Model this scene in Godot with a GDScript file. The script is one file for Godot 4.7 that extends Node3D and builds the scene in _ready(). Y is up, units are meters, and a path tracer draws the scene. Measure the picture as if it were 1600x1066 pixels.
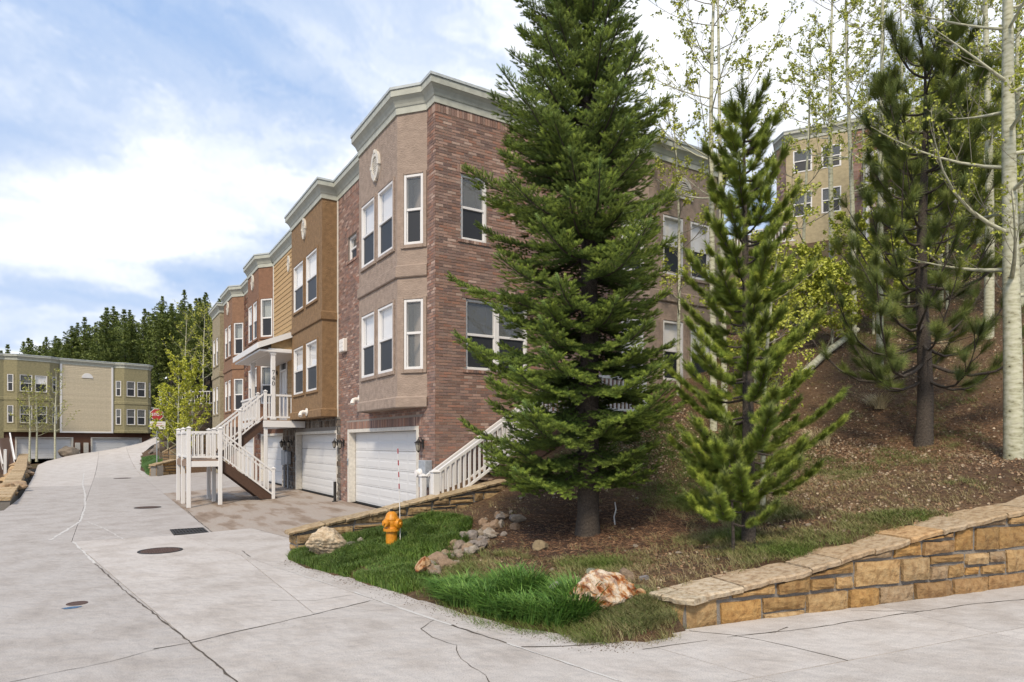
extends Node3D

const TH := 0.558774
const EYE := 1.8
const TX := [0.215,0.2,0.1875,0.18,0.1725,0.1675,0.1475,0.145,0.235,0.265,0.285,0.35,0.425,0.5,0.56,0.7,0.9,0.3575,0.22,0.26,0.3,0.27,0.3925,0.7135,0.675,0.525,0.475,0.6,0.165,0.245,0.335,0.425,0.55,0.65,0.8,0.972,1.59,1.25,1.435,1.1,1.2,1.7,1,1,0.45,0.7,0.34,0.34,0.16,0.18,0.23,0.18,0.25,0.21,0.45,0.785,-0.025,-0.7,0.4,-0.6,-1.25,0,0.3,-0.25,-0.4,-0.3,-0.3,-1,-0.6,0,0,0,0,0,0.3,0.6,0.2,0.2,1,0,-1.5,2.25,2.25,10,0,-10,0,7.5,-7.5,2,-3,5]
const TU := [0.285,0.32,0.37,0.415,0.455,0.495,0.565,0.61,0.265,0.265,0.28,0.265,0.25,0.235,0.22,0.19,0.125,0.4485,0.54,0.46,0.4,0.335,0.309,0.35,0.256,0.35,0.475,0.5,0.595,0.595,0.595,0.595,0.6,0.6,0.6,0.395,1.13,0.75,0.575,0.525,0.2,0.3,1.5,2.25,2.6,3.1,1.5,2.2,2.325,2.5,2.6,2.9,3,3.3,3.5,6,6.5,6.9,4.8,5.4,5,4.2,4.2,3.8,3,2,1.4,2.5,0.75,0,0.5,1,1.75,2.5,0,0,1,1.75,-0.2,-1,0,0,1.75,0,-10,0,15,10,12.5,6,7,3]
const TW := [1.18594,-0.346202,1.06285,-1.15734,0.459163,-1.83007,-1.05346,5.07572,5.64694,-25.3183,23.3505,-1.05281,4.06373,-0.231305,0.586013,5.3099,1.66979,-5.82884,5.3747,0.521997,3.91799,-4.94589,-2.11028,-7.08481,1.27284,4.16945,-6.08765,-7.40117,-5.32766,1.07147,-5.34377,5.95402,7.17175,2.95698,1.08343,0.328065,0.304593,3.97801,-5.77686,-3.6683,4.952,2.80825,1.20008,-0.746176,10.7336,-1.25943,-0.119512,-4.32383,2.27403,-8.01451,-2.07749,-6.49208,3.94369,-1.35909,1.35399,-0.291574,1.20773,-0.829343,1.33555,-1.10749,0.528426,0.0947053,-2.59782,0.996757,0.698518,0.000555847,0.333688,-0.214969,0.484489,0.643938,-0.8012,1.98082,2.17342,4.65939,0.988928,-4.68588,-4.48958,-2.03431,-4.23243,0.686273,-0.188936,-0.445517,-0.16397,0.0249409,-0.00896902,0.0302403,-0.00740971,-0.0611741,0.00127543,0.190182,0.184523,0.0916288,-2.21695,2.40206,0.212797]

var M := {}
var rng := RandomNumberGenerator.new()

# ---------------------------------------------------------------- mesh builder
class MB:
	var v := PackedVector3Array()
	var n := PackedVector3Array()
	var c := PackedColorArray()
	var t := PackedInt32Array()
	func tri(a: Vector3, b: Vector3, d: Vector3, col := Color.WHITE) -> void:
		var nn := (b - a).cross(d - a).normalized()
		var k := v.size()
		v.append(a); v.append(b); v.append(d)
		n.append(nn); n.append(nn); n.append(nn)
		c.append(col); c.append(col); c.append(col)
		t.append(k); t.append(k + 2); t.append(k + 1)
	func quad(a: Vector3, b: Vector3, d: Vector3, e: Vector3, col := Color.WHITE) -> void:
		var nn := (d - a).cross(e - b).normalized()
		var k := v.size()
		v.append(a); v.append(b); v.append(d); v.append(e)
		for q in 4:
			n.append(nn); c.append(col)
		t.append(k); t.append(k + 2); t.append(k + 1)
		t.append(k); t.append(k + 3); t.append(k + 2)
	# quad whose normal is turned to face nrm
	func quadn(a: Vector3, b: Vector3, d: Vector3, e: Vector3, nrm: Vector3, col := Color.WHITE) -> void:
		if (d - a).cross(e - b).dot(nrm) >= 0.0:
			quad(a, b, d, e, col)
		else:
			quad(e, d, b, a, col)
	func trin(a: Vector3, b: Vector3, d: Vector3, nrm: Vector3, col := Color.WHITE) -> void:
		if (b - a).cross(d - a).dot(nrm) >= 0.0:
			tri(a, b, d, col)
		else:
			tri(a, d, b, col)
	# eight corners: 0-3 lower ring, 4-7 upper ring
	func hexa(p: Array, col := Color.WHITE, open_faces := []) -> void:
		var m := Vector3.ZERO
		for q in p: m += q
		m /= 8.0
		var fs := [[0, 1, 2, 3], [4, 5, 6, 7], [0, 1, 5, 4], [1, 2, 6, 5], [2, 3, 7, 6], [3, 0, 4, 7]]
		for k in 6:
			if k in open_faces: continue
			var f: Array = fs[k]
			var a: Vector3 = p[f[0]]; var b: Vector3 = p[f[1]]; var d: Vector3 = p[f[2]]; var e: Vector3 = p[f[3]]
			quadn(a, b, d, e, (a + b + d + e) * 0.25 - m, col)
	# box by frame: o origin, three axes, ranges; bevel cuts every edge
	func fbox(f: Array, a0: float, a1: float, y0: float, y1: float, d0: float, d1: float, col := Color.WHITE, bev := 0.0) -> void:
		var o: Vector3 = f[0]; var ax: Vector3 = f[1]; var nx: Vector3 = f[2]
		var up := Vector3.UP
		if bev <= 0.0:
			var p := []
			for yy in [y0, y1]:
				p.append(o + ax * a0 + up * yy + nx * d0); p.append(o + ax * a1 + up * yy + nx * d0)
				p.append(o + ax * a1 + up * yy + nx * d1); p.append(o + ax * a0 + up * yy + nx * d1)
			hexa(p, col)
			return
		var lo := [a0, y0, d0]; var hi := [a1, y1, d1]
		var axes := [ax, up, nx]
		var mid := [(a0 + a1) / 2, (y0 + y1) / 2, (d0 + d1) / 2]
		var pt := func(x: float, y: float, z: float) -> Vector3: return o + ax * x + up * y + nx * z
		var ctr: Vector3 = o + ax * mid[0] + up * mid[1] + nx * mid[2]
		# corner points: for each corner three points, one per face
		var cp := {}
		for i in 2:
			for j in 2:
				for k in 2:
					var e := [hi[0] if i else lo[0], hi[1] if j else lo[1], hi[2] if k else lo[2]]
					var s := [-1.0 if i else 1.0, -1.0 if j else 1.0, -1.0 if k else 1.0]
					for fce in 3:
						var q := [e[0], e[1], e[2]]
						for w in 3:
							if w != fce: q[w] += s[w] * bev
						cp[[i, j, k, fce]] = o + ax * q[0] + up * q[1] + nx * q[2]
		for fce in 3:
			for side in 2:
				var q := []
				for uv in [[0, 0], [1, 0], [1, 1], [0, 1]]:
					var id := [0, 0, 0]
					id[fce] = side; id[(fce + 1) % 3] = uv[0]; id[(fce + 2) % 3] = uv[1]
					q.append(cp[[id[0], id[1], id[2], fce]])
				quadn(q[0], q[1], q[2], q[3], (q[0] + q[2]) * 0.5 - ctr, col)
		for w in 3:  # edges along axis w
			var f1 := (w + 1) % 3; var f2 := (w + 2) % 3
			for s1 in 2:
				for s2 in 2:
					var ia := [0, 0, 0]; var ib := [0, 0, 0]
					ia[w] = 0; ib[w] = 1
					ia[f1] = s1; ib[f1] = s1; ia[f2] = s2; ib[f2] = s2
					var a: Vector3 = cp[[ia[0], ia[1], ia[2], f1]]; var b: Vector3 = cp[[ib[0], ib[1], ib[2], f1]]
					var d: Vector3 = cp[[ib[0], ib[1], ib[2], f2]]; var e: Vector3 = cp[[ia[0], ia[1], ia[2], f2]]
					quadn(a, b, d, e, (a + d) * 0.5 - ctr, col)
		for i in 2:
			for j in 2:
				for k in 2:
					var a: Vector3 = cp[[i, j, k, 0]]; var b: Vector3 = cp[[i, j, k, 1]]; var d: Vector3 = cp[[i, j, k, 2]]
					trin(a, b, d, a - ctr, col)
	func tube(path: Array, rad: Array, sides := 8, col := Color.WHITE, cap := true) -> void:
		var base := v.size()
		var s := Vector3.ZERO
		for i in path.size():
			var d: Vector3 = (path[mini(i + 1, path.size() - 1)] - path[maxi(i - 1, 0)]).normalized()
			if i == 0: s = d.cross(Vector3(0.31, 0.2, 0.93) if absf(d.dot(Vector3(0.31, 0.2, 0.93))) < 0.9 else Vector3(0.9, 0.1, -0.4)).normalized()
			s = (s - d * s.dot(d)).normalized()
			var w := d.cross(s)
			for k in sides:
				var an := TAU * k / sides
				var o := s * cos(an) + w * sin(an)
				v.append(path[i] + o * rad[i]); n.append(o); c.append(col)
		for i in path.size() - 1:
			for k in sides:
				var a := base + i * sides + k
				var b := base + i * sides + (k + 1) % sides
				t.append(a); t.append(a + sides); t.append(b)
				t.append(b); t.append(a + sides); t.append(b + sides)
		if cap:
			for e in 2:
				var ring := base + (path.size() - 1) * sides * e
				var ctr: Vector3 = path[0] if e == 0 else path[path.size() - 1]
				var nn: Vector3 = (path[0] - path[1]).normalized() if e == 0 else (path[path.size() - 1] - path[path.size() - 2]).normalized()
				for k in sides:
					trin(ctr, v[ring + k], v[ring + (k + 1) % sides], nn, col)
	# lathe about +Y at o; prof: array of Vector2(radius, y)
	func lathe(o: Vector3, prof: Array, sides := 20, col := Color.WHITE, basis := Basis()) -> void:
		for i in prof.size() - 1:
			var p: Vector2 = prof[i]; var q: Vector2 = prof[i + 1]
			var sl := Vector2(q.y - p.y, p.x - q.x).normalized()
			for k in sides:
				var a0 := TAU * k / sides; var a1 := TAU * (k + 1) / sides
				var kk := v.size()
				for e in [[p, a0], [p, a1], [q, a1], [q, a0]]:
					v.append(o + basis * Vector3(e[0].x * cos(e[1]), e[0].y, e[0].x * sin(e[1])))
					n.append(basis * Vector3(sl.x * cos(e[1]), sl.y, sl.x * sin(e[1])))
					c.append(col)
				t.append(kk); t.append(kk + 1); t.append(kk + 2); t.append(kk); t.append(kk + 2); t.append(kk + 3)
	func mesh() -> ArrayMesh:
		var arr := []
		arr.resize(Mesh.ARRAY_MAX)
		arr[Mesh.ARRAY_VERTEX] = v; arr[Mesh.ARRAY_NORMAL] = n; arr[Mesh.ARRAY_COLOR] = c; arr[Mesh.ARRAY_INDEX] = t
		var m := ArrayMesh.new()
		m.add_surface_from_arrays(Mesh.PRIMITIVE_TRIANGLES, arr)
		return m

func P(x: float, y: float, u: float) -> Vector3: return Vector3(x, y, -u)

# ---------------------------------------------------------------- nodes
var used := {}
func numbered(called: String) -> String:
	used[called] = used.get(called, -1) + 1
	return called if used[called] == 0 else "%s_%03d" % [called, used[called]]

func thing(called: String, label: String, category: String, at := Vector3.ZERO, group := "") -> Node3D:
	var o := Node3D.new()
	o.name = numbered(called)
	add_child(o)
	o.position = at
	o.set_meta("label", label); o.set_meta("category", category)
	if group: o.set_meta("group", group)
	return o

# a mesh in world coordinates under a thing (or its part)
func part(parent: Node3D, called: String, m, mat: Material) -> MeshInstance3D:
	var o := MeshInstance3D.new()
	o.name = called
	o.mesh = m.mesh() if m is MB else m
	o.material_override = mat
	parent.add_child(o, true)
	if parent.get_parent() == self: o.position = -parent.position
	return o

func group_part(parent: Node3D, called: String) -> Node3D:
	var o := Node3D.new()
	o.name = called
	parent.add_child(o, true)
	if parent.get_parent() == self: o.position = -parent.position
	return o

func struct(called: String, m, mat: Material) -> MeshInstance3D:
	var o := MeshInstance3D.new()
	o.name = numbered(called)
	o.mesh = m.mesh() if m is MB else m
	o.material_override = mat
	o.set_meta("kind", "structure")
	add_child(o)
	return o

func multi(parent: Node3D, called: String, mesh: Mesh, mat: Material, xf: Array, cols: Array) -> MultiMeshInstance3D:
	var mm := MultiMesh.new()
	mm.transform_format = MultiMesh.TRANSFORM_3D
	mm.use_colors = true
	mm.mesh = mesh
	mm.instance_count = xf.size()
	for i in xf.size():
		mm.set_instance_transform(i, xf[i])
		mm.set_instance_color(i, cols[i])
	var o := MultiMeshInstance3D.new()
	o.name = called
	o.multimesh = mm
	o.material_override = mat
	o.set_meta("kind", "stuff")
	parent.add_child(o, true)
	return o

# ---------------------------------------------------------------- materials
func noise_tex(freq: float, lo: Color, hi: Color, sz := 512, oct := 5, sd := 1, ridged := false, mid = null, normal := false, bump := 4.0) -> NoiseTexture2D:
	var f := FastNoiseLite.new()
	f.seed = sd
	f.noise_type = FastNoiseLite.TYPE_SIMPLEX_SMOOTH
	f.frequency = freq
	f.fractal_octaves = oct
	f.fractal_gain = 0.55
	if ridged: f.fractal_type = FastNoiseLite.FRACTAL_RIDGED
	var t := NoiseTexture2D.new()
	t.width = sz; t.height = sz
	t.seamless = true
	t.noise = f
	if normal:
		t.as_normal_map = true
		t.bump_strength = bump
	else:
		var g := Gradient.new()
		g.set_color(0, lo); g.set_color(1, hi)
		if mid != null:
			for e in mid: g.add_point(e[0], e[1])
		t.color_ramp = g
	return t

func mat(called: String, col: Color, rough := 0.85, tex: Texture2D = null, scale := 1.0, nrm: Texture2D = null, nscale := 1.0, vc := false) -> StandardMaterial3D:
	var m := StandardMaterial3D.new()
	m.resource_name = called
	m.albedo_color = col.linear_to_srgb()
	m.roughness = rough
	m.vertex_color_use_as_albedo = vc
	if tex: m.albedo_texture = tex
	if nrm:
		m.normal_enabled = true
		m.normal_texture = nrm
		m.normal_scale = nscale
	if tex or nrm:
		m.uv1_triplanar = true
		m.uv1_world_triplanar = true
		m.uv1_scale = Vector3.ONE * scale
	M[called] = m
	return m

func grey(x: float) -> Color: return Color(x, x, x)

func with_detail(m: StandardMaterial3D, tex: Texture2D, scale: float) -> void:
	m.detail_enabled = true
	m.detail_blend_mode = BaseMaterial3D.BLEND_MODE_MUL
	m.detail_uv_layer = BaseMaterial3D.DETAIL_UV_2
	m.detail_albedo = tex
	m.uv2_triplanar = true
	m.uv2_world_triplanar = true
	m.uv2_scale = Vector3.ONE * scale

func make_materials() -> void:
	var fine := noise_tex(0.05, grey(0.72), grey(1.0), 512, 5, 3)
	var coarse := noise_tex(0.012, grey(0.7), grey(1.0), 512, 5, 8)
	var soft := noise_tex(0.02, grey(0.86), grey(1.0), 512, 4, 5)
	var bumpy := noise_tex(0.09, grey(0), grey(1), 512, 4, 11, false, null, true, 6.0)
	var rough_n := noise_tex(0.03, grey(0), grey(1), 512, 6, 12, false, null, true, 10.0)
	# concrete: broad pours and stains over a fine grain
	var stain := noise_tex(0.011, Color(0.88, 0.865, 0.85), Color(1, 1, 1), 1024, 7, 21, false, [[0.38, Color(0.945, 0.935, 0.925)], [0.55, Color(0.975, 0.97, 0.965)]])
	var grain := noise_tex(0.11, grey(0.76), grey(1.0), 512, 4, 22, false, [[0.4, grey(0.93)]])
	var con := mat("concrete", Color(0.575, 0.55, 0.53), 0.92, stain, 0.09, bumpy, 0.15, true)
	with_detail(con, grain, 0.9)
	# the garage apron carries brown drag marks that run along the row
	var drag := noise_tex(0.02, Color(0.70, 0.63, 0.56), Color(1, 1, 1), 512, 6, 24, false, [[0.36, Color(0.86, 0.81, 0.76)], [0.5, Color(0.97, 0.955, 0.94)]])
	var apr := mat("apron", Color(0.575, 0.55, 0.53), 0.92, drag, 0.1, bumpy, 0.15, true)
	apr.uv1_scale = Vector3(0.16, 0.1, 0.035)
	with_detail(apr, grain, 0.9)
	mat("base_gravel", Color(0.2, 0.18, 0.16), 0.95, fine, 0.7)
	mat("crack_dark", Color(0.10, 0.085, 0.07), 0.95, fine, 2.0)
	mat("caulk", Color(0.72, 0.71, 0.69), 0.8, fine, 3.0)
	# walls
	mat("stucco", Color(1, 1, 1), 0.95, noise_tex(0.02, grey(0.82), grey(1.0), 512, 5, 31), 0.45, bumpy, 0.55, true)
	with_detail(M.stucco, noise_tex(0.16, grey(0.78), grey(1.0), 512, 3, 32), 1.2)
	mat("brick", Color(1, 1, 1), 0.93, fine, 2.5, bumpy, 0.5, true)
	mat("mortar", Color(0.40, 0.35, 0.31), 0.95, fine, 1.5, bumpy, 0.4)
	mat("siding", Color(1, 1, 1), 0.8, soft, 0.6, null, 1.0, true)
	mat("white_paint", Color(0.68, 0.68, 0.675), 0.45)
	mat("cream_paint", Color(0.70, 0.67, 0.60), 0.55, soft, 0.7)
	mat("door_white", Color(0.62, 0.635, 0.65), 0.4)
	mat("cornice", Color(0.47, 0.49, 0.43), 0.6, soft, 0.4)
	mat("metal_cap", Color(0.52, 0.57, 0.58), 0.45, soft, 0.5)
	mat("roofing", Color(0.25, 0.25, 0.25), 0.9, fine, 1.0)
	mat("back_wall", Color(0.4, 0.33, 0.26), 0.95, fine, 1.0)
	mat("dark_wood", Color(0.085, 0.045, 0.027), 0.6, soft, 1.2)
	mat("deck_wood", Color(0.30, 0.21, 0.15), 0.8, soft, 1.5)
	mat("black_metal", Color(0.018, 0.017, 0.016), 0.45)
	mat("grey_metal", Color(0.36, 0.40, 0.45), 0.45, soft, 1.0)
	mat("pale_plastic", Color(0.72, 0.70, 0.66), 0.45)
	mat("lamp_glass", Color(0.35, 0.33, 0.28), 0.2)
	mat("rubber", Color(0.02, 0.02, 0.02), 0.8)
	mat("vinyl", Color(0.68, 0.68, 0.68), 0.4)
	mat("room_dark", Color(0.05, 0.05, 0.052), 0.9)
	mat("blind_white", Color(0.72, 0.71, 0.70), 0.7)
	mat("curtain", Color(0.30, 0.33, 0.32), 0.9)
	mat("screen", Color(0.018, 0.021, 0.026), 0.5)
	var gl := mat("glass", Color(0.82, 0.88, 0.9), 0.02)
	gl.albedo_color.a = 0.12
	gl.transparency = BaseMaterial3D.TRANSPARENCY_ALPHA
	gl.metallic_specular = 0.85
	# stone
	mat("sandstone", Color(1, 1, 1), 0.93, noise_tex(0.02, Color(0.66, 0.58, 0.5), Color(1, 1, 1), 512, 6, 41, false, [[0.45, Color(0.92, 0.88, 0.82)]]), 0.8, rough_n, 0.7, true)
	with_detail(M.sandstone, noise_tex(0.07, grey(0.7), grey(1.0), 512, 5, 42, false, [[0.45, grey(0.94)]]), 1.6)
	mat("stone_mortar", Color(0.29, 0.27, 0.245), 0.95, fine, 1.5, bumpy, 0.6)
	mat("pitted_rock", Color(1, 1, 1), 0.95, noise_tex(0.022, Color(0.30, 0.14, 0.05), Color(1, 1, 1), 512, 6, 43, false, [[0.36, Color(0.62, 0.33, 0.11)], [0.46, Color(0.85, 0.66, 0.45)], [0.56, Color(0.97, 0.93, 0.88)]]), 0.55, rough_n, 1.0, true)
	with_detail(M.pitted_rock, noise_tex(0.06, grey(0.5), grey(1.0), 512, 5, 44, false, [[0.42, grey(0.9)]]), 1.5)
	mat("grey_rock", Color(1, 1, 1), 0.95, coarse, 2.0, rough_n, 1.0, true)
	with_detail(M.grey_rock, fine, 3.0)
	# soil
	mat("soil", Color(1, 1, 1), 0.98, noise_tex(0.03, Color(0.50, 0.42, 0.36), Color(1, 1, 1), 1024, 7, 51, false, [[0.45, Color(0.74, 0.66, 0.58)]]), 0.35, rough_n, 0.9, true)
	with_detail(M.soil, noise_tex(0.11, Color(0.45, 0.40, 0.36), Color(1, 1, 1), 512, 5, 52, false, [[0.5, Color(0.82, 0.78, 0.74)]]), 1.1)
	# plants
	for e in [["needle", 0.75, Color(0.12, 0.2, 0.04)], ["leaf", 0.6, Color(0.35, 0.42, 0.08)], ["grass", 0.65, Color(0.12, 0.22, 0.04)]]:
		var pm := mat(e[0], Color(1, 1, 1), e[1])
		pm.vertex_color_use_as_albedo = true
		pm.cull_mode = BaseMaterial3D.CULL_DISABLED
		if e[0] != "needle":
			pm.backlight_enabled = true
			pm.backlight = e[2]
	var lit := mat("litter", Color(1, 1, 1), 0.9)
	lit.vertex_color_use_as_albedo = true
	lit.cull_mode = BaseMaterial3D.CULL_DISABLED
	mat("bark", Color(0.17, 0.14, 0.115), 0.95, noise_tex(0.05, grey(0.35), grey(1.0), 512, 6, 61), 1.6, rough_n, 1.4)
	M.bark.uv1_scale = Vector3(3.2, 0.9, 3.2)
	mat("twig_bark", Color(0.12, 0.095, 0.075), 0.95)
	mat("aspen_twig", Color(0.34, 0.32, 0.25), 0.9, fine, 1.5)
	var asp := mat("aspen_bark", Color(0.60, 0.595, 0.50), 0.85, noise_tex(0.018, grey(0.03), grey(1.0), 512, 5, 63, false, [[0.17, Color(0.08, 0.07, 0.06)], [0.215, Color(0.66, 0.65, 0.57)], [0.5, Color(0.88, 0.89, 0.83)]]), 1.0, bumpy, 0.4)
	asp.uv1_scale = Vector3(0.55, 1.3, 0.55)
	mat("hydrant_paint", Color(0.74, 0.33, 0.025), 0.38, noise_tex(0.03, Color(0.78, 0.7, 0.6), Color(1, 1, 1), 256, 5, 71), 2.5)
	mat("cast_iron", Color(0.11, 0.065, 0.05), 0.8, fine, 4.0)
	mat("black_iron", Color(0.03, 0.028, 0.026), 0.7, fine, 4.0)
	mat("red_sign", Color(0.42, 0.03, 0.035), 0.45, soft, 2.0)
	mat("red_mark", Color(0.35, 0.05, 0.06), 0.6)
	mat("blue_paint", Color(0.10, 0.24, 0.45), 0.8, noise_tex(0.06, grey(0.45), grey(1.0), 256, 5, 72), 3.0)

# ---------------------------------------------------------------- sky
func sky_image() -> ImageTexture:
	var w := 2048; var h := 1024
	var im := Image.create(w, h, false, Image.FORMAT_RGBF)
	im.fill(Color(0.30, 0.29, 0.27))
	var f := FastNoiseLite.new()
	f.seed = 14
	f.frequency = 0.42
	f.fractal_octaves = 6
	f.fractal_gain = 0.52
	f.noise_type = FastNoiseLite.TYPE_SIMPLEX_SMOOTH
	f.domain_warp_enabled = true
	f.domain_warp_amplitude = 0.55
	f.domain_warp_frequency = 0.55
	var g := FastNoiseLite.new()
	g.seed = 77
	g.frequency = 0.16
	g.fractal_octaves = 3
	var rays := []
	# places where the photograph's cloud deck opens or thickens
	for e in [[490, 225, 0.14, -0.62], [330, 170, 0.12, -0.42], [640, 190, 0.10, -0.2], [90, 125, 0.12, -0.3], [420, 270, 0.08, -0.45], [400, 400, 0.10, -0.3], [150, 330, 0.2, 0.4], [60, 420, 0.2, 0.35], [330, 70, 0.2, 0.1], [300, 400, 0.12, 0.2]]:
		var r: float = (e[0] - 800.0) / 1030.0; var y: float = -(e[1] - 692.0) / 1030.0
		rays.append([Vector3(cos(TH) * r + sin(TH), y, -(-sin(TH) * r + cos(TH))).normalized(), e[2], e[3]])
	for j in h / 2 + 6:
		var el := (0.5 - (j + 0.5) / h) * PI
		var ce := cos(el); var se := sin(el)
		for i in w:
			var az := ((i + 0.5) / w - 0.5) * TAU
			var d := Vector3(sin(az) * ce, se, -cos(az) * ce)
			var k := 1.0 / (maxf(se, 0.0) + 0.22)
			var q := Vector3(d.x * k * 1.15 + d.z * k * 0.25, d.z * k * 1.6, 0.3)
			var nz := f.get_noise_3dv(q * 1.6) + 0.55 * g.get_noise_3dv(q * 2.0)
			var b := 0.2
			if d.z < 0.3:
				for e in rays:
					var cd: float = d.dot(e[0])
					if cd > 0.8:
						b += e[2] * exp(-(1.0 - cd) * 2.0 / (e[1] * e[1]))
			b += 0.35 * exp(-maxf(se, 0.0) * 7.0)
			var cov := smoothstep(-0.42, 0.40, nz + b)
			var thick := smoothstep(0.1, 0.75, nz + b)
			var blue := Color(0.082, 0.165, 0.325).lerp(Color(0.20, 0.275, 0.39), exp(-maxf(se, 0.0) * 3.2))
			var cl := Color(0.275, 0.32, 0.40).lerp(Color(0.50, 0.505, 0.515), thick)
			var o := blue.lerp(cl, cov)
			im.set_pixel(i, j, o)
	return ImageTexture.create_from_image(im)

# ---------------------------------------------------------------- shared pieces of building
func fr_front(x: float) -> Array: return [Vector3(x, 0, 0), Vector3(0, 0, -1), Vector3(-1, 0, 0)]
func fr_side(u: float) -> Array: return [Vector3(0, 0, -u), Vector3(1, 0, 0), Vector3(0, 0, 1)]
# segment of a plan path; outward lies to the left of the way it runs in (x, u)
func fr_seg(p: Vector2, q: Vector2) -> Array:
	var d := (q - p).normalized()
	return [Vector3(p.x, 0, -p.y), Vector3(d.x, 0, -d.y), Vector3(-d.y, 0, -d.x)]
func fp(f: Array, a: float, y: float, d: float) -> Vector3: return f[0] + f[1] * a + Vector3(0, y, 0) + f[2] * d

func sheet(b: MB, f: Array, a0: float, a1: float, y0: float, y1: float, holes: Array, reveal: float, col: Color) -> void:
	var xs := [a0, a1]; var ys := [y0, y1]
	for h in holes:
		for k in 2:
			if h[k] > a0 and h[k] < a1: xs.append(h[k])
			if h[k + 2] > y0 and h[k + 2] < y1: ys.append(h[k + 2])
	xs.sort(); ys.sort()
	for i in xs.size() - 1:
		for j in ys.size() - 1:
			var ca: float = (xs[i] + xs[i + 1]) / 2; var cy: float = (ys[j] + ys[j + 1]) / 2
			if xs[i + 1] - xs[i] < 0.0005 or ys[j + 1] - ys[j] < 0.0005: continue
			var inside := false
			for h in holes:
				if ca > h[0] and ca < h[1] and cy > h[2] and cy < h[3]: inside = true
			if not inside:
				b.quadn(fp(f, xs[i], ys[j], 0), fp(f, xs[i + 1], ys[j], 0), fp(f, xs[i + 1], ys[j + 1], 0), fp(f, xs[i], ys[j + 1], 0), f[2], col)
	for h in holes:
		var r := -reveal
		b.quadn(fp(f, h[0], h[2], 0), fp(f, h[0], h[3], 0), fp(f, h[0], h[3], r), fp(f, h[0], h[2], r), f[1], col)
		b.quadn(fp(f, h[1], h[2], 0), fp(f, h[1], h[3], 0), fp(f, h[1], h[3], r), fp(f, h[1], h[2], r), -f[1], col)
		b.quadn(fp(f, h[0], h[3], 0), fp(f, h[1], h[3], 0), fp(f, h[1], h[3], r), fp(f, h[0], h[3], r), Vector3.DOWN, col)
		b.quadn(fp(f, h[0], h[2], 0), fp(f, h[1], h[2], 0), fp(f, h[1], h[2], r), fp(f, h[0], h[2], r), Vector3.UP, col)

func sweep(b: MB, path: Array, prof: Array, col := Color.WHITE) -> void:
	var offs := []
	for i in path.size():
		var n0 := Vector2.ZERO; var n1 := Vector2.ZERO
		if i > 0:
			var d: Vector2 = (path[i] - path[i - 1]).normalized(); n0 = Vector2(-d.y, d.x)
		if i < path.size() - 1:
			var d: Vector2 = (path[i + 1] - path[i]).normalized(); n1 = Vector2(-d.y, d.x)
		if i == 0: n0 = n1
		if i == path.size() - 1: n1 = n0
		var m := (n0 + n1).normalized()
		offs.append(m / maxf(0.35, m.dot(n0)))
	for i in path.size() - 1:
		for k in prof.size() - 1:
			var q := []
			for e in [[i, k], [i + 1, k], [i + 1, k + 1], [i, k + 1]]:
				var pt: Vector2 = path[e[0]] + offs[e[0]] * prof[e[1]].x
				q.append(P(pt.x, prof[e[1]].y, pt.y))
			var dd: Vector2 = (path[i + 1] - path[i]).normalized()
			var tg: Vector2 = prof[k + 1] - prof[k]
			b.quadn(q[0], q[1], q[2], q[3], P(-dd.y * tg.y, -tg.x, dd.x * tg.y), col)
	for e in 2:
		var i: int = 0 if e == 0 else path.size() - 1
		var ring := []
		for p in prof:
			var pt: Vector2 = path[i] + offs[i] * p.x
			ring.append(P(pt.x, p.y, pt.y))
		var d: Vector2 = path[1] - path[0] if e == 0 else path[i - 1] - path[i]
		for k in range(1, ring.size() - 1):
			b.trin(ring[0], ring[k], ring[k + 1], P(-d.x, 0, -d.y), col)

const CORN := [[0.0, 9.46], [0.035, 9.46], [0.035, 9.60], [0.055, 9.62], [0.075, 9.67], [0.115, 9.74], [0.17, 9.80], [0.19, 9.81], [0.19, 9.955], [0.0, 9.957]]
func cornice(parent: Node3D, path: Array, dy := 0.0) -> void:
	var b := MB.new()
	var pr := []
	for e in CORN: pr.append(Vector2(e[0], e[1] + dy))
	sweep(b, path, pr)
	var o := part(parent, "cornice", b, M.cornice)
	var k := MB.new()
	sweep(k, path, [Vector2(-0.25, 9.96 + dy), Vector2(0.215, 9.96 + dy), Vector2(0.215, 10.02 + dy), Vector2(-0.25, 10.035 + dy)])
	part(o, "metal_cap", k, M.metal_cap)

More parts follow.
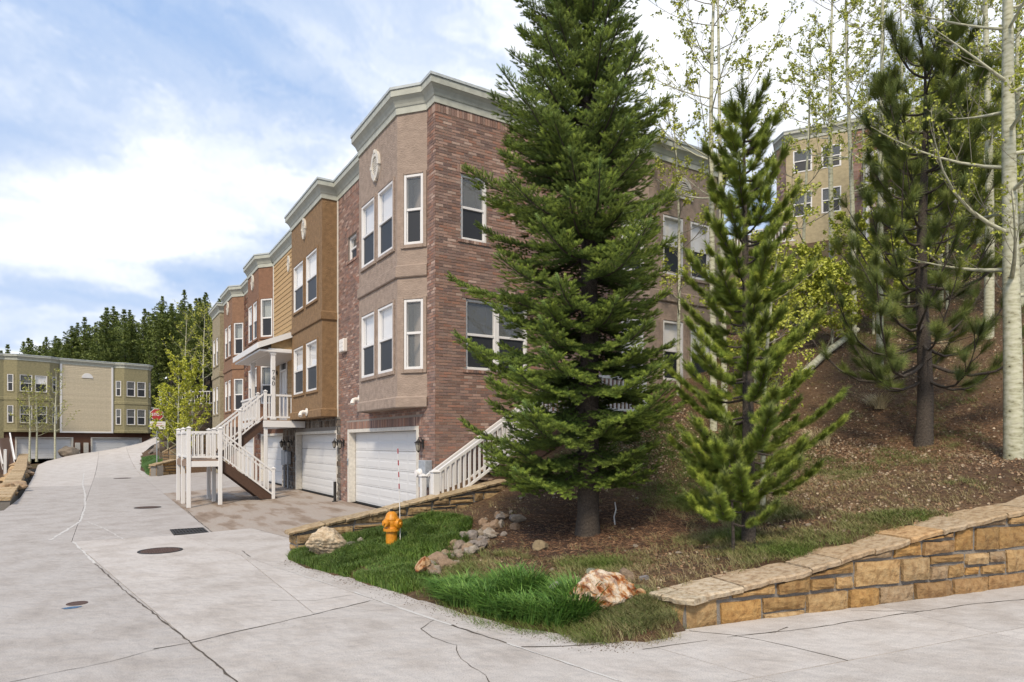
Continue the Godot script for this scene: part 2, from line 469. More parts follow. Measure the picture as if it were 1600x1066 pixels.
# window: frame in a hole of the wall; sub-parts are its panes, screen and blind
func window(parent: Node3D, f: Array, a0: float, a1: float, y0: float, y1: float, what := "blind", split := 0.5, screen := true) -> void:
	var w := 0.065
	var b := MB.new()
	b.fbox(f, a0, a0 + w, y0, y1, -0.09, 0.02, Color.WHITE, 0.008)
	b.fbox(f, a1 - w, a1, y0, y1, -0.09, 0.02, Color.WHITE, 0.008)
	b.fbox(f, a0 + w, a1 - w, y1 - w, y1, -0.09, 0.018, Color.WHITE, 0.008)
	b.fbox(f, a0 + w, a1 - w, y0, y0 + w, -0.09, 0.022, Color.WHITE, 0.008)
	var ym := lerpf(y0, y1, split)
	b.fbox(f, a0 + w, a1 - w, ym - 0.03, ym + 0.03, -0.07, 0.008, Color.WHITE, 0.006)
	b.fbox(f, a0 + w, a0 + w + 0.025, y0 + w, ym - 0.03, -0.06, -0.012, Color.WHITE)
	b.fbox(f, a1 - w - 0.025, a1 - w, y0 + w, ym - 0.03, -0.06, -0.012, Color.WHITE)
	var o := part(parent, "window", b, M.vinyl)
	var g := MB.new()
	g.quadn(fp(f, a0 + w, ym + 0.03, -0.03), fp(f, a1 - w, ym + 0.03, -0.03), fp(f, a1 - w, y1 - w, -0.03), fp(f, a0 + w, y1 - w, -0.03), f[2])
	part(o, "pane", g, M.glass)
	g = MB.new()
	g.quadn(fp(f, a0 + w, y0 + w, -0.05), fp(f, a1 - w, y0 + w, -0.05), fp(f, a1 - w, ym - 0.03, -0.05), fp(f, a0 + w, ym - 0.03, -0.05), f[2])
	part(o, "pane", g, M.glass)
	if screen:
		g = MB.new()
		g.fbox(f, a0 + w + 0.025, a1 - w - 0.025, y0 + w + 0.02, ym - 0.035, -0.03, -0.026)
		part(o, "insect_screen", g, M.screen)
	var r := MB.new()
	r.quadn(fp(f, a0, y0, -0.5), fp(f, a1, y0, -0.5), fp(f, a1, y1, -0.5), fp(f, a0, y1, -0.5), f[2])
	r.quadn(fp(f, a0, y0, -0.5), fp(f, a0, y1, -0.5), fp(f, a0, y1, -0.1), fp(f, a0, y0, -0.1), f[1])
	r.quadn(fp(f, a1, y0, -0.5), fp(f, a1, y1, -0.5), fp(f, a1, y1, -0.1), fp(f, a1, y0, -0.1), -f[1])
	r.quadn(fp(f, a0, y1, -0.5), fp(f, a1, y1, -0.5), fp(f, a1, y1, -0.1), fp(f, a0, y1, -0.1), Vector3.DOWN)
	r.quadn(fp(f, a0, y0, -0.5), fp(f, a1, y0, -0.5), fp(f, a1, y0, -0.1), fp(f, a0, y0, -0.1), Vector3.UP)
	part(o, "room_recess", r, M.room_dark)
	if what == "blind" or what == "half":
		var s := MB.new()
		var yb := (y0 + 0.1) if what == "blind" else ym + 0.05
		s.fbox(f, a0 + 0.03, a1 - 0.03, yb, y1 - 0.03, -0.112, -0.106)
		part(o, "blind", s, M.blind_white)
	elif what == "curtain":
		var s := MB.new()
		var n := 14
		for k in n:
			var x0 := lerpf(a0 + 0.04, a1 - 0.04, float(k) / n); var x1 := lerpf(a0 + 0.04, a1 - 0.04, float(k + 1) / n)
			var d0 := -0.2 + 0.025 * (k % 2); var d1 := -0.2 + 0.025 * ((k + 1) % 2)
			s.quadn(fp(f, x0, y0, d0), fp(f, x1, y0, d1), fp(f, x1, y1, d1), fp(f, x0, y1, d0), f[2])
		part(o, "curtain", s, M.curtain)

# flat stucco surround, proud of the wall
func surround(b: MB, f: Array, a0: float, a1: float, y0: float, y1: float, w: float, col: Color) -> void:
	var d := 0.035
	b.fbox(f, a0 - w, a0, y0 - w, y1 + w * 0.6, 0.0, d, col, 0.008)
	b.fbox(f, a1, a1 + w, y0 - w, y1 + w * 0.6, 0.0, d, col, 0.008)
	b.fbox(f, a0 + 0.001, a1 - 0.001, y1, y1 + w * 0.6, 0.0, d - 0.003, col, 0.008)
	b.fbox(f, a0 + 0.001, a1 - 0.001, y0 - w, y0, 0.0, d + 0.012, col, 0.008)

func oval_vent(parent: Node3D, f: Array, a: float, y: float, rx: float, ry: float) -> void:
	var b := MB.new()
	var n := 28
	for k in n:
		var q := []
		for e in [0, 1]:
			var an: float = TAU * (k + e) / n
			var cx := cos(an); var sy := sin(an)
			q.append([cx, sy])
		for ring in [[1.0, 0.0, 1.0, 0.06], [1.0, 0.06, 0.62, 0.06], [0.62, 0.06, 0.62, 0.01]]:
			b.quadn(fp(f, a + q[0][0] * rx * ring[0], y + q[0][1] * ry * ring[0], ring[1]), fp(f, a + q[1][0] * rx * ring[0], y + q[1][1] * ry * ring[0], ring[1]), fp(f, a + q[1][0] * rx * ring[2], y + q[1][1] * ry * ring[2], ring[3]), fp(f, a + q[0][0] * rx * ring[2], y + q[0][1] * ry * ring[2], ring[3]), f[1] * q[0][0] + Vector3.UP * q[0][1] + f[2] * 0.3 if ring[3] > 0.03 else -f[1] * q[0][0] - Vector3.UP * q[0][1])
	for e in [[0, 1], [0, -1], [1, 0], [-1, 0]]:
		b.fbox(f, a + e[0] * rx * 0.9 - rx * 0.2, a + e[0] * rx * 0.9 + rx * 0.2, y + e[1] * ry * 0.93 - ry * 0.14, y + e[1] * ry * 0.93 + ry * 0.14, 0.0, 0.075, Color.WHITE, 0.008)
	var o := part(parent, "gable_vent", b, M.cream_paint)
	var back := MB.new()
	for k in n:
		var a0 := TAU * k / n; var a1 := TAU * (k + 1) / n
		back.trin(fp(f, a, y, 0.006), fp(f, a + cos(a0) * rx * 0.7, y + sin(a0) * ry * 0.7, 0.006), fp(f, a + cos(a1) * rx * 0.7, y + sin(a1) * ry * 0.7, 0.006), f[2])
	part(o, "backing", back, M.room_dark)
	for k in 9:
		var yy := -0.6 + 0.15 * k
		var hw := sqrt(maxf(0.0, 0.44 - yy * yy)) * rx
		if hw < 0.02: continue
		var s := MB.new()
		s.fbox(f, a - hw, a + hw, y + yy * ry - 0.014, y + yy * ry + 0.014, 0.012, 0.04)
		part(o, "slat", s, M.cream_paint)

# garage door at depth behind the wall face: casing, four sections with raised panels
func garage(parent: Node3D, f: Array, a0: float, a1: float, h: float, depth := 0.2) -> void:
	var c := MB.new()
	var w := 0.14
	c.fbox(f, a0, a0 + w, 0.0, h, -depth, 0.02, Color.WHITE, 0.008)
	c.fbox(f, a1 - w, a1, 0.0, h, -depth, 0.02, Color.WHITE, 0.008)
	c.fbox(f, a0 + w, a1 - w, h - 0.10, h, -depth, 0.018, Color.WHITE, 0.008)
	var o := part(parent, "garage_door", c, M.cream_paint)
	var n := 4
	var y0 := 0.03
	var sh := (h - 0.10 - y0) / n
	for k in n:
		var s := MB.new()
		var ya := y0 + sh * k; var yb := ya + sh - 0.008
		s.fbox(f, a0 + w, a1 - w, ya, yb, -depth - 0.04, -depth, Color.WHITE, 0.006)
		var cols := 5
		var cw := (a1 - a0 - 2 * w) / cols
		for r in 2:
			for j in cols:
				var x0 := a0 + w + cw * j + 0.05; var x1 := x0 + cw - 0.10
				var ry0 := ya + 0.035 + r * (sh - 0.02) / 2; var ry1 := ry0 + (sh - 0.02) / 2 - 0.055
				var e := 0.022; var d := -depth + 0.0005; var d1 := -depth + 0.006
				var A := fp(f, x0, ry0, d); var B := fp(f, x1, ry0, d); var C := fp(f, x1, ry1, d); var D := fp(f, x0, ry1, d)
				var a := fp(f, x0 + e, ry0 + e, d1); var b := fp(f, x1 - e, ry0 + e, d1); var cc := fp(f, x1 - e, ry1 - e, d1); var dd := fp(f, x0 + e, ry1 - e, d1)
				s.quadn(a, b, cc, dd, f[2])
				s.quadn(A, B, b, a, f[2] + Vector3.DOWN); s.quadn(D, C, cc, dd, f[2] + Vector3.UP)
				s.quadn(A, D, dd, a, f[2] - f[1]); s.quadn(B, C, cc, b, f[2] + f[1])
		part(o, "door_section", s, M.door_white)
	var r := MB.new()
	r.fbox(f, a0 + w, a1 - w, -0.02, 0.028, -depth - 0.03, -depth + 0.012)
	part(o, "bottom_seal", r, M.rubber)

# ---------------------------------------------------------------- bricks
const BRICKS := [[0.349, 0.212, 0.164], [0.388, 0.242, 0.189], [0.301, 0.191, 0.156], [0.446, 0.289, 0.23], [0.252, 0.17, 0.148], [0.504, 0.34, 0.279], [0.369, 0.255, 0.213], [0.582, 0.425, 0.353], [0.32, 0.212, 0.18], [0.407, 0.221, 0.16]]
func brick_col() -> Color:
	var k := rng.randi() % 18
	var e: Array = BRICKS[k % 10 if k < 10 else [0, 1, 2, 3, 8, 9, 6, 4][k - 10]]
	var s := rng.randf_range(0.86, 1.16)
	return Color(e[0] * s, e[1] * s, e[2] * s)

var brick_meshes := []
# bricks of a wall: every full brick is listed in out as [transform, colour index, distance]; the rest go into b
func brickwork(b: MB, f: Array, a0: float, a1: float, y0: float, y1: float, holes: Array, full: Array, pitch := 0.0677, bl := 0.215, joint := 0.013, proud := 0.008) -> void:
	var eye := Vector3(0, EYE, 0)
	var row := 0
	var y := y0
	while y < y1 - 0.01:
		var yt := minf(y + pitch - joint, y1)
		var a := a0 - (bl * 0.5 if row % 2 else 0.0)
		while a < a1:
			var x0 := maxf(a, a0); var x1 := minf(a + bl - joint, a1)
			var segs := [[x0, x1]]
			for h in holes:
				if yt > h[2] + 0.004 and y < h[3] - 0.004:
					var nx := []
					for s in segs:
						if h[1] <= s[0] or h[0] >= s[1]: nx.append(s)
						else:
							if s[0] < h[0]: nx.append([s[0], h[0]])
							if s[1] > h[1]: nx.append([h[1], s[1]])
					segs = nx
			for s in segs:
				if s[1] - s[0] < 0.02: continue
				var d := proud + rng.randf_range(-0.003, 0.003)
				if s[1] - s[0] > bl - joint - 0.001 and yt - y > pitch - joint - 0.001:
					var ctr := fp(f, (s[0] + s[1]) / 2, (y + yt) / 2, d)
					full.append([f, s[0], s[1], y, yt, d, ctr.distance_to(eye)])
				else:
					one_brick(b, f, s[0], s[1], y, yt, d, brick_col())
			a += bl
		y += pitch
		row += 1

func one_brick(b: MB, f: Array, x0: float, x1: float, y0: float, y1: float, d: float, col: Color) -> void:
	var A := fp(f, x0, y0, d); var B := fp(f, x1, y0, d); var C := fp(f, x1, y1, d); var D := fp(f, x0, y1, d)
	var k := -d - 0.012
	var q: Vector3 = f[2] * k
	b.quadn(A, B, C, D, f[2], col)
	b.quadn(A, B, B + q, A + q, Vector3.DOWN, col); b.quadn(D, C, C + q, D + q, Vector3.UP, col)
	b.quadn(A, D, D + q, A + q, -f[1], col); b.quadn(B, C, C + q, B + q, f[1], col)

# the nearest full bricks become parts of the thing, the others join b
func finish_bricks(parent: Node3D, b: MB, full: Array, most: int, called := "brickwork") -> void:
	full.sort_custom(func(p, q): return p[6] < q[6])
	if brick_meshes.is_empty():
		for k in 12:
			var m := MB.new()
			one_brick(m, [Vector3.ZERO, Vector3(1, 0, 0), Vector3(0, 0, 1)], -0.102, 0.102, -0.02835, 0.02835, 0.0, brick_col())
			# flat back corners are open; give it a depth of its own
			var mb2 := MB.new()
			var col := brick_col()
			mb2.fbox([Vector3.ZERO, Vector3(1, 0, 0), Vector3(0, 0, 1)], -0.101, 0.101, -0.02735, 0.02735, -0.022, 0.0, col)
			brick_meshes.append(mb2.mesh())
	for i in full.size():
		var e: Array = full[i]
		if i < most:
			var o := MeshInstance3D.new()
			o.name = "brick"
			o.mesh = brick_meshes[rng.randi() % 12]
			o.material_override = M.brick
			var f: Array = e[0]
			# side axis may be mirrored: keep a right-handed basis
			var ax: Vector3 = f[1]; var nz: Vector3 = f[2]
			if ax.cross(Vector3.UP).dot(nz) < 0: ax = -ax
			parent.add_child(o, true)
			o.transform = Transform3D(Basis(ax, Vector3.UP, nz), fp(f, (e[1] + e[2]) / 2, (e[3] + e[4]) / 2, e[5]) - parent.position)
		else:
			one_brick(b, e[0], e[1], e[2], e[3], e[4], e[5], brick_col())
	if b.v.size():
		var o := part(parent, called, b, M.brick)
		o.set_meta("kind", "stuff")

func soldier(b: MB, f: Array, a0: float, a1: float, y0: float, y1: float, d := 0.01) -> void:
	var a := a0
	while a < a1 - 0.02:
		one_brick(b, f, a, minf(a + 0.058, a1), y0, y1, d + rng.randf_range(-0.002, 0.002), brick_col())
		a += 0.068

# ---------------------------------------------------------------- rough stone block on a frame: four corners (a, y), front bulged and uneven
func stone_block(f: Array, c: Array, d0: float, d1: float, col: Color, nu := 4, nv := 3, bev := 0.025, rough := 0.018) -> MB:
	var b := MB.new()
	var g := []
	for j in nv + 1:
		var rowp := []
		for i in nu + 1:
			var s := float(i) / nu; var t := float(j) / nv
			var lo: Vector2 = c[0].lerp(c[1], s); var hi: Vector2 = c[3].lerp(c[2], s)
			var p := lo.lerp(hi, t)
			var edge := i == 0 or j == 0 or i == nu or j == nv
			var ctr: Vector2 = (c[0] + c[1] + c[2] + c[3]) / 4.0
			var dd := d1 + rng.randf_range(-rough, rough)
			if edge:
				dd = d1 - bev + rng.randf_range(-rough, rough) * 0.5
				p += (ctr - p).normalized() * rng.randf_range(0.0, bev * 0.5)
			else:
				p += Vector2(rng.randf_range(-1, 1), rng.randf_range(-1, 1)) * rough * 0.6
			rowp.append(fp(f, p.x, p.y, dd))
		g.append(rowp)
	for j in nv:
		for i in nu:
			var k := rng.randf_range(0.94, 1.06)
			var cc := Color(col.r * k, col.g * k, col.b * k)
			b.trin(g[j][i], g[j][i + 1], g[j + 1][i + 1], f[2], cc)
			b.trin(g[j][i], g[j + 1][i + 1], g[j + 1][i], f[2], cc)
	var back: Vector3 = f[2] * (d0 - d1 + bev)
	for i in nu:
		b.quadn(g[0][i], g[0][i + 1], g[0][i + 1] + back, g[0][i] + back, Vector3.DOWN, col)
		b.quadn(g[nv][i], g[nv][i + 1], g[nv][i + 1] + back, g[nv][i] + back, Vector3.UP, col)
	for j in nv:
		b.quadn(g[j][0], g[j + 1][0], g[j + 1][0] + back, g[j][0] + back, -f[1], col)
		b.quadn(g[j][nu], g[j + 1][nu], g[j + 1][nu] + back, g[j][nu] + back, f[1], col)
	return b

const X0 := 6.4
const XB := 5.9
func v2(a: float, b: float) -> Vector2: return Vector2(a, b)

# a bay: plan path, stucco skin with windows in its faces, bands, soffit
# wins: [segment, a0, a1, y0, y1, dressing]
func bay(t: Node3D, path: Array, col: Color, ybot: float, wins: Array, bands := [2.63, 2.86, 5.66, 5.92], called := "bay") -> void:
	var skin := MB.new()
	var trim := MB.new()
	for i in path.size() - 1:
		var f := fr_seg(path[i], path[i + 1])
		var L: float = path[i].distance_to(path[i + 1])
		var holes := []
		for w in wins:
			if w[0] == i: holes.append([w[1], w[2], w[3], w[4]])
		sheet(skin, f, 0.0, L, ybot, 9.5, holes, 0.1, col)
		var prev = null
		for h in holes:
			surround(trim, f, h[0], h[1], h[2], h[3], 0.085, col)
	# soffit under the bay
	var ctr := Vector2.ZERO
	for p in path: ctr += p
	ctr /= path.size()
	for i in path.size():
		var p: Vector2 = path[i]; var q: Vector2 = path[(i + 1) % path.size()]
		skin.trin(P(ctr.x, ybot, ctr.y), P(p.x, ybot, p.y), P(q.x, ybot, q.y), Vector3.DOWN, col)
	for k in range(0, bands.size(), 2):
		var y0: float = bands[k]; var y1: float = bands[k + 1]
		sweep(trim, path, [v2(0.0, y0 - 0.012), v2(0.035, y0 - 0.012), v2(0.05, y0 + 0.01), v2(0.05, y1 - 0.01), v2(0.0, y1 + 0.03)], col)
	var o := part(t, called, skin, M.stucco)
	part(o, "trim_band", trim, M.stucco)
	for w in wins:
		var f := fr_seg(path[w[0]], path[w[0] + 1])
		window(t, f, w[1], w[2], w[3], w[4], w[5], w[6] if w.size() > 6 else 0.5, w[7] if w.size() > 7 else true)

func roof_slab(t: Node3D, path: Array, xback := 16.0) -> void:
	var b := MB.new()
	for i in path.size() - 1:
		var p: Vector2 = path[i]; var q: Vector2 = path[i + 1]
		if absf(p.y - q.y) < 0.001: continue
		b.quadn(P(p.x, 9.7, p.y), P(q.x, 9.7, q.y), P(xback, 9.7, q.y), P(xback, 9.7, p.y), Vector3.UP)
	part(t, "roof", b, M.roofing)
	var k := MB.new()
	var u0: float = path[0].y; var u1: float = path[path.size() - 1].y
	k.quadn(P(xback, 0, u0), P(xback, 0, u1), P(xback, 9.7, u1), P(xback, 9.7, u0), Vector3.RIGHT)
	part(t, "rear_wall", k, M.back_wall)

func lantern(at: Vector3, out: Vector3, label: String, s := 1.0) -> void:
	var t := thing("wall_lantern", label, "lamp", at, "lanterns on the garage piers")
	var f := [at, out.cross(Vector3.UP).normalized() * -1.0, out]
	var b := MB.new()
	b.fbox(f, -0.06 * s, 0.06 * s, -0.12 * s, 0.12 * s, 0.0, 0.03, Color.WHITE, 0.01)
	b.tube([fp(f, 0, 0.02, 0.02), fp(f, 0, 0.16 * s, 0.07 * s), fp(f, 0, 0.17 * s, 0.14 * s), fp(f, 0, 0.10 * s, 0.15 * s)], [0.012, 0.011, 0.010, 0.012], 6)
	part(t, "bracket", b, M.black_metal)
	var o: Vector3 = fp(f, 0, -0.06 * s, 0.15 * s)
	var g := MB.new()
	g.lathe(o, [v2(0.0, -0.14 * s), v2(0.05 * s, -0.13 * s), v2(0.085 * s, 0.08 * s), v2(0.0, 0.09 * s)], 6)
	part(t, "glass_body", g, M.lamp_glass)
	var c := MB.new()
	c.lathe(o, [v2(0.0, 0.19 * s), v2(0.02 * s, 0.18 * s), v2(0.05 * s, 0.13 * s), v2(0.115 * s, 0.085 * s), v2(0.115 * s, 0.07 * s), v2(0.0, 0.07 * s)], 12)
	for k in 6:
		var an := TAU * k / 6
		c.tube([o + Vector3(cos(an) * 0.05 * s, -0.135 * s, sin(an) * 0.05 * s), o + Vector3(cos(an) * 0.088 * s, 0.08 * s, sin(an) * 0.088 * s)], [0.006, 0.006], 4)
	c.lathe(o, [v2(0.0, -0.19 * s), v2(0.02 * s, -0.17 * s), v2(0.055 * s, -0.13 * s), v2(0.0, -0.125 * s)], 12)
	part(t, "cap", c, M.black_metal)

func elbow_pipe(at: Vector3, label: String) -> void:
	var t := thing("vent_pipe", label, "pipe", at, "white flue pipes on the facades")
	var b := MB.new()
	var w := Basis(Vector3.FORWARD, PI / 2)
	b.lathe(at, [v2(0.0, 0.0), v2(0.13, 0.0), v2(0.13, 0.03), v2(0.0, 0.035)], 18, Color.WHITE, Basis(Vector3(0, 0, 1), Vector3(-1, 0, 0), Vector3(0, -1, 0)))
	part(t, "flange", b, M.pale_plastic)
	var p := MB.new()
	p.tube([at + Vector3(-0.02, 0, 0), at + Vector3(-0.13, 0, 0), at + Vector3(-0.19, -0.025, 0.01), at + Vector3(-0.22, -0.07, 0.03), at + Vector3(-0.24, -0.14, 0.07)], [0.062, 0.062, 0.064, 0.064, 0.066], 14)
	part(t, "elbow", p, M.pale_plastic)

func stone_veneer(t: Node3D, f: Array, a0: float, a1: float, y0: float, y1: float, holes: Array, pal: Array, sz := 0.2) -> void:
	var back := MB.new()
	sheet(back, f, a0, a1, y0, y1, holes, 0.2, Color.WHITE)
	var wall := part(t, "stone_wall", back, M.stone_mortar)
	var y := y0
	while y < y1 - 0.05:
		var h := minf(sz * rng.randf_range(0.55, 1.0), y1 - y)
		if y1 - (y + h) < 0.07: h = y1 - y
		var a := a0
		while a < a1 - 0.02:
			var w := minf(sz * rng.randf_range(0.7, 1.7), a1 - a)
			if a1 - (a + w) < 0.08: w = a1 - a
			var bad := false
			var A0 := a; var A1 := a + w
			for q in holes:
				if y + h > q[2] + 0.02 and y < q[3] - 0.02:
					if A0 >= q[0] - 0.02 and A1 <= q[1] + 0.02: bad = true
					elif A0 < q[0] and A1 > q[0]: A1 = q[0]
					elif A1 > q[1] and A0 < q[1]: A0 = q[1]
			if not bad and A1 - A0 > 0.03:
				var g := 0.01
				var j := func() -> float: return rng.randf_range(-0.012, 0.012)
				var e: Array = pal[rng.randi() % pal.size()]
				var s := rng.randf_range(0.85, 1.15)
				var b := stone_block(f, [v2(A0 + g, y + g), v2(A1 - g, y + g + rng.randf_range(0, 0.02)), v2(A1 - g - rng.randf_range(0, 0.02), y + h - g), v2(A0 + g + rng.randf_range(0, 0.02), y + h - g)], -0.01, rng.randf_range(0.02, 0.06), Color(e[0] * s, e[1] * s, e[2] * s), 2, 2, 0.02, 0.014)
				part(wall, "stone", b, M.grey_rock)
			a += w
		y += h

func townhouses() -> void:
	# ---- end unit: brick with a pinkish stucco bay
	var t := thing("townhouse", "dark brick end townhouse with pinkish tan stucco bay, nearest the big spruce", "building", P(X0, 0, 13.5), "attached townhouses along the drive")
	var bay1 := [v2(6.4, 13.91), v2(5.9, 14.5), v2(5.9, 17.18), v2(6.4, 17.72)]
	var fA := fr_front(X0)
	var fS := fr_side(13.5)
	var gh := [14.38, 19.66, -0.1, 2.2]
	var hF := [gh, [13.93, 17.70, 2.7, 9.46], [18.85, 19.63, 7.28, 8.03]]
	var hS := [[7.05, 7.75, 6.5, 8.02], [7.18, 8.9, 3.5, 5.15], [11.75, 15.5, 2.4, 9.46]]
	var mort := MB.new()
	sheet(mort, fA, 13.5, 20.36, -0.1, 9.5, [gh, hF[2]], 0.2, Color.WHITE)
	sheet(mort, fA, 20.36, 20.65, 2.6, 9.5, [], 0.2, Color.WHITE)
	sheet(mort, fS, 6.4, 16.0, -0.3, 9.5, [hS[0], hS[1]], 0.14, Color.WHITE)
	part(t, "wall", mort, M.mortar)
	var b := MB.new()
	var full := []
	# soldier courses are set out first and the running bond leaves their place
	var sF := hF + [[13.5, 20.65, 9.26, 9.46], [14.2, 19.8, 2.2, 2.42], [18.75, 19.73, 8.03, 8.23], [20.36, 20.65, -0.1, 2.6], [18.78, 19.70, 7.20, 7.28]]
	brickwork(b, fA, 13.492, 20.65, -0.1, 9.26, sF, full)
	var sS := hS + [[6.95, 7.85, 8.02, 8.22], [7.08, 9.0, 5.15, 5.35], [6.97, 7.83, 6.42, 6.5], [7.1, 8.98, 3.42, 3.5]]
	brickwork(b, fS, 6.392, 11.75, -0.3, 9.26, sS, full)
	soldier(b, fA, 13.5, 13.92, 9.27, 9.455); soldier(b, fA, 17.72, 20.65, 9.27, 9.455)
	soldier(b, fS, 6.4, 11.75, 9.27, 9.455, 0.014)
	soldier(b, fA, 14.2, 19.8, 2.205, 2.415, 0.012)
	soldier(b, fA, 18.75, 19.73, 8.035, 8.225, 0.012)
	soldier(b, fS, 6.95, 7.85, 8.025, 8.215, 0.012); soldier(b, fS, 7.08, 9.0, 5.155, 5.345, 0.012)
	for e in [[fA, 18.78, 19.70, 7.205], [fS, 6.97, 7.83, 6.425], [fS, 7.1, 8.98, 3.425]]:
		var a: float = e[1]
		while a < e[2] - 0.02:
			b.fbox(e[0], a, minf(a + 0.06, e[2]), e[3], e[3] + 0.07, -0.05, 0.035, brick_col())
			a += 0.068
	finish_bricks(t, b, full, 300)
	var pink := Color(0.50, 0.395, 0.325)
	var a45: float = bay1[0].distance_to(bay1[1])
	bay(t, bay1, pink, 2.63, [
		[1, 0.22, 1.22, 6.40, 8.03, "blind"], [1, 1.46, 2.44, 6.40, 8.03, "blind"],
		[1, 0.22, 1.22, 3.50, 5.13, "blind"], [1, 1.46, 2.44, 3.50, 5.13, "blind"],
		[0, 0.10, a45 - 0.18, 6.40, 8.03, "none"], [0, 0.10, a45 - 0.18, 3.50, 5.13, "none", 0.52, false]])
	oval_vent(t, fr_seg(bay1[1], bay1[2]), 1.36, 8.76, 0.27, 0.37)
	window(t, fr_front(X0 + 0.075), 18.85, 19.63, 7.28, 8.03, "none")
	window(t, fr_side(13.56), 7.05, 7.75, 6.5, 8.02, "none")
	window(t, fr_side(13.56), 7.18, 8.04, 3.5, 5.15, "none"); window(t, fr_side(13.56), 8.04, 8.9, 3.5, 5.15, "none")
	garage(t, fA, 14.38, 19.66, 2.2)
	# stucco bay on the side that faces the trees
	var bay2 := [v2(15.6, 13.5), v2(15.1, 13.0), v2(12.45, 13.0), v2(11.75, 13.5)]
	var sd: float = bay2[2].distance_to(bay2[3])
	bay(t, bay2, pink, 2.63, [
		[1, 0.32, 1.10, 6.40, 8.0, "half"], [1, 1.38, 2.16, 6.40, 8.0, "half"], [1, 0.32, 1.10, 3.50, 5.13, "half"], [1, 1.38, 2.16, 3.50, 5.13, "half"],
		[2, 0.14, sd - 0.12, 6.40, 8.0, "half"], [2, 0.14, sd - 0.12, 3.50, 5.13, "half"]], [2.63, 2.86, 5.66, 5.92], "side_bay")
	# half-round vent with slats
	var av := MB.new()
	var fB := fr_side(13.0)
	var n := 20
	for k in n:
		var a0 := PI * k / n; var a1 := PI * (k + 1) / n
		for ring in [[0.36, 0.0, 0.36, 0.05], [0.36, 0.05, 0.27, 0.05]]:
			av.quadn(fp(fB, 13.72 + cos(a0) * ring[0], 8.62 + sin(a0) * ring[0] * 1.45, ring[1]), fp(fB, 13.72 + cos(a1) * ring[0], 8.62 + sin(a1) * ring[0] * 1.45, ring[1]), fp(fB, 13.72 + cos(a1) * ring[2], 8.62 + sin(a1) * ring[2] * 1.45, ring[3]), fp(fB, 13.72 + cos(a0) * ring[2], 8.62 + sin(a0) * ring[2] * 1.45, ring[3]), Vector3(cos(a0), sin(a0), 0.5))
	av.fbox(fB, 13.36, 14.08, 8.54, 8.62, 0.0, 0.055, Color.WHITE, 0.008)
	var avo := part(t, "arched_vent", av, M.cream_paint)
	var bk := MB.new()
	bk.fbox(fB, 13.47, 13.97, 8.62, 8.98, 0.0, 0.006)
	part(avo, "backing", bk, M.room_dark)
	for k in 6:
		var yy := 0.03 + k * 0.058
		var hw := sqrt(maxf(0.001, 0.28 * 0.28 - pow(yy / 1.45, 2)))
		var s := MB.new()
		s.fbox(fB, 13.72 - hw, 13.72 + hw, 8.62 + yy, 8.62 + yy + 0.036, 0.012, 0.036)
		part(avo, "slat", s, M.cream_paint)
	var path1 := [v2(16.0, 13.5), v2(15.6, 13.5), v2(15.1, 13.0), v2(12.45, 13.0), v2(11.75, 13.5), v2(6.4, 13.5), v2(6.4, 13.91), v2(5.9, 14.5), v2(5.9, 17.18), v2(6.4, 17.72), v2(6.4, 20.65)]
	cornice(t, path1)
	roof_slab(t, path1)
	# ---- second unit: tan stucco box, siding over the entry, stone below
	var tan_c := Color(0.36, 0.225, 0.115)
	t = thing("townhouse", "tan townhouse with projecting stucco box, golden siding and stone at its garage", "building", P(X0, 0, 20.65), "attached townhouses along the drive")
	var box2 := [v2(6.4, 20.652), v2(5.9, 20.652), v2(5.9, 24.53), v2(6.4, 24.53)]
	bay(t, box2, tan_c, 2.63, [
		[1, 0.52, 1.82, 6.42, 8.05, "blind"], [1, 2.2, 3.5, 6.42, 8.05, "blind"], [1, 0.52, 1.82, 3.5, 5.13, "half"], [1, 2.2, 3.5, 3.5, 5.13, "blind"]], [2.63, 2.86, 5.68, 5.92], "stucco_box")
	oval_vent(t, fr_front(5.9), 22.72, 9.06, 0.2, 0.33)
	var pal := [[0.30, 0.25, 0.20], [0.21, 0.17, 0.14], [0.36, 0.32, 0.27], [0.24, 0.18, 0.13], [0.17, 0.15, 0.14], [0.42, 0.38, 0.33], [0.29, 0.21, 0.15]]
	stone_veneer(t, fA, 20.36, 28.0, -0.1, 2.63, [[20.66, 25.95, -0.1, 2.2]], pal, 0.24)
	garage(t, fA, 20.66, 25.95, 2.2)
	var sdw := MB.new()
	sheet(sdw, fr_front(X0 + 0.02), 24.53, 29.75, 2.6, 9.5, [[27.3, 28.5, 2.7, 5.25]], 0.1, Color(0.2, 0.13, 0.07))
	var so := part(t, "siding", sdw, M.siding)
	var y := 2.66
	var gold := Color(0.52, 0.35, 0.17)
	while y < 9.45:
		var s := MB.new()
		var k := rng.randf_range(0.93, 1.05)
		var cc := Color(gold.r * k, gold.g * k, gold.b * k)
		var runs := [[24.53, 29.72]] if y > 5.2 else [[24.53, 27.22], [28.58, 29.72]]
		for r in runs:
			var yt := minf(y + 0.215, 9.47)
			s.hexa([fp(fA, r[0], y, 0.026), fp(fA, r[1], y, 0.026), fp(fA, r[1], y, -0.01), fp(fA, r[0], y, -0.01), fp(fA, r[0], yt, 0.004), fp(fA, r[1], yt, 0.004), fp(fA, r[1], yt, -0.012), fp(fA, r[0], yt, -0.012)], cc)
		part(so, "board", s, M.siding)
		y += 0.19
	var tr := MB.new()
	tr.fbox(fA, 29.62, 29.75, 2.6, 9.46, 0.0, 0.04, Color.WHITE, 0.008)
	part(t, "corner_trim", tr, M.cream_paint)
	tr = MB.new()
	tr.fbox(fA, 20.57, 20.65, 2.6, 9.46, 0.0, 0.035, Color.WHITE, 0.008)
	part(t, "corner_trim", tr, M.cream_paint)
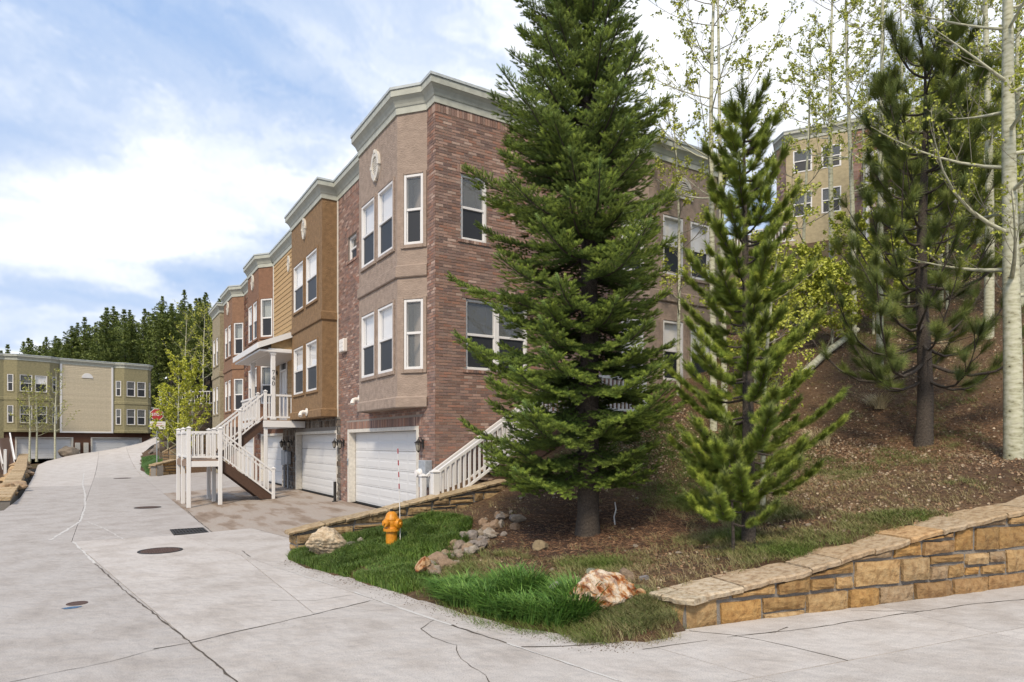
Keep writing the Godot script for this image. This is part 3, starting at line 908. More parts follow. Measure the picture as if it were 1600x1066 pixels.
	oval_vent(t, fA, 26.95, 8.92, 0.17, 0.3)
	# entry door
	var dr := MB.new()
	for e in [[27.3, 27.42, 2.7, 5.25], [28.38, 28.5, 2.7, 5.25], [27.42, 28.38, 5.13, 5.25], [27.42, 28.38, 4.72, 4.8]]:
		dr.fbox(fA, e[0], e[1], e[2], e[3], -0.09, 0.035, Color.WHITE, 0.008)
	var dfr := part(t, "entry_door", dr, M.white_paint)
	var lf := MB.new()
	lf.fbox(fA, 27.42, 28.38, 2.7, 4.72, -0.08, -0.035, Color.WHITE, 0.006)
	for e in [[27.52, 27.86, 2.9, 3.5], [27.94, 28.28, 2.9, 3.5], [27.52, 27.86, 3.65, 4.55], [27.94, 28.28, 3.65, 4.55]]:
		lf.fbox(fA, e[0], e[1], e[2], e[3], -0.036, -0.022, Color.WHITE, 0.006)
	part(dfr, "door_leaf", lf, M.white_paint)
	var tp := MB.new()
	tp.fbox(fA, 27.42, 28.38, 4.8, 5.13, -0.06, -0.05)
	part(dfr, "transom_pane", tp, M.screen)
	var hd := MB.new()
	hd.fbox(fA, 27.48, 27.53, 3.55, 3.8, -0.03, 0.03, Color.WHITE, 0.008)
	part(dfr, "handle", hd, M.black_metal)
	var path2 := [v2(6.4, 20.652), v2(5.9, 20.652), v2(5.9, 24.53), v2(6.4, 24.53), v2(6.4, 29.75)]
	cornice(t, path2)
	roof_slab(t, path2)
	# ---- third and fourth units: rust and rosy brown bays, red flagstone between
	var defs := [[29.75, 30.38, 32.85, 33.5, 36.6, Color(0.34, 0.185, 0.115), "rust brown stucco townhouse behind the porch, red flagstone strip beside its bay", 27.95, 32.4],
		[36.6, 37.2, 39.95, 40.5, 41.4, Color(0.370, 0.215, 0.130), "rosy brown stucco townhouse farther up, behind the white stairs", 34.0, 38.6]]
	for di in 2:
		var e: Array = defs[di]
		t = thing("townhouse", e[6], "building", P(X0, 0, e[0]), "attached townhouses along the drive")
		var bp := [v2(6.4, e[0]), v2(5.9, e[1]), v2(5.9, e[2]), v2(6.4, e[3])]
		var L0: float = bp[0].distance_to(bp[1]); var L1: float = bp[1].distance_to(bp[2])
		bay(t, bp, e[5], 2.63, [
			[1, 0.26, 1.14, 6.42, 8.08, "blind"], [1, 1.36, 2.24, 6.42, 8.08, "blind"], [1, 0.26, 1.14, 3.5, 5.15, "half"], [1, 1.36, 2.24, 3.5, 5.15, "half"],
			[0, 0.06, L0 - 0.12, 6.42, 8.08, "curtain"], [0, 0.06, L0 - 0.12, 3.5, 5.15, "curtain"]])
		oval_vent(t, fr_seg(bp[1], bp[2]), 1.25, 9.07, 0.2, 0.33)
		var red := [[0.30, 0.13, 0.08], [0.36, 0.19, 0.12], [0.24, 0.11, 0.08], [0.40, 0.26, 0.18], [0.20, 0.12, 0.10]]
		stone_veneer(t, fA, e[3], e[4], 2.6, 9.46, [], red, 0.3 if di == 0 else 0.42)
		var lo: float = 28.0 if di == 0 else 33.8
		var hi: float = 33.8 if di == 0 else 41.4
		var lw := MB.new()
		sheet(lw, fA, lo, hi, -0.1, 2.63, [[e[7] + 0.06, e[8], -0.1, 2.2]], 0.2, Color(0.28, 0.14, 0.09))
		part(t, "garage_wall", lw, M.stucco)
		garage(t, fA, e[7] + 0.06, e[8], 2.2)
		if di == 0:
			stone_veneer(t, fr_front(X0 - 0.004), 32.45, 33.75, -0.1, 2.6, [], red, 0.3)
		var pth := [v2(6.4, e[0]), v2(5.9, e[1]), v2(5.9, e[2]), v2(6.4, e[3]), v2(6.4, e[4])]
		cornice(t, pth)
		roof_slab(t, pth)
	t = thing("townhouse", "cream townhouse at the far end of the row, only a sliver showing", "building", P(X0, 0, 41.4), "attached townhouses along the drive")
	var bp5 := [v2(6.4, 41.4), v2(5.9, 41.402), v2(5.9, 44.4), v2(10.0, 44.4)]
	bay(t, bp5, Color(0.50, 0.43, 0.29), 0.0, [[1, 0.5, 1.3, 6.4, 8.0, "blind"], [1, 1.7, 2.5, 6.4, 8.0, "blind"], [1, 0.5, 1.3, 3.5, 5.1, "blind"], [1, 1.7, 2.5, 3.5, 5.1, "blind"]], [5.66, 5.92])
	cornice(t, [v2(6.4, 41.4), v2(5.9, 41.4), v2(5.9, 44.4), v2(16.0, 44.4)], -0.1)
	roof_slab(t, [v2(6.4, 41.4), v2(5.9, 41.4), v2(5.9, 44.4), v2(6.4, 44.41)])
	# ---- fittings on the facade
	lantern(P(X0 - 0.01, 1.78, 14.12), Vector3(-1, 0, 0), "black wall lantern between the near garage door and the brick corner", 0.85)
	lantern(P(X0 - 0.01, 1.80, 20.0), Vector3(-1, 0, 0), "black wall lantern on the narrow brick pier between two garage doors", 0.85)
	lantern(P(X0 - 0.05, 1.80, 20.5), Vector3(-1, 0, 0), "black wall lantern on the stone edge beside the second garage door", 0.75)
	lantern(P(X0 - 0.06, 1.8, 26.35), Vector3(-1, 0, 0), "black wall lantern on the stone pier, its right side", 0.82)
	lantern(P(X0 - 0.06, 1.8, 27.5), Vector3(-1, 0, 0), "black wall lantern on the stone pier, its left side", 0.82)
	lantern(P(X0 - 0.02, 4.75, 29.0), Vector3(-1, 0, 0), "black wall lantern on the siding beside the entry door", 0.75)
	elbow_pipe(P(X0 - 0.01, 3.05, 18.55), "white elbow flue pipe on the brick above the second lantern")
	elbow_pipe(P(XB - 0.06, 2.82, 22.2), "white elbow flue pipe under the tan stucco box")
	var vb := thing("vent_hood", "white louvred vent box high on the brick wall", "vent", P(X0, 4.7, 19.9))
	var q := MB.new()
	q.fbox(fA, 19.68, 20.12, 4.58, 4.98, 0.0, 0.14, Color.WHITE, 0.02)
	part(vb, "box", q, M.pale_plastic)
	for k in 3:
		for s in [[19.72, 19.88], [19.92, 20.08]]:
			q = MB.new()
			q.fbox(fA, s[0], s[1], 4.62 + k * 0.12, 4.70 + k * 0.12, 0.139, 0.146, Color.WHITE, 0.002)
			part(vb, "louvre", q, M.blind_white)
	var mt := thing("electric_meter", "grey electric meter box on the brick corner beside the lantern", "meter", P(X0, 0.8, 13.78))
	q = MB.new()
	q.fbox(fA, 13.62, 13.98, 0.78, 1.40, 0.01, 0.2, Color.WHITE, 0.015)
	part(mt, "cabinet", q, M.grey_metal)
	q = MB.new()
	q.lathe(P(X0 - 0.2, 1.1, 13.86), [v2(0.11, 0.0), v2(0.11, 0.04), v2(0.085, 0.06), v2(0.085, 0.12), v2(0.0, 0.13)], 18, Color.WHITE, Basis(Vector3(0, 0, 1), Vector3(-1, 0, 0), Vector3(0, -1, 0)))
	part(mt, "dial", q, M.blind_white)
	q = MB.new()
	q.tube([P(X0 - 0.1, 0.8, 13.8), P(X0 - 0.1, 0.0, 13.8)], [0.03, 0.03], 8)
	part(mt, "conduit", q, M.grey_metal)
	var mt2 := thing("electric_meter", "weathered meter boxes on the stone pier between garages", "meter", P(X0, 0.9, 27.0))
	q = MB.new()
	q.fbox(fA, 26.5, 26.9, 0.95, 1.45, 0.05, 0.2, Color.WHITE, 0.015)
	q.fbox(fA, 27.05, 27.6, 0.9, 1.5, 0.05, 0.18, Color.WHITE, 0.015)
	part(mt2, "cabinet", q, M.grey_metal)
	q = MB.new()
	q.tube([P(X0 - 0.12, 0.95, 26.7), P(X0 - 0.12, 0.0, 26.7)], [0.035, 0.035], 8)
	q.tube([P(X0 - 0.12, 0.9, 27.3), P(X0 - 0.12, 0.0, 27.3)], [0.03, 0.03], 8)
	part(mt2, "conduit", q, M.grey_metal)
	var bo := thing("pipe_bollard", "slim black pipe standing at the foot of the brick pier", "bollard", P(X0 - 0.25, 0, 20.15))
	q = MB.new()
	q.tube([P(X0 - 0.25, -0.03, 20.15), P(X0 - 0.25, 0.6, 20.15)], [0.045, 0.045], 12)
	q.lathe(P(X0 - 0.25, -0.015, 20.15), [v2(0.09, 0.0), v2(0.09, 0.02), v2(0.0, 0.025)], 12)
	part(bo, "post", q, M.black_metal)
	for e in [[19.58, "keypad on the near garage casing"], [25.88, "keypad on the second garage casing"]]:
		var kp := thing("door_keypad", "small grey " + e[1], "keypad", P(X0, 1.2, e[0]))
		q = MB.new()
		q.fbox(fA, e[0] - 0.05, e[0] + 0.04, 1.12, 1.32, 0.02, 0.05, Color.WHITE, 0.008)
		part(kp, "housing", q, M.grey_metal)
		q = MB.new()
		q.fbox(fA, e[0] - 0.035, e[0] + 0.025, 1.14, 1.25, 0.05, 0.056)
		part(kp, "buttons", q, M.black_metal)

# ---------------------------------------------------------------- railings and stairs
func newel(t: Node3D, at: Vector3, h: float, s := 0.055, down := 0.0) -> void:
	var f := [at, Vector3(1, 0, 0), Vector3(0, 0, 1)]
	var b := MB.new()
	b.fbox(f, -s, s, -down, h, -s, s, Color.WHITE, 0.008)
	var o := part(t, "post", b, M.white_paint)
	var c := MB.new()
	c.fbox(f, -s - 0.02, s + 0.02, h, h + 0.03, -s - 0.02, s + 0.02, Color.WHITE, 0.008)
	c.hexa([at + Vector3(-s, h + 0.03, -s), at + Vector3(s, h + 0.03, -s), at + Vector3(s, h + 0.03, s), at + Vector3(-s, h + 0.03, s), at + Vector3(-0.01, h + 0.07, -0.01), at + Vector3(0.01, h + 0.07, -0.01), at + Vector3(0.01, h + 0.07, 0.01), at + Vector3(-0.01, h + 0.07, 0.01)])
	part(o, "post_cap", c, M.white_paint)

# railing between two floor points; h height of handrail above
func railing(t: Node3D, p: Vector3, q: Vector3, h := 0.92, gap := 0.125, low := 0.1) -> void:
	var hd := Vector3(q.x - p.x, 0, q.z - p.z).normalized()
	var side := hd.cross(Vector3.UP)
	var bar := func(y: float, hw: float, hh: float) -> MB:
		var b := MB.new()
		var A := p + Vector3(0, y, 0); var B := q + Vector3(0, y, 0)
		b.hexa([A - side * hw - Vector3(0, hh, 0), A + side * hw - Vector3(0, hh, 0), A + side * hw + Vector3(0, hh, 0), A - side * hw + Vector3(0, hh, 0), B - side * hw - Vector3(0, hh, 0), B + side * hw - Vector3(0, hh, 0), B + side * hw + Vector3(0, hh, 0), B - side * hw + Vector3(0, hh, 0)])
		return b
	var top: MB = bar.call(h - 0.035, 0.045, 0.035)
	part(t, "handrail", top, M.white_paint)
	var bot: MB = bar.call(low, 0.025, 0.03)
	part(t, "bottom_rail", bot, M.white_paint)
	var L := p.distance_to(q)
	var n := maxi(2, int(Vector2(q.x - p.x, q.z - p.z).length() / gap))
	for k in range(1, n):
		var e := p.lerp(q, float(k) / n)
		var b := MB.new()
		b.fbox([e, hd, side], -0.019, 0.019, low, h - 0.05, -0.019, 0.019)
		part(t, "baluster", b, M.white_paint)

func flight(t: Node3D, p: Vector3, q: Vector3, width: Vector3, n: int) -> void:
	# p foot, q head (floor points on the near side), width to the far side
	var run := Vector3(q.x - p.x, 0, q.z - p.z)
	var hd := run.normalized()
	var sw := width.normalized()
	for s in [0.0, 1.0]:
		var o: Vector3 = width * s
		var b := MB.new()
		var A := p + o; var B := q + o
		var th := sw * 0.04
		var dn := Vector3(0, 0.32, 0)
		b.hexa([A - hd * 0.12 - Vector3(0, 0.02, 0), A + hd * 0.45 - Vector3(0, 0.02, 0), A + hd * 0.45 - Vector3(0, 0.02, 0) + th, A - hd * 0.12 - Vector3(0, 0.02, 0) + th, B + Vector3(0, 0.02, 0) - hd * 0.0, B - dn, B - dn + th, B + Vector3(0, 0.02, 0) + th])
		part(t, "stringer", b, M.dark_wood)
	for k in n:
		var e := p + run * ((k + 0.0) / n) + Vector3(0, (q.y - p.y) * (k + 1.0) / (n + 1.0), 0)
		var b := MB.new()
		b.fbox([e, hd, sw], -0.02, run.length() / n + 0.03, -0.04, 0.0, 0.03, width.length() - 0.0, Color.WHITE, 0.006)
		part(t, "tread", b, M.deck_wood)

func stairs_and_porch() -> void:
	var near := 23.1; var far := 26.4
	var t := thing("entry_staircase", "white railed staircase of two flights with raised landing in front of the porch", "staircase", P(3.3, -0.2, 24.4))
	var dy := 1.25
	# landing
	var dk := MB.new()
	var f := [P(0, 0, 0), Vector3(1, 0, 0), Vector3(0, 0, -1)]
	var k := 0
	var u := near
	while u < far - 0.02:
		var b := MB.new()
		b.fbox(f, 2.36, 3.34, dy - 0.035, dy, u, minf(u + 0.135, far), Color.WHITE, 0.004)
		part(t, "deck_board", b, M.deck_wood)
		u += 0.142
	var fa := MB.new()
	fa.fbox(f, 2.34, 3.36, dy - 0.22, dy - 0.036, near - 0.04, near, Color.WHITE, 0.006)
	fa.fbox(f, 3.32, 3.36, dy - 0.22, dy - 0.036, near + 0.001, far, Color.WHITE, 0.006)
	part(t, "fascia", fa, M.white_paint)
	fa = MB.new()
	fa.fbox(f, 2.33, 2.37, dy - 0.22, dy - 0.036, near + 0.001, far, Color.WHITE, 0.006)
	fa.fbox(f, 2.38, 3.31, dy - 0.22, dy - 0.036, far - 0.05, far, Color.WHITE, 0.006)
	part(t, "side_fascia", fa, M.deck_wood)
	for e in [[2.38, 23.1], [2.38, 24.75], [2.38, 26.35], [3.3, 23.1], [3.3, 24.5], [3.3, 25.75]]:
		newel(t, P(e[0], dy, e[1]), 1.0 if e[0] < 3 or e[1] < 23.5 else 1.0, 0.06, dy + 0.26)
	railing(t, P(2.42, dy, near), P(3.26, dy, near), 0.92, 0.105)
	railing(t, P(2.38, dy, near + 0.04), P(2.38, dy, 24.71), 0.92)
	railing(t, P(2.38, dy, 24.79), P(2.38, dy, 26.31), 0.92)
	railing(t, P(2.42, dy, 26.35), P(3.26, dy, 26.35), 0.92)
	# lower flight down to the apron
	flight(t, P(5.0, -0.06, 23.15), P(3.34, dy, 23.15), P(0, 0, 1.15) - P(0, 0, 0), 7)
	newel(t, P(4.96, -0.1, 23.12), 1.02, 0.05, 0.02)
	newel(t, P(4.96, -0.1, 24.35), 1.02, 0.05, 0.02)
	railing(t, P(3.36, dy, 23.12), P(4.92, -0.03, 23.12), 0.92, 0.125)
	railing(t, P(3.36, dy, 24.35), P(4.92, -0.03, 24.35), 0.92, 0.125)
	# upper flight to the porch
	var hy := 2.62
	flight(t, P(3.34, dy, 24.65), P(4.95, hy, 24.65), P(0, 0, 1.15), 7)
	newel(t, P(4.15, lerpf(dy, hy, 0.5), 24.6), 0.98, 0.05, 0.3)
	railing(t, P(3.36, dy + 0.02, 24.6), P(4.1, lerpf(dy, hy, 0.47), 24.6), 0.94, 0.12)
	railing(t, P(4.2, lerpf(dy, hy, 0.53), 24.6), P(4.92, hy, 24.6), 0.94, 0.12)
	railing(t, P(3.36, dy + 0.02, 25.85), P(4.92, hy, 25.85), 0.94, 0.12)
	# porch
	t = thing("entry_porch", "white entry porch with shed roof on posts carrying the house number", "porch", P(5.2, 0, 26.5))
	u = 24.56
	while u < 29.2:
		var b := MB.new()
		b.fbox(f, 4.95, 6.36, hy - 0.03, hy, u, u + 0.135, Color.WHITE, 0.004)
		part(t, "deck_board", b, M.deck_wood)
		u += 0.142
	fa = MB.new()
	fa.fbox(f, 4.93, 6.38, hy - 0.27, hy - 0.031, 24.50, 24.555, Color.WHITE, 0.008)
	fa.fbox(f, 4.93, 4.98, hy - 0.27, hy - 0.031, 24.556, 29.2, Color.WHITE, 0.008)
	fa.fbox(f, 4.99, 6.38, hy - 0.24, hy - 0.2, 24.556, 29.2, Color.WHITE)
	part(t, "fascia", fa, M.white_paint)
	var ps := MB.new()
	for e in [[5.27, 24.62], [5.27, 28.3]]:
		ps = MB.new()
		ps.fbox(f, e[0] - 0.075, e[0] + 0.075, hy, 5.05, e[1] - 0.075, e[1] + 0.075, Color.WHITE, 0.012)
		ps.fbox(f, e[0] - 0.1, e[0] + 0.1, hy, hy + 0.1, e[1] - 0.1, e[1] + 0.1, Color.WHITE, 0.012)
		ps.fbox(f, e[0] - 0.1, e[0] + 0.1, 4.95, 5.05, e[1] - 0.1, e[1] + 0.1, Color.WHITE, 0.012)
		part(t, "post", ps, M.white_paint)
	for e in [[5.02, 24.62], [5.02, 28.9]]:
		ps = MB.new()
		ps.fbox(f, e[0] - 0.06, e[0] + 0.06, 0.0, hy - 0.27, e[1] - 0.06, e[1] + 0.06, Color.WHITE, 0.01)
		part(t, "support_post", ps, M.white_paint)
	newel(t, P(5.0, hy, 24.6), 1.0, 0.055)
	newel(t, P(5.0, hy, 25.9), 1.0, 0.055)
	railing(t, P(5.06, hy, 24.58), P(5.19, hy, 24.58), 0.92, 0.06)
	railing(t, P(5.36, hy, 24.58), P(6.3, hy, 24.58), 0.92, 0.125)
	railing(t, P(5.0, hy, 25.96), P(5.0, hy, 29.15), 0.92, 0.125)
	# shed roof: eave along the drive, rising to the wall
	var rf := MB.new()
	var ze := 24.42; var zf := 29.5
	var pr := [[4.75, 5.25], [6.42, 5.92]]
	rf.hexa([P(4.75, 5.25, ze), P(6.42, 5.92, ze), P(6.42, 5.92, zf), P(4.75, 5.25, zf), P(4.75, 5.36, ze), P(6.42, 6.03, ze), P(6.42, 6.03, zf), P(4.75, 5.36, zf)])
	part(t, "roof", rf, M.metal_cap)
	var rk := MB.new()
	rk.hexa([P(4.73, 5.14, ze - 0.03), P(6.0, 5.65, ze - 0.03), P(6.0, 5.65, ze - 0.001), P(4.73, 5.14, ze - 0.001), P(4.73, 5.34, ze - 0.03), P(6.0, 5.85, ze - 0.03), P(6.0, 5.85, ze - 0.001), P(4.73, 5.34, ze - 0.001)])
	rk.fbox(f, 4.70, 4.745, 5.13, 5.34, ze, zf, Color.WHITE, 0.008)
	part(t, "fascia_board", rk, M.white_paint)
	var sf := MB.new()
	sf.fbox(f, 4.78, 6.40, 5.05, 5.12, ze + 0.06, zf - 0.1, Color.WHITE)
	part(t, "ceiling", sf, M.white_paint)
	var bm := MB.new()
	bm.fbox(f, 5.1, 6.3, 5.03, 5.18, 24.50, 24.66, Color.WHITE, 0.01)
	bm.fbox(f, 5.17, 5.37, 5.03, 5.18, 24.67, 29.3, Color.WHITE, 0.01)
	part(t, "beam", bm, M.white_paint)
	var gb := MB.new()
	gb.hexa([P(5.2, 5.18, 24.58), P(6.36, 5.18, 24.58), P(6.36, 5.18, 24.62), P(5.2, 5.18, 24.62), P(5.2, 5.43, 24.58), P(6.36, 5.88, 24.58), P(6.36, 5.88, 24.62), P(5.2, 5.43, 24.62)], Color(0.52, 0.35, 0.17))
	part(t, "gable_board", gb, M.siding)
	var font := SystemFont.new()
	font.font_names = PackedStringArray(["Droid Serif"])
	for e in [["7", 4.32], ["4", 4.12], ["0", 3.92]]:
		var tm := TextMesh.new()
		tm.text = e[0]
		tm.font = font
		tm.font_size = 32
		tm.pixel_size = 0.0062
		tm.depth = 0.012
		var o := MeshInstance3D.new()
		o.name = "number"
		o.mesh = tm
		o.material_override = M.black_metal
		t.add_child(o, true)
		o.position = P(5.27, e[1], 24.62 - 0.081) - t.position
	# side stairs climbing the bank along the brick wall
	t = thing("side_staircase", "white railed steps climbing along the brick side wall behind the spruce", "staircase", P(5.9, 0, 12.9))
	var s0 := P(5.9, 0.05, 12.45); var s1 := P(9.6, 2.45, 12.45)
	flight(t, s0, s1, P(0, 0, 0.95), 14)
	newel(t, P(5.9, 0.1, 12.45), 1.08, 0.075, 0.1)
	railing(t, P(5.95, 0.3, 12.45), P(9.6, 2.67, 12.45), 0.92, 0.125)
	newel(t, P(6.05, 0.1, 13.38), 0.95, 0.06, 0.1)
	railing(t, P(6.1, 0.15, 13.38), P(9.6, 2.45, 13.38), 0.92, 0.125)
	newel(t, P(9.65, 2.45, 12.45), 1.0, 0.06, 0.6)
	var ld := MB.new()
	ld.fbox(f, 9.62, 11.6, 2.3, 2.46, 12.2, 13.45, Color.WHITE, 0.01)
	part(t, "landing", ld, M.white_paint)
	ld = MB.new()
	ld.fbox(f, 9.62, 11.6, 2.46, 2.5, 12.2, 13.45, Color.WHITE, 0.006)
	part(t, "landing_floor", ld, M.deck_wood)
	newel(t, P(11.55, 2.5, 12.25), 1.0, 0.06, 0.6)
	railing(t, P(9.7, 2.5, 12.25), P(11.5, 2.5, 12.25), 0.92, 0.125)

# ---------------------------------------------------------------- ground
var gx := []
var gu := []
var gh := PackedFloat32Array()
var wob := FastNoiseLite.new()

func road_h(x: float, u: float) -> float:
	var s := maxf(0.0, u - 45.0)
	var h := -0.27 + s * s * (0.0008 + 0.00018 * (x + 3.0))
	if u < 46.0: h += 0.27 * clampf((x - 2.2) / 4.2, 0.0, 1.0) * smoothstep(11.0, 13.5, u)
	if u < 7.0: h += 0.0127 * maxf(0.0, x - 5.5)
	return h

func tps(x: float, u: float) -> float:
	var px := x / 20.0; var pu := u / 20.0
	var n := TX.size()
	var h: float = TW[n] + TW[n + 1] * px + TW[n + 2] * pu
	for i in n:
		var r: float = (px - TX[i]) * (px - TX[i]) + (pu - TU[i]) * (pu - TU[i])
		if r > 0.0: h += TW[i] * r * log(r + 1e-12)
	return h

const CONCRETE := [[-12, -9], [32, -9], [32, -0.6], [14, 3.4], [11, 4.03], [8.07, 4.64], [6.66, 4.97], [5.53, 5.18], [4.75, 5.2], [4.45, 5.24], [4.33, 5.6], [3.96, 6.26], [3.71, 7.35], [3.55, 8.26], [3.42, 9.03], [3.26, 9.89], [2.98, 11.0], [2.86, 11.9], [2.92, 12.3], [3.05, 12.42], [6.44, 12.42], [6.44, 45.4], [4.1, 46.8], [2.97, 44.9], [2.6, 50], [2.55, 56], [2.9, 61], [3.1, 65], [3.4, 69.5], [4.3, 74], [9, 82], [8, 84.5], [3.6, 77.2], [1.5, 75.8], [-0.4, 75.6], [-1.6, 76], [-2.8, 75.2], [-4.0, 71.5], [-4.3, 66], [-3.1, 42.5], [-2.55, 31], [-2.5, 25.3], [-8, 22], [-12, 12]]
const LOW := [[-11.5, -8.5], [31, -8.5], [31, -0.2], [14, 3.78], [11, 4.41], [8.1, 5.02], [6.7, 5.34], [5.75, 5.5], [5.3, 4.95], [4.7, 4.8], [4.0, 5.4], [3.6, 6.2], [3.35, 7.35], [3.15, 8.26], [3.0, 9.0], [2.85, 9.9], [2.6, 11.0], [2.5, 12.0], [2.75, 12.27], [6.0, 12.27], [6.0, 13.45], [6.7, 13.9], [15.6, 13.9], [15.6, 44.0], [6.6, 44.0], [6.3, 45.0], [4.1, 46.3], [3.0, 44.3], [2.2, 49], [2.2, 56], [2.5, 61], [2.7, 65], [3.0, 69.5], [3.9, 73.6], [7.5, 82], [3.6, 76.5], [1.5, 75.2], [-1.6, 75.2], [-3.6, 71], [-3.9, 66], [-2.7, 42.5], [-2.15, 31], [-2.1, 25.6], [-7.6, 22], [-11.5, 12]]
func poly(a: Array) -> PackedVector2Array:
	var o := PackedVector2Array()
	for e in a: o.append(Vector2(e[0], e[1]))
	return o

func lines(a: float, b: float, step: float, lo: float, hi: float, cap: float, cap_lo: float, cap_hi: float) -> Array:
	var o := []
	var x := a
	while x <= b:
		o.append(x); x += step
	var s := step
	x = o[o.size() - 1]
	while x < hi:
		s = minf(s * 1.12, cap) if x < cap_hi else s * 1.2
		x += s; o.append(x)
	s = step
	x = a
	while x > lo:
		s = minf(s * 1.12, cap) if x > cap_lo else s * 1.2
		x -= s; o.push_front(x)
	return o

func ground() -> void:
	wob.seed = 9; wob.frequency = 0.35; wob.fractal_octaves = 4
	gx = lines(2.4, 15.0, 0.2, -420, 420, 1.3, -10, 34)
	gu = lines(3.0, 13.4, 0.2, -300, 520, 1.3, -4, 92)
	var low := poly(LOW)
	var conc := poly(CONCRETE)
	var nx := gx.size(); var nu := gu.size()
	gh.resize(nx * nu)
	var b := MB.new()
	for j in nu:
		for i in nx:
			var x: float = gx[i]; var u: float = gu[j]
			var h := tps(x, u)
			var q := wob.get_noise_2d(x, u)
			var near_road := smoothstep(3.6, 6.0, x)
			h += q * 0.09 * near_road
			if Geometry2D.is_point_in_polygon(Vector2(x, u), low):
				h = minf(h, minf(road_h(x, u) - 0.3, -0.3)) if u < 46 else road_h(x, u) - 0.3
			elif Geometry2D.is_point_in_polygon(Vector2(x, u), conc) and (x < 5.6 or u > 14):
				h = minf(h, road_h(x, u) - 0.03)
			gh[j * nx + i] = h
	for j in nu:
		for i in nx:
			var x: float = gx[i]; var u: float = gu[j]
			var h := gh[j * nx + i]
			var dx := gh[j * nx + mini(i + 1, nx - 1)] - gh[j * nx + maxi(i - 1, 0)]
			var du := gh[mini(j + 1, nu - 1) * nx + i] - gh[maxi(j - 1, 0) * nx + i]
			var wx: float = gx[mini(i + 1, nx - 1)] - gx[maxi(i - 1, 0)]; var wu: float = gu[mini(j + 1, nu - 1)] - gu[maxi(j - 1, 0)]
			b.v.append(P(x, h, u))
			b.n.append(Vector3(-dx / wx, 1, du / wu).normalized())
			var k := 0.5 + 0.5 * wob.get_noise_2d(x * 0.9 + 40, u * 0.9)
			var col := Color(0.17, 0.125, 0.086).lerp(Color(0.34, 0.28, 0.195), clampf(k * 1.3 - 0.12, 0, 1))
			var gq := smoothstep(0.1, 0.35, wob.get_noise_2d(x * 0.55 - 90, u * 0.55))
			col = col.lerp(Color(0.15, 0.18, 0.055), 0.65 * gq)
			# dark duff of fallen needles round the conifers
			for e in [[7.15, 8.9, 1.9], [7.75, 6.2, 1.1]]:
				var dd: float = Vector2(x - e[0], u - e[1]).length() / e[2] + 0.5 * wob.get_noise_2d(x * 2.0, u * 2.0)
				if dd < 1.2: col = col.lerp(Color(0.115, 0.068, 0.045), 0.85 * smoothstep(1.2, 0.6, dd))
			if u > 80 or u < -20: col = Color(0.09, 0.085, 0.045)
			b.c.append(col)
	for j in nu - 1:
		for i in nx - 1:
			var a := j * nx + i
			b.t.append(a); b.t.append(a + nx); b.t.append(a + 1)
			b.t.append(a + 1); b.t.append(a + nx); b.t.append(a + nx + 1)
	struct("ground", b, M.soil)

func find(a: Array, x: float) -> int:
	var lo := 0; var hi := a.size() - 2
	while lo < hi:
		var m := (lo + hi + 1) / 2
		if a[m] <= x: lo = m
		else: hi = m - 1
	return lo

func hgt(x: float, u: float) -> float:
	var i := find(gx, x); var j := find(gu, u)
	var s: float = (x - gx[i]) / (gx[i + 1] - gx[i]); var t: float = (u - gu[j]) / (gu[j + 1] - gu[j])
	var nx := gx.size()
	return lerpf(lerpf(gh[j * nx + i], gh[j * nx + i + 1], s), lerpf(gh[(j + 1) * nx + i], gh[(j + 1) * nx + i + 1], s), t)

# ---------------------------------------------------------------- concrete drive
func half(p: Vector2, q: Vector2, side: float) -> PackedVector2Array:
	var d := (q - p).normalized() * 600.0
	var n := Vector2(-d.y, d.x) * side
	var o := PackedVector2Array([p - d, p + d, p + d + n, p - d + n])
	if Geometry2D.is_polygon_clockwise(o): o.reverse()
	return o

func cut(polys: Array, p: Vector2, q: Vector2) -> Array:
	var o := []
	for e in polys:
		for s in [1.0, -1.0]:
			for r in Geometry2D.intersect_polygons(e, half(p, q, s)): o.append(r)
	return o

func lay(b: MB, pg: PackedVector2Array, up: float, col: Color, thick: float) -> void:
	var lo := pg[0]; var hi := pg[0]
	for p in pg:
		lo = lo.min(p); hi = hi.max(p)
	var step := 1.6
	var ix := int(floor(lo.x / step)); var iu := int(floor(lo.y / step))
	for i in range(ix, int(ceil(hi.x / step)) + 1):
		for j in range(iu, int(ceil(hi.y / step)) + 1):
			var cell := PackedVector2Array([Vector2(i, j) * step, Vector2(i + 1, j) * step, Vector2(i + 1, j + 1) * step, Vector2(i, j + 1) * step])
			for r in Geometry2D.intersect_polygons(pg, cell):
				var tr := Geometry2D.triangulate_polygon(r)
				for k in range(0, tr.size(), 3):
					var q := []
					for e in 3:
						var p: Vector2 = r[tr[k + e]]
						q.append(P(p.x, road_h(p.x, p.y) + up, p.y))
					b.trin(q[0], q[1], q[2], Vector3.UP, col)
	if thick > 0.0:
		for k in pg.size():
			var p := pg[k]; var q := pg[(k + 1) % pg.size()]
			var d := q - p
			var n := P(d.y, 0, -d.x)
			var A := P(p.x, road_h(p.x, p.y) + up, p.y); var B := P(q.x, road_h(q.x, q.y) + up, q.y)
			b.quadn(A, B, B - Vector3(0, thick, 0), A - Vector3(0, thick, 0), n, col)

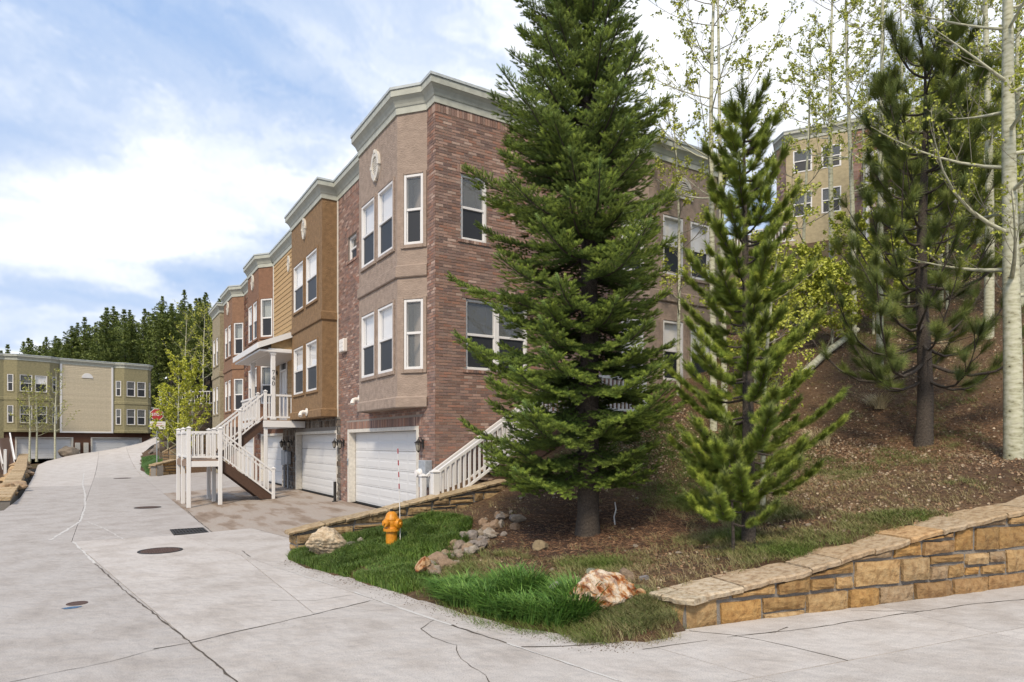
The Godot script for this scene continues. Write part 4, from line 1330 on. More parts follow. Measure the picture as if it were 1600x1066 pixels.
func ribbon(b: MB, pts: Array, w: float, up: float, jit: float, col := Color.WHITE) -> void:
	var path := []
	for k in pts.size() - 1:
		var n := maxi(2, int(pts[k].distance_to(pts[k + 1]) / 0.12))
		for i in n: path.append(pts[k].lerp(pts[k + 1], float(i) / n) + Vector2(rng.randf_range(-jit, jit), rng.randf_range(-jit, jit)))
	path.append(pts[pts.size() - 1])
	var prev = null
	for k in path.size():
		var d: Vector2 = (path[mini(k + 1, path.size() - 1)] - path[maxi(k - 1, 0)]).normalized()
		var n := Vector2(-d.y, d.x) * w * rng.randf_range(0.35, 1.25)
		var l: Vector2 = path[k] - n; var r: Vector2 = path[k] + n
		var e := [P(l.x, road_h(l.x, l.y) + up, l.y), P(r.x, road_h(r.x, r.y) + up, r.y)]
		if prev != null: b.quadn(prev[0], prev[1], e[1], e[0], Vector3.UP, col)
		prev = e

func drive() -> void:
	var whole := poly(CONCRETE)
	if Geometry2D.is_polygon_clockwise(whole): whole.reverse()
	var base := MB.new()
	lay(base, whole, -0.03, Color.WHITE, 0.3)
	var road := struct("drive", base, M.base_gravel)
	road.set_meta("label", "pale concrete drive that climbs past the garages")
	var near := []; var far := []; var apron := []
	var ps := [whole]
	# the gutter along the planted bank, the apron in front of the garages, the big joints
	var regs := cut(ps, v2(-20, 17.2), v2(20, 15.9))
	var tint := {}
	var out := []
	for r in regs:
		var c := Vector2.ZERO
		for p in r: c += p
		c /= r.size()
		var big := Geometry2D.is_point_in_polygon(Vector2(0, 12), r)
		if big:
			var q := cut([r], v2(-0.48, 16.56), v2(1.0, 6.13))
			for e in q:
				if Geometry2D.is_point_in_polygon(Vector2(2.0, 10), e) or Geometry2D.is_point_in_polygon(Vector2(2, 5), e):
					var g := cut([e], v2(2.62, 10.7), v2(3.82, 4.37))
					for e2 in g:
						if Geometry2D.is_point_in_polygon(Vector2(1.6, 10), e2):
							for e3 in cut([e2], v2(0.77, 7.53), v2(3.01, 8.3)):
								if Geometry2D.is_point_in_polygon(Vector2(1.6, 12), e3):
									for e4 in cut([e3], v2(-0.5, 11.15), v2(2.6, 11.3)):
										for e5 in cut([e4], v2(2.2, 10), v2(2.2, 18)): out.append(e5)
								else:
									for e4 in cut([e3], v2(1.4, 3.9), v2(3.9, 4.3)): out.append(e4)
						else:
							for e3 in cut([e2], v2(4.6, 6), v2(5.2, 2)):
								for e4 in cut([e3], v2(6.3, 3.55), v2(12, 2.6)):
									for e5 in cut([e4], v2(8.3, 5), v2(7.2, -5)): out.append(e5)
				else:
					for e2 in cut([e], v2(0.6, 5.0), v2(-5, 6.6)): out.append(e2)
		else:
			var q := [r]
			q = cut(q, v2(-0.5, 17), v2(-0.2, 60))
			q = cut(q, v2(2.2, 16), v2(2.2, 44))
			for k in [23.0, 30.5, 38.0, 46.0, 54.0, 63.0, 71.0]: q = cut(q, v2(-10, k + 0.5), v2(10, k - 0.5))
			for e in q: out.append(e)
	var n := 0
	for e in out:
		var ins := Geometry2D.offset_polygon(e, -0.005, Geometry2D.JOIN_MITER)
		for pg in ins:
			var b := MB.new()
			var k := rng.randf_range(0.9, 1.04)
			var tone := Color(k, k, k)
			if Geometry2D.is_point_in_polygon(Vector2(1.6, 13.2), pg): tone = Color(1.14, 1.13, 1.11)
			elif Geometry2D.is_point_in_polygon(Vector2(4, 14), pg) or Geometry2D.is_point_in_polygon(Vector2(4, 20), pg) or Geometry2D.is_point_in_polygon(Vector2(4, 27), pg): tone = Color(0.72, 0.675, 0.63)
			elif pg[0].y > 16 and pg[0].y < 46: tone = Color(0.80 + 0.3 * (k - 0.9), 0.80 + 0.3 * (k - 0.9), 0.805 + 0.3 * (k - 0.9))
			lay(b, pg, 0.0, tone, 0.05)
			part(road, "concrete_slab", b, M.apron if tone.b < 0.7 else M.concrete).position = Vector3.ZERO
	# white sealant in the older joints, dark cracks
	var cw := MB.new()
	ribbon(cw, [v2(2.45, 11.45), v2(2.62, 10.7), v2(2.86, 9.5)], 0.012, 0.004, 0.006)
	ribbon(cw, [v2(2.98, 8.9), v2(3.3, 7.1), v2(3.38, 6.7)], 0.022, 0.004, 0.006)
	ribbon(cw, [v2(3.56, 5.8), v2(3.72, 4.96), v2(3.82, 4.37)], 0.016, 0.004, 0.006)
	ribbon(cw, [v2(-0.48, 16.56), v2(-0.2, 14.4), v2(-0.07, 13.35)], 0.022, 0.004, 0.01)
	ribbon(cw, [v2(-0.9, 17.0), v2(-0.45, 20.6), v2(-0.4, 25), v2(-0.5, 31), v2(-0.75, 40), v2(-0.9, 52)], 0.035, 0.004, 0.02)
	ribbon(cw, [v2(-0.3, 20.6), v2(0.1, 18.6), v2(0.45, 16.2)], 0.015, 0.004, 0.02)
	var so := part(road, "joint_sealant", cw, M.caulk)
	so.position = Vector3.ZERO
	var ck := MB.new()
	for e in [[[v2(-0.07, 13.35), v2(0.26, 10.91), v2(0.78, 7.63), v2(1.0, 6.13), v2(1.3, 4)], 0.010], [[v2(0.45, 7.5), v2(0.77, 7.53), v2(1.16, 7.68), v2(2.26, 8.02), v2(3.0, 8.3)], 0.009],
			[[v2(3.38, 6.7), v2(3.56, 5.8)], 0.014], [[v2(3.62, 5.6), v2(4.1, 5.35), v2(4.55, 5.2)], 0.010], [[v2(5.5, 5.1), v2(5.75, 4.75), v2(5.9, 4.3), v2(6.0, 3.6)], 0.008],
			[[v2(4.6, 4.9), v2(5.75, 4.7), v2(6.6, 4.45), v2(8.0, 4.2), v2(9.4, 3.9), v2(10.6, 3.5)], 0.008], [[v2(5.75, 4.72), v2(6.2, 4.55), v2(6.5, 4.6)], 0.007], [[v2(7.75, 4.62), v2(8.4, 4.1)], 0.006],
			[[v2(1.9, 9.0), v2(2.4, 8.7), v2(2.9, 8.75)], 0.004], [[v2(3.3, 7.0), v2(3.02, 6.75), v2(3.0, 6.4), v2(3.08, 6.0), v2(2.93, 5.6), v2(2.9, 5.1), v2(2.75, 4.6)], 0.005], [[v2(-1.2, 7.0), v2(0.1, 7.3), v2(0.5, 7.5)], 0.004], [[v2(1.0, 5.2), v2(0.4, 5.4), v2(-0.6, 5.6)], 0.006],
			[[v2(2.2, 16.5), v2(2.2, 19.0), v2(2.25, 22.5)], 0.012], [[v2(2.3, 12.6), v2(2.3, 14.5), v2(2.2, 16.5)], 0.01]]:
		ribbon(ck, e[0], e[1], 0.0042, 0.012)
	var co := part(road, "crack", ck, M.crack_dark)
	co.position = Vector3.ZERO
	# covers and grate
	for e in [[0.98, 14.27, 0.34, "rusty round manhole cover on the pale slab, nearest of three"], [1.29, 24.0, 0.34, "rusty round manhole cover in the middle of the drive"], [1.1, 44.5, 0.4, "rusty round manhole cover farthest up the drive"]]:
		var y := road_h(e[0], e[1])
		var t := thing("manhole_cover", e[3], "manhole", P(e[0], y, e[1]), "manhole covers in the drive")
		var b := MB.new()
		b.lathe(P(e[0], y, e[1]), [v2(e[2] + 0.05, 0.001), v2(e[2] + 0.05, 0.010), v2(e[2] + 0.012, 0.011), v2(e[2] + 0.012, 0.004), v2(e[2], 0.004)], 36)
		part(t, "ring", b, M.black_iron)
		b = MB.new()
		b.lathe(P(e[0], y, e[1]), [v2(e[2], 0.0), v2(e[2], 0.008), v2(0.0, 0.0085)], 36)
		for i in range(-7, 8):
			for j in range(-7, 8):
				var q := Vector2(i, j) * 0.042
				if q.length() < e[2] - 0.03: b.fbox([P(e[0] + q.x, y, e[1] + q.y), Vector3(1, 0, 0), Vector3(0, 0, 1)], -0.013, 0.013, 0.0086, 0.013, -0.013, 0.013)
		part(t, "cover", b, M.cast_iron)
	var gt := thing("storm_grate", "black slotted storm drain grate in the drive", "grate", P(1.76, -0.27, 16.99))
	var b := MB.new()
	var f := [P(1.76, -0.27, 16.99), Vector3(1, 0, 0), Vector3(0, 0, -1)]
	for s in [[-0.36, -0.32, -0.52, 0.52], [0.32, 0.36, -0.52, 0.52], [-0.319, 0.319, -0.52, -0.48], [-0.319, 0.319, 0.48, 0.52], [-0.319, 0.319, -0.02, 0.02]]:
		b.fbox(f, s[0], s[1], 0.001, 0.022, s[2], s[3])
	part(gt, "frame", b, M.black_iron)
	for k in 9:
		b = MB.new()
		b.fbox(f, -0.3 + k * 0.07, -0.27 + k * 0.07, 0.002, 0.02, -0.479, 0.479)
		part(gt, "bar", b, M.black_iron)
	b = MB.new()
	b.fbox(f, -0.34, 0.34, 0.0005, 0.004, -0.5, 0.5)
	part(gt, "sump", b, M.rubber)
	var wv := thing("water_valve", "small round valve lid with blue paint sprayed beside it", "valve", P(-0.3, -0.27, 10.09))
	b = MB.new()
	b.lathe(P(-0.25, -0.27, 10.16), [v2(0.12, 0.0), v2(0.12, 0.006), v2(0.1, 0.007), v2(0.1, 0.004), v2(0.0, 0.004)], 24)
	part(wv, "lid", b, M.cast_iron)
	b = MB.new()
	for k in 14:
		var a0 := TAU * k / 14; var a1 := TAU * (k + 1) / 14
		b.trin(P(-0.3, -0.2658, 9.93), P(-0.3 + cos(a0) * (0.10 + 0.03 * sin(k * 2.3)), -0.2658, 9.93 + sin(a0) * 0.06), P(-0.3 + cos(a1) * (0.10 + 0.03 * sin(k * 2.3 + 2.3)), -0.2658, 9.93 + sin(a1) * 0.06), Vector3.UP)
	part(wv, "paint_mark", b, M.blue_paint)

# ---------------------------------------------------------------- rocks
func ico(sub: int) -> Array:
	var t := (1.0 + sqrt(5.0)) / 2.0
	var v := [Vector3(-1, t, 0), Vector3(1, t, 0), Vector3(-1, -t, 0), Vector3(1, -t, 0), Vector3(0, -1, t), Vector3(0, 1, t), Vector3(0, -1, -t), Vector3(0, 1, -t), Vector3(t, 0, -1), Vector3(t, 0, 1), Vector3(-t, 0, -1), Vector3(-t, 0, 1)]
	for i in v.size(): v[i] = v[i].normalized()
	var f := [[0, 11, 5], [0, 5, 1], [0, 1, 7], [0, 7, 10], [0, 10, 11], [1, 5, 9], [5, 11, 4], [11, 10, 2], [10, 7, 6], [7, 1, 8], [3, 9, 4], [3, 4, 2], [3, 2, 6], [3, 6, 8], [3, 8, 9], [4, 9, 5], [2, 4, 11], [6, 2, 10], [8, 6, 7], [9, 8, 1]]
	for s in sub:
		var mid := {}
		var nf := []
		for e in f:
			var m := []
			for k in 3:
				var a: int = mini(e[k], e[(k + 1) % 3]); var b: int = maxi(e[k], e[(k + 1) % 3])
				var key := a * 100000 + b
				if not mid.has(key):
					mid[key] = v.size()
					v.append((v[a] + v[b]).normalized())
				m.append(mid[key])
			nf.append([e[0], m[0], m[2]]); nf.append([e[1], m[1], m[0]]); nf.append([e[2], m[2], m[1]]); nf.append([m[0], m[1], m[2]])
		f = nf
	return [v, f]

var ico_cache := {}
func rock_mesh(sd: int, size: Vector3, sub: int, col: Color, amp := 0.35, blocky := 0.0) -> MB:
	if not ico_cache.has(sub): ico_cache[sub] = ico(sub)
	var n := FastNoiseLite.new()
	n.seed = sd; n.frequency = 0.75; n.fractal_octaves = 5; n.fractal_gain = 0.5
	var b := MB.new()
	var r := RandomNumberGenerator.new()
	r.seed = sd
	var planes := []
	for k in 9:
		planes.append([Vector3(r.randf_range(-1, 1), r.randf_range(-0.7, 1), r.randf_range(-1, 1)).normalized(), r.randf_range(0.5, 0.85)])
	var pts := []
	for p in ico_cache[sub][0]:
		var q: Vector3 = p
		q *= 1.0 + amp * n.get_noise_3dv(p * 1.6)
		for e in planes:
			var d: float = q.dot(e[0])
			if d > e[1]: q -= e[0] * (d - e[1]) * 0.85
		q += p * 0.09 * n.get_noise_3dv(p * 7.0)
		pts.append(q * size)
	# smooth normals, except that facets stay crisp on coarse rocks
	if sub >= 3:
		var nn := []
		nn.resize(pts.size()); nn.fill(Vector3.ZERO)
		for e in ico_cache[sub][1]:
			var k: Vector3 = (pts[e[1]] - pts[e[0]]).cross(pts[e[2]] - pts[e[0]])
			for j in 3: nn[e[j]] += k
		for i in pts.size():
			b.v.append(pts[i]); b.n.append(nn[i].normalized())
			b.c.append(col)
		for e in ico_cache[sub][1]:
			b.t.append(e[0]); b.t.append(e[2]); b.t.append(e[1])
	else:
		for e in ico_cache[sub][1]: b.tri(pts[e[0]], pts[e[1]], pts[e[2]], col)
	return b

func rock(called: String, label: String, at: Vector3, size: Vector3, col: Color, m: Material, sd: int, sub := 2, turn := 0.0, group := "") -> void:
	var o := MeshInstance3D.new()
	o.name = numbered(called)
	o.mesh = rock_mesh(sd, size, sub, col).mesh()
	o.material_override = m
	o.position = at
	o.rotation.y = turn
	o.set_meta("label", label); o.set_meta("category", "rock")
	if group: o.set_meta("group", group)
	add_child(o)

# dry stone retaining wall: plan corners in (x, u), heights given at each; straight runs may carry more height stations (knots, as distance, base, top)
func retaining_wall(t: Node3D, pts: Array, base: Array, top: Array, cols: Array, hs: float, thick: float, caps: Array, cap_t := 0.075, wmin := 0.28, wmax := 0.62, knots := []) -> void:
	var cum := [0.0]
	for k in pts.size() - 1: cum.append(cum[k] + pts[k].distance_to(pts[k + 1]))
	var L: float = cum[cum.size() - 1]
	var kn := knots
	if kn.is_empty():
		for k in pts.size(): kn.append([cum[k], base[k], top[k]])
	var at := func(s: float, col: int) -> float:
		for k in kn.size() - 1:
			if s <= kn[k + 1][0] or k == kn.size() - 2:
				return lerpf(kn[k][col], kn[k + 1][col], (s - kn[k][0]) / (kn[k + 1][0] - kn[k][0]))
		return kn[0][col]
	var core := MB.new()
	for k in pts.size() - 1:
		var f := fr_seg(pts[k], pts[k + 1])
		var l: float = cum[k + 1] - cum[k]
		var n := maxi(1, int(l / 0.7))
		for j in n:
			var a := l * j / n; var b := l * (j + 1) / n
			var s0: float = cum[k] + a; var s1: float = cum[k] + b
			var b0: float = at.call(s0, 1) - 0.15; var b1: float = at.call(s1, 1) - 0.15
			var t0: float = at.call(s0, 2) - cap_t; var t1: float = at.call(s1, 2) - cap_t
			core.hexa([fp(f, a, b0, -0.03), fp(f, b, b1, -0.03), fp(f, b, b1, -thick), fp(f, a, b0, -thick), fp(f, a, t0, -0.03), fp(f, b, t1, -0.03), fp(f, b, t1, -thick), fp(f, a, t0, -thick)])
	part(t, "mortar_core", core, M.stone_mortar)
	for k in pts.size() - 1:
		var f := fr_seg(pts[k], pts[k + 1])
		var l: float = cum[k + 1] - cum[k]
		var ymax := -9.0; var ymin := 9.0
		for e in kn:
			if e[0] >= cum[k] - 0.01 and e[0] <= cum[k + 1] + 0.01:
				ymax = maxf(ymax, e[2]); ymin = minf(ymin, e[1])
		var y := ymin - 0.06
		while y < ymax - cap_t - 0.02:
			var h := hs * rng.randf_range(0.8, 1.25)
			var a := 0.0
			while a < l - 0.01:
				var w := rng.randf_range(wmin, wmax)
				if l - a - w < wmin * 0.7: w = l - a
				var rows := [[0.0, 1.0]]
				if rng.randf() < 0.2:
					var q := rng.randf_range(0.38, 0.62)
					rows = [[0.0, q], [q, 1.0]]
				for r in rows:
					var cutw := [[0.0, 1.0]]
					if rows.size() == 2 and w > wmin * 1.6 and rng.randf() < 0.5:
						var q := rng.randf_range(0.35, 0.65)
						cutw = [[0.0, q], [q, 1.0]]
					for cw in cutw:
						var a0: float = a + w * cw[0]; var a1: float = a + w * cw[1]
						var yb: float = y + h * r[0]; var yt: float = y + h * r[1]
						var t0: float = at.call(cum[k] + a0, 2) - cap_t; var t1: float = at.call(cum[k] + a1, 2) - cap_t
						var y0 := minf(yt, t0); var y1 := minf(yt, t1)
						if t0 - y0 < 0.07 and t1 - y1 < 0.10:
							y0 = t0; y1 = t1
						if maxf(y0 - yb, y1 - yb) > 0.05 and minf(y0, y1) > yb + 0.012:
							var g := 0.009
							var c: Array = cols[rng.randi() % cols.size()]
							var sh := rng.randf_range(0.82, 1.14)
							var j := 0.026
							var yb0 := yb + g + rng.randf_range(0, j); var yb1 := yb + g + rng.randf_range(0, j)
							var b := stone_block(f, [v2(a0 + g + rng.randf_range(0, j), yb0), v2(a1 - g - rng.randf_range(0, j), yb1), v2(a1 - g - rng.randf_range(0, j), maxf(yb1 + 0.01, y1 - g - rng.randf_range(0, j * 0.5))), v2(a0 + g + rng.randf_range(0, j), maxf(yb0 + 0.01, y0 - g - rng.randf_range(0, j * 0.5)))], -0.06, rng.randf_range(0.008, 0.05), Color(c[0] * sh, c[1] * sh, c[2] * sh), 4, 3, 0.024, 0.013)
							part(t, "stone", b, M.sandstone)
				a += w
			y += h
	# cap stones follow the slope
	var s := -0.04
	var i := 0
	while s < L - 0.02:
		var w := minf(rng.randf_range(0.36, 0.66), L - s + 0.04)
		var c: Array = caps[clampi(int(maxf(0.0, s) / L * caps.size()), 0, caps.size() - 1)]
		var k := 0
		while k < cum.size() - 2 and s + w * 0.5 > cum[k + 1]: k += 1
		var f := fr_seg(pts[k], pts[k + 1])
		var a: float = s - cum[k]
		var y0: float = at.call(clampf(s, 0, L), 2); var y1: float = at.call(clampf(s + w, 0, L), 2)
		var b := MB.new()
		var r := 0.05
		var dy := rng.randf_range(-0.016, 0.016)
		var g := 0.010
		var nsg := 5
		var lo := []; var hi := []
		for e in nsg + 1:
			var q := float(e) / nsg
			var x := a + g + (w - 2 * g) * q
			var yy := lerpf(y0, y1, q) + dy + rng.randf_range(-0.005, 0.005)
			var fd := r + rng.randf_range(-0.015, 0.02)
			var rowp := [fp(f, x, yy - cap_t + 0.004, fd - 0.01), fp(f, x, yy - 0.018, fd + rng.randf_range(-0.004, 0.008)), fp(f, x, yy, fd - 0.022), fp(f, x, yy + 0.004 + rng.randf_range(-0.004, 0.004), -thick * 0.5), fp(f, x, yy, -thick - 0.03 + rng.randf_range(-0.02, 0.02)), fp(f, x, yy - cap_t + 0.004, -thick - 0.02)]
			lo.append(rowp)
		var sh := rng.randf_range(0.88, 1.1)
		var cc := Color(c[0] * sh, c[1] * sh, c[2] * sh)
		for e in nsg:
			for z in 5:
				var nrm: Vector3 = [f[2], f[2] + Vector3.UP, Vector3.UP, Vector3.UP, -f[2]][z]
				b.quadn(lo[e][z], lo[e + 1][z], lo[e + 1][z + 1], lo[e][z + 1], nrm, cc)
			b.quadn(lo[e][0], lo[e + 1][0], lo[e + 1][5], lo[e][5], Vector3.DOWN, cc)
		for e in [0, nsg]:
			var nrm: Vector3 = -f[1] if e == 0 else f[1]
			for z in range(1, 5): b.trin(lo[e][0], lo[e][z], lo[e][z + 1], nrm, cc)
		part(t, "cap_stone", b, M.sandstone)
		s += w
		i += 1

const TAN := [[0.46, 0.32, 0.155], [0.50, 0.36, 0.19], [0.42, 0.28, 0.125], [0.54, 0.41, 0.24], [0.38, 0.255, 0.13], [0.47, 0.30, 0.12], [0.36, 0.28, 0.19]]
func walls_and_rocks() -> void:
	var t := thing("stone_retaining_wall", "golden sandstone retaining wall rising along the near driveway", "wall", P(5.53, -0.27, 5.21))
	# runs right to left so that its face looks to the drive
	var A := v2(24.0, 1.22); var B := v2(5.53, 5.21)
	var lw: float = A.distance_to(B)
	var kn := []
	for e in [[24.0, -0.03, 3.1], [18.0, -0.11, 2.1], [14.0, -0.16, 1.36], [10.98, -0.2, 0.86], [10.45, -0.21, 0.81], [9.7, -0.22, 0.70], [9.05, -0.23, 0.59], [8.53, -0.24, 0.53], [7.83, -0.25, 0.39], [7.2, -0.26, 0.28], [6.6, -0.27, 0.185], [6.0, -0.28, 0.115], [5.53, -0.28, 0.075]]:
		kn.append([lw * (24.0 - e[0]) / (24.0 - 5.53), e[1], e[2]])
	kn.append([lw + 0.42, -0.28, 0.075])
	retaining_wall(t, [A, B, v2(5.45, 5.62)], [], [], TAN, 0.27, 0.52, [[0.40, 0.40, 0.40], [0.42, 0.41, 0.40], [0.38, 0.39, 0.40], [0.41, 0.40, 0.39], [0.40, 0.40, 0.40], [0.43, 0.42, 0.40], [0.39, 0.39, 0.39], [0.41, 0.40, 0.39], [0.38, 0.38, 0.39], [0.42, 0.41, 0.40], [0.40, 0.40, 0.40], [0.42, 0.42, 0.41], [0.40, 0.40, 0.40], [0.41, 0.41, 0.40], [0.44, 0.42, 0.40], [0.38, 0.39, 0.40], [0.43, 0.41, 0.37], [0.47, 0.42, 0.34], [0.55, 0.46, 0.34], [0.52, 0.42, 0.29], [0.57, 0.48, 0.36], [0.56, 0.40, 0.23], [0.55, 0.45, 0.33], [0.52, 0.42, 0.30], [0.56, 0.47, 0.36], [0.55, 0.46, 0.35], [0.58, 0.52, 0.42], [0.58, 0.53, 0.43]], 0.07, 0.36, 0.82, kn)
	t = thing("stone_retaining_wall", "low sandstone wall with pale caps between garage apron and hydrant", "wall", P(3.0, -0.1, 12.3))
	retaining_wall(t, [v2(7.4, 12.08), v2(6.63, 12.1), v2(5.68, 12.12), v2(4.8, 12.14), v2(3.55, 12.16), v2(3.0, 12.18), v2(2.95, 12.5)], [0.75, 0.62, 0.42, 0.2, -0.08, -0.2, -0.2], [1.0, 0.87, 0.69, 0.535, 0.32, 0.19, 0.19], [[0.40, 0.30, 0.165], [0.36, 0.27, 0.15], [0.30, 0.23, 0.14], [0.44, 0.34, 0.2]], 0.2, 0.32, [[0.50, 0.42, 0.29], [0.54, 0.46, 0.33], [0.47, 0.39, 0.27]], 0.06, 0.3, 0.75)
	# boulders that can be told apart
	var pit := Color(0.66, 0.60, 0.50)
	rock("boulder", "big pale pitted boulder in the lawn by the low wall's end", P(3.42, 0.06, 11.55), Vector3(0.4, 0.27, 0.34), Color(0.70, 0.62, 0.50), M.sandstone, 11, 4, 0.4)
	rock("boulder", "big rust and white pitted boulder near the retaining wall's end", P(5.0, 0.02, 6.02), Vector3(0.45, 0.26, 0.3), Color(0.72, 0.66, 0.57), M.pitted_rock, 23, 4, -0.5)
	rock("boulder", "orange tan pitted rock at the lower tip of the rubble row", P(4.05, -0.02, 8.95), Vector3(0.17, 0.15, 0.12), Color(0.66, 0.5, 0.32), M.pitted_rock, 31, 3, 0.9)
	rock("boulder", "small tan rock at the right end of the rusty boulder", P(5.42, 0.0, 5.78), Vector3(0.12, 0.09, 0.1), Color(0.62, 0.46, 0.28), M.pitted_rock, 33, 3)
	rock("boulder", "white stone left of the rusty boulder in the grass", P(4.66, 0.02, 6.5), Vector3(0.09, 0.1, 0.08), Color(0.66, 0.64, 0.6), M.grey_rock, 34, 3)
	rock("boulder", "mottled brown stone behind the rusty boulder's right end", P(5.72, 0.1, 6.35), Vector3(0.12, 0.12, 0.11), Color(0.4, 0.3, 0.21), M.grey_rock, 35, 3)
	rock("boulder", "grey stone beside the mottled brown stone", P(5.85, 0.07, 6.18), Vector3(0.09, 0.07, 0.08), Color(0.36, 0.34, 0.35), M.grey_rock, 36, 3)
	rock("boulder", "flat mossy stone behind the rusty boulder", P(5.48, 0.1, 6.75), Vector3(0.14, 0.06, 0.1), Color(0.34, 0.36, 0.27), M.grey_rock, 37, 3)
	rock("boulder", "tan rock lying on the bare soil left of the spruce trunk", P(6.0, 0.13, 8.75), Vector3(0.16, 0.11, 0.12), Color(0.42, 0.33, 0.2), M.grey_rock, 38, 3)
	rock("boulder", "small cream rock in the lawn right of the pale boulder", P(3.95, 0.02, 11.4), Vector3(0.13, 0.09, 0.1), Color(0.6, 0.53, 0.43), M.grey_rock, 39, 3)
	rock("boulder", "flat grey rock touching the pale boulder", P(3.72, 0.0, 11.35), Vector3(0.15, 0.08, 0.12), Color(0.36, 0.33, 0.29), M.grey_rock, 40, 3)
	# rubble that leads from the lawn to the spruce
	var k := 0
	for i in 80:
		var s := rng.randf()
		var c := v2(4.15, 8.9).lerp(v2(6.5, 10.75), s)
		var o := v2(rng.randf_range(-0.32, 0.32), rng.randf_range(-0.32, 0.32)) * (0.5 + 0.6 * s)
		var p := c + o
		var r := rng.randf_range(0.05, 0.12) * (1.0 if i % 4 else 1.4)
		var pal: Array = [[0.50, 0.42, 0.33], [0.44, 0.35, 0.27], [0.58, 0.51, 0.43], [0.54, 0.41, 0.27], [0.42, 0.37, 0.33], [0.48, 0.34, 0.23]][rng.randi() % 6]
		rock("rubble_stone", "angular grey brown stone in the rubble between lawn and spruce", P(p.x, hgt(p.x, p.y) + r * 0.35, p.y), Vector3(r, r * rng.randf_range(0.55, 0.9), r * rng.randf_range(0.7, 1.1)), Color(pal[0], pal[1], pal[2]), M.grey_rock, 100 + i, 2, rng.randf() * TAU, "rubble stones between lawn and spruce")
	for i in 40:
		var p := v2(rng.randf_range(4.6, 12), rng.randf_range(5.6, 11.5))
		var r := rng.randf_range(0.02, 0.055)
		rock("pebble", "small loose stone on the planted bank", P(p.x, hgt(p.x, p.y) + r * 0.3, p.y), Vector3(r, r * 0.6, r * 0.9), Color(0.45, 0.38, 0.3), M.grey_rock, 300 + i, 1, rng.randf() * TAU, "loose stones on the bank")
	# far side of the drive: island with its low wall and rubble slope
	t = thing("stone_retaining_wall", "short sandstone wall edging the small grass island up the drive", "wall", P(3.0, -0.2, 45))
	retaining_wall(t, [v2(6.3, 46.6), v2(4.1, 46.6), v2(2.9, 45.4), v2(2.6, 46.5)], [-0.1, -0.2, -0.25, -0.25], [0.95, 0.75, 0.5, 0.3], TAN, 0.3, 0.4, [[0.55, 0.46, 0.33], [0.5, 0.41, 0.28]], 0.09, 0.6, 1.1)
	for i in 46:
		var s := rng.randf(); var w := rng.randf()
		var p := v2(3.35, 57).lerp(v2(4.4, 70), s) + v2(w * 2.2, -w * 1.6)
		var r := rng.randf_range(0.18, 0.42)
		rock("slope_stone", "rubble stone on the slope above the grass island", P(p.x, hgt(p.x, p.y) + r * 0.3 + w * 0.7, p.y), Vector3(r, r * 0.7, r), [Color(0.42, 0.36, 0.29), Color(0.52, 0.42, 0.3), Color(0.33, 0.29, 0.25)][i % 3], M.grey_rock, 400 + i, 2, rng.randf() * TAU, "rubble stones above the grass island")
	for i in 22:
		var s := (i + 0.5) / 22.0
		var p := v2(-3.0, 31).lerp(v2(-5.3, 68), s) + v2(rng.randf_range(-0.4, 0.25), 0)
		var r := rng.randf_range(0.25, 0.55)
		rock("edge_stone", "sandstone block strewn along the gravel strip left of the drive", P(p.x, road_h(p.x, p.y) + 0.05 + r * 0.2, p.y), Vector3(r, r * 0.5, r * 1.3), [Color(0.56, 0.43, 0.27), Color(0.5, 0.38, 0.25), Color(0.44, 0.34, 0.24)][i % 3], M.sandstone, 500 + i, 2, rng.randf() * TAU, "sandstone blocks left of the drive")
	rock("boulder", "lone boulder before the left garage of the olive building", P(-2.6, 0.75, 78.0), Vector3(1.1, 0.7, 0.7), Color(0.45, 0.38, 0.3), M.grey_rock, 71, 3)
	t = thing("stone_retaining_wall", "capped stone wall at the picture's left edge beside the gravel strip", "wall", P(-4, -0.3, 40))
	retaining_wall(t, [v2(-3.1, 27.5), v2(-3.55, 36), v2(-4.4, 50), v2(-5.8, 70)], [-1.3, -1.3, -1.3, -1.0], [-0.02, 0.05, 0.3, 0.85], TAN, 0.45, 0.55, [[0.58, 0.48, 0.33], [0.54, 0.44, 0.3]], 0.12, 0.7, 1.4)
	# tall wall and white fence where the row of houses ends
	t = thing("stone_retaining_wall", "tall dark stone retaining wall behind the white stairs, fence on top", "wall", P(6, 0, 52))
	var fw := [v2(15.0, 52.2), v2(9.5, 52.0), v2(3.6, 53.6)]
	for k2 in 2:
		var f := fr_seg(fw[k2], fw[k2 + 1])
		var pal := [[0.22, 0.165, 0.12], [0.17, 0.13, 0.10], [0.27, 0.2, 0.14], [0.30, 0.24, 0.18]]
		var back := MB.new()
		var l: float = fw[k2].distance_to(fw[k2 + 1])
		back.fbox(f, 0, l, -0.5, 4.9 - 0.5 * k2, -0.5, -0.01)
		part(t, "mortar_core", back, M.stone_mortar)
		var y := -0.4
		while y < 4.8 - 0.5 * k2:
			var a := 0.0
			while a < l - 0.2:
				var w := rng.randf_range(0.45, 1.0)
				var c: Array = pal[rng.randi() % 4]
				part(t, "stone", stone_block(f, [v2(a + 0.02, y + 0.02), v2(minf(a + w, l) - 0.02, y + 0.02), v2(minf(a + w, l) - 0.02, y + 0.36), v2(a + 0.02, y + 0.36)], -0.05, rng.randf_range(0.02, 0.09), Color(c[0], c[1], c[2]), 2, 2, 0.03, 0.02), M.grey_rock)
				a += w
			y += 0.38
	t = thing("picket_fence", "white railing on top of the tall stone wall", "fence", P(6, 4.6, 52))
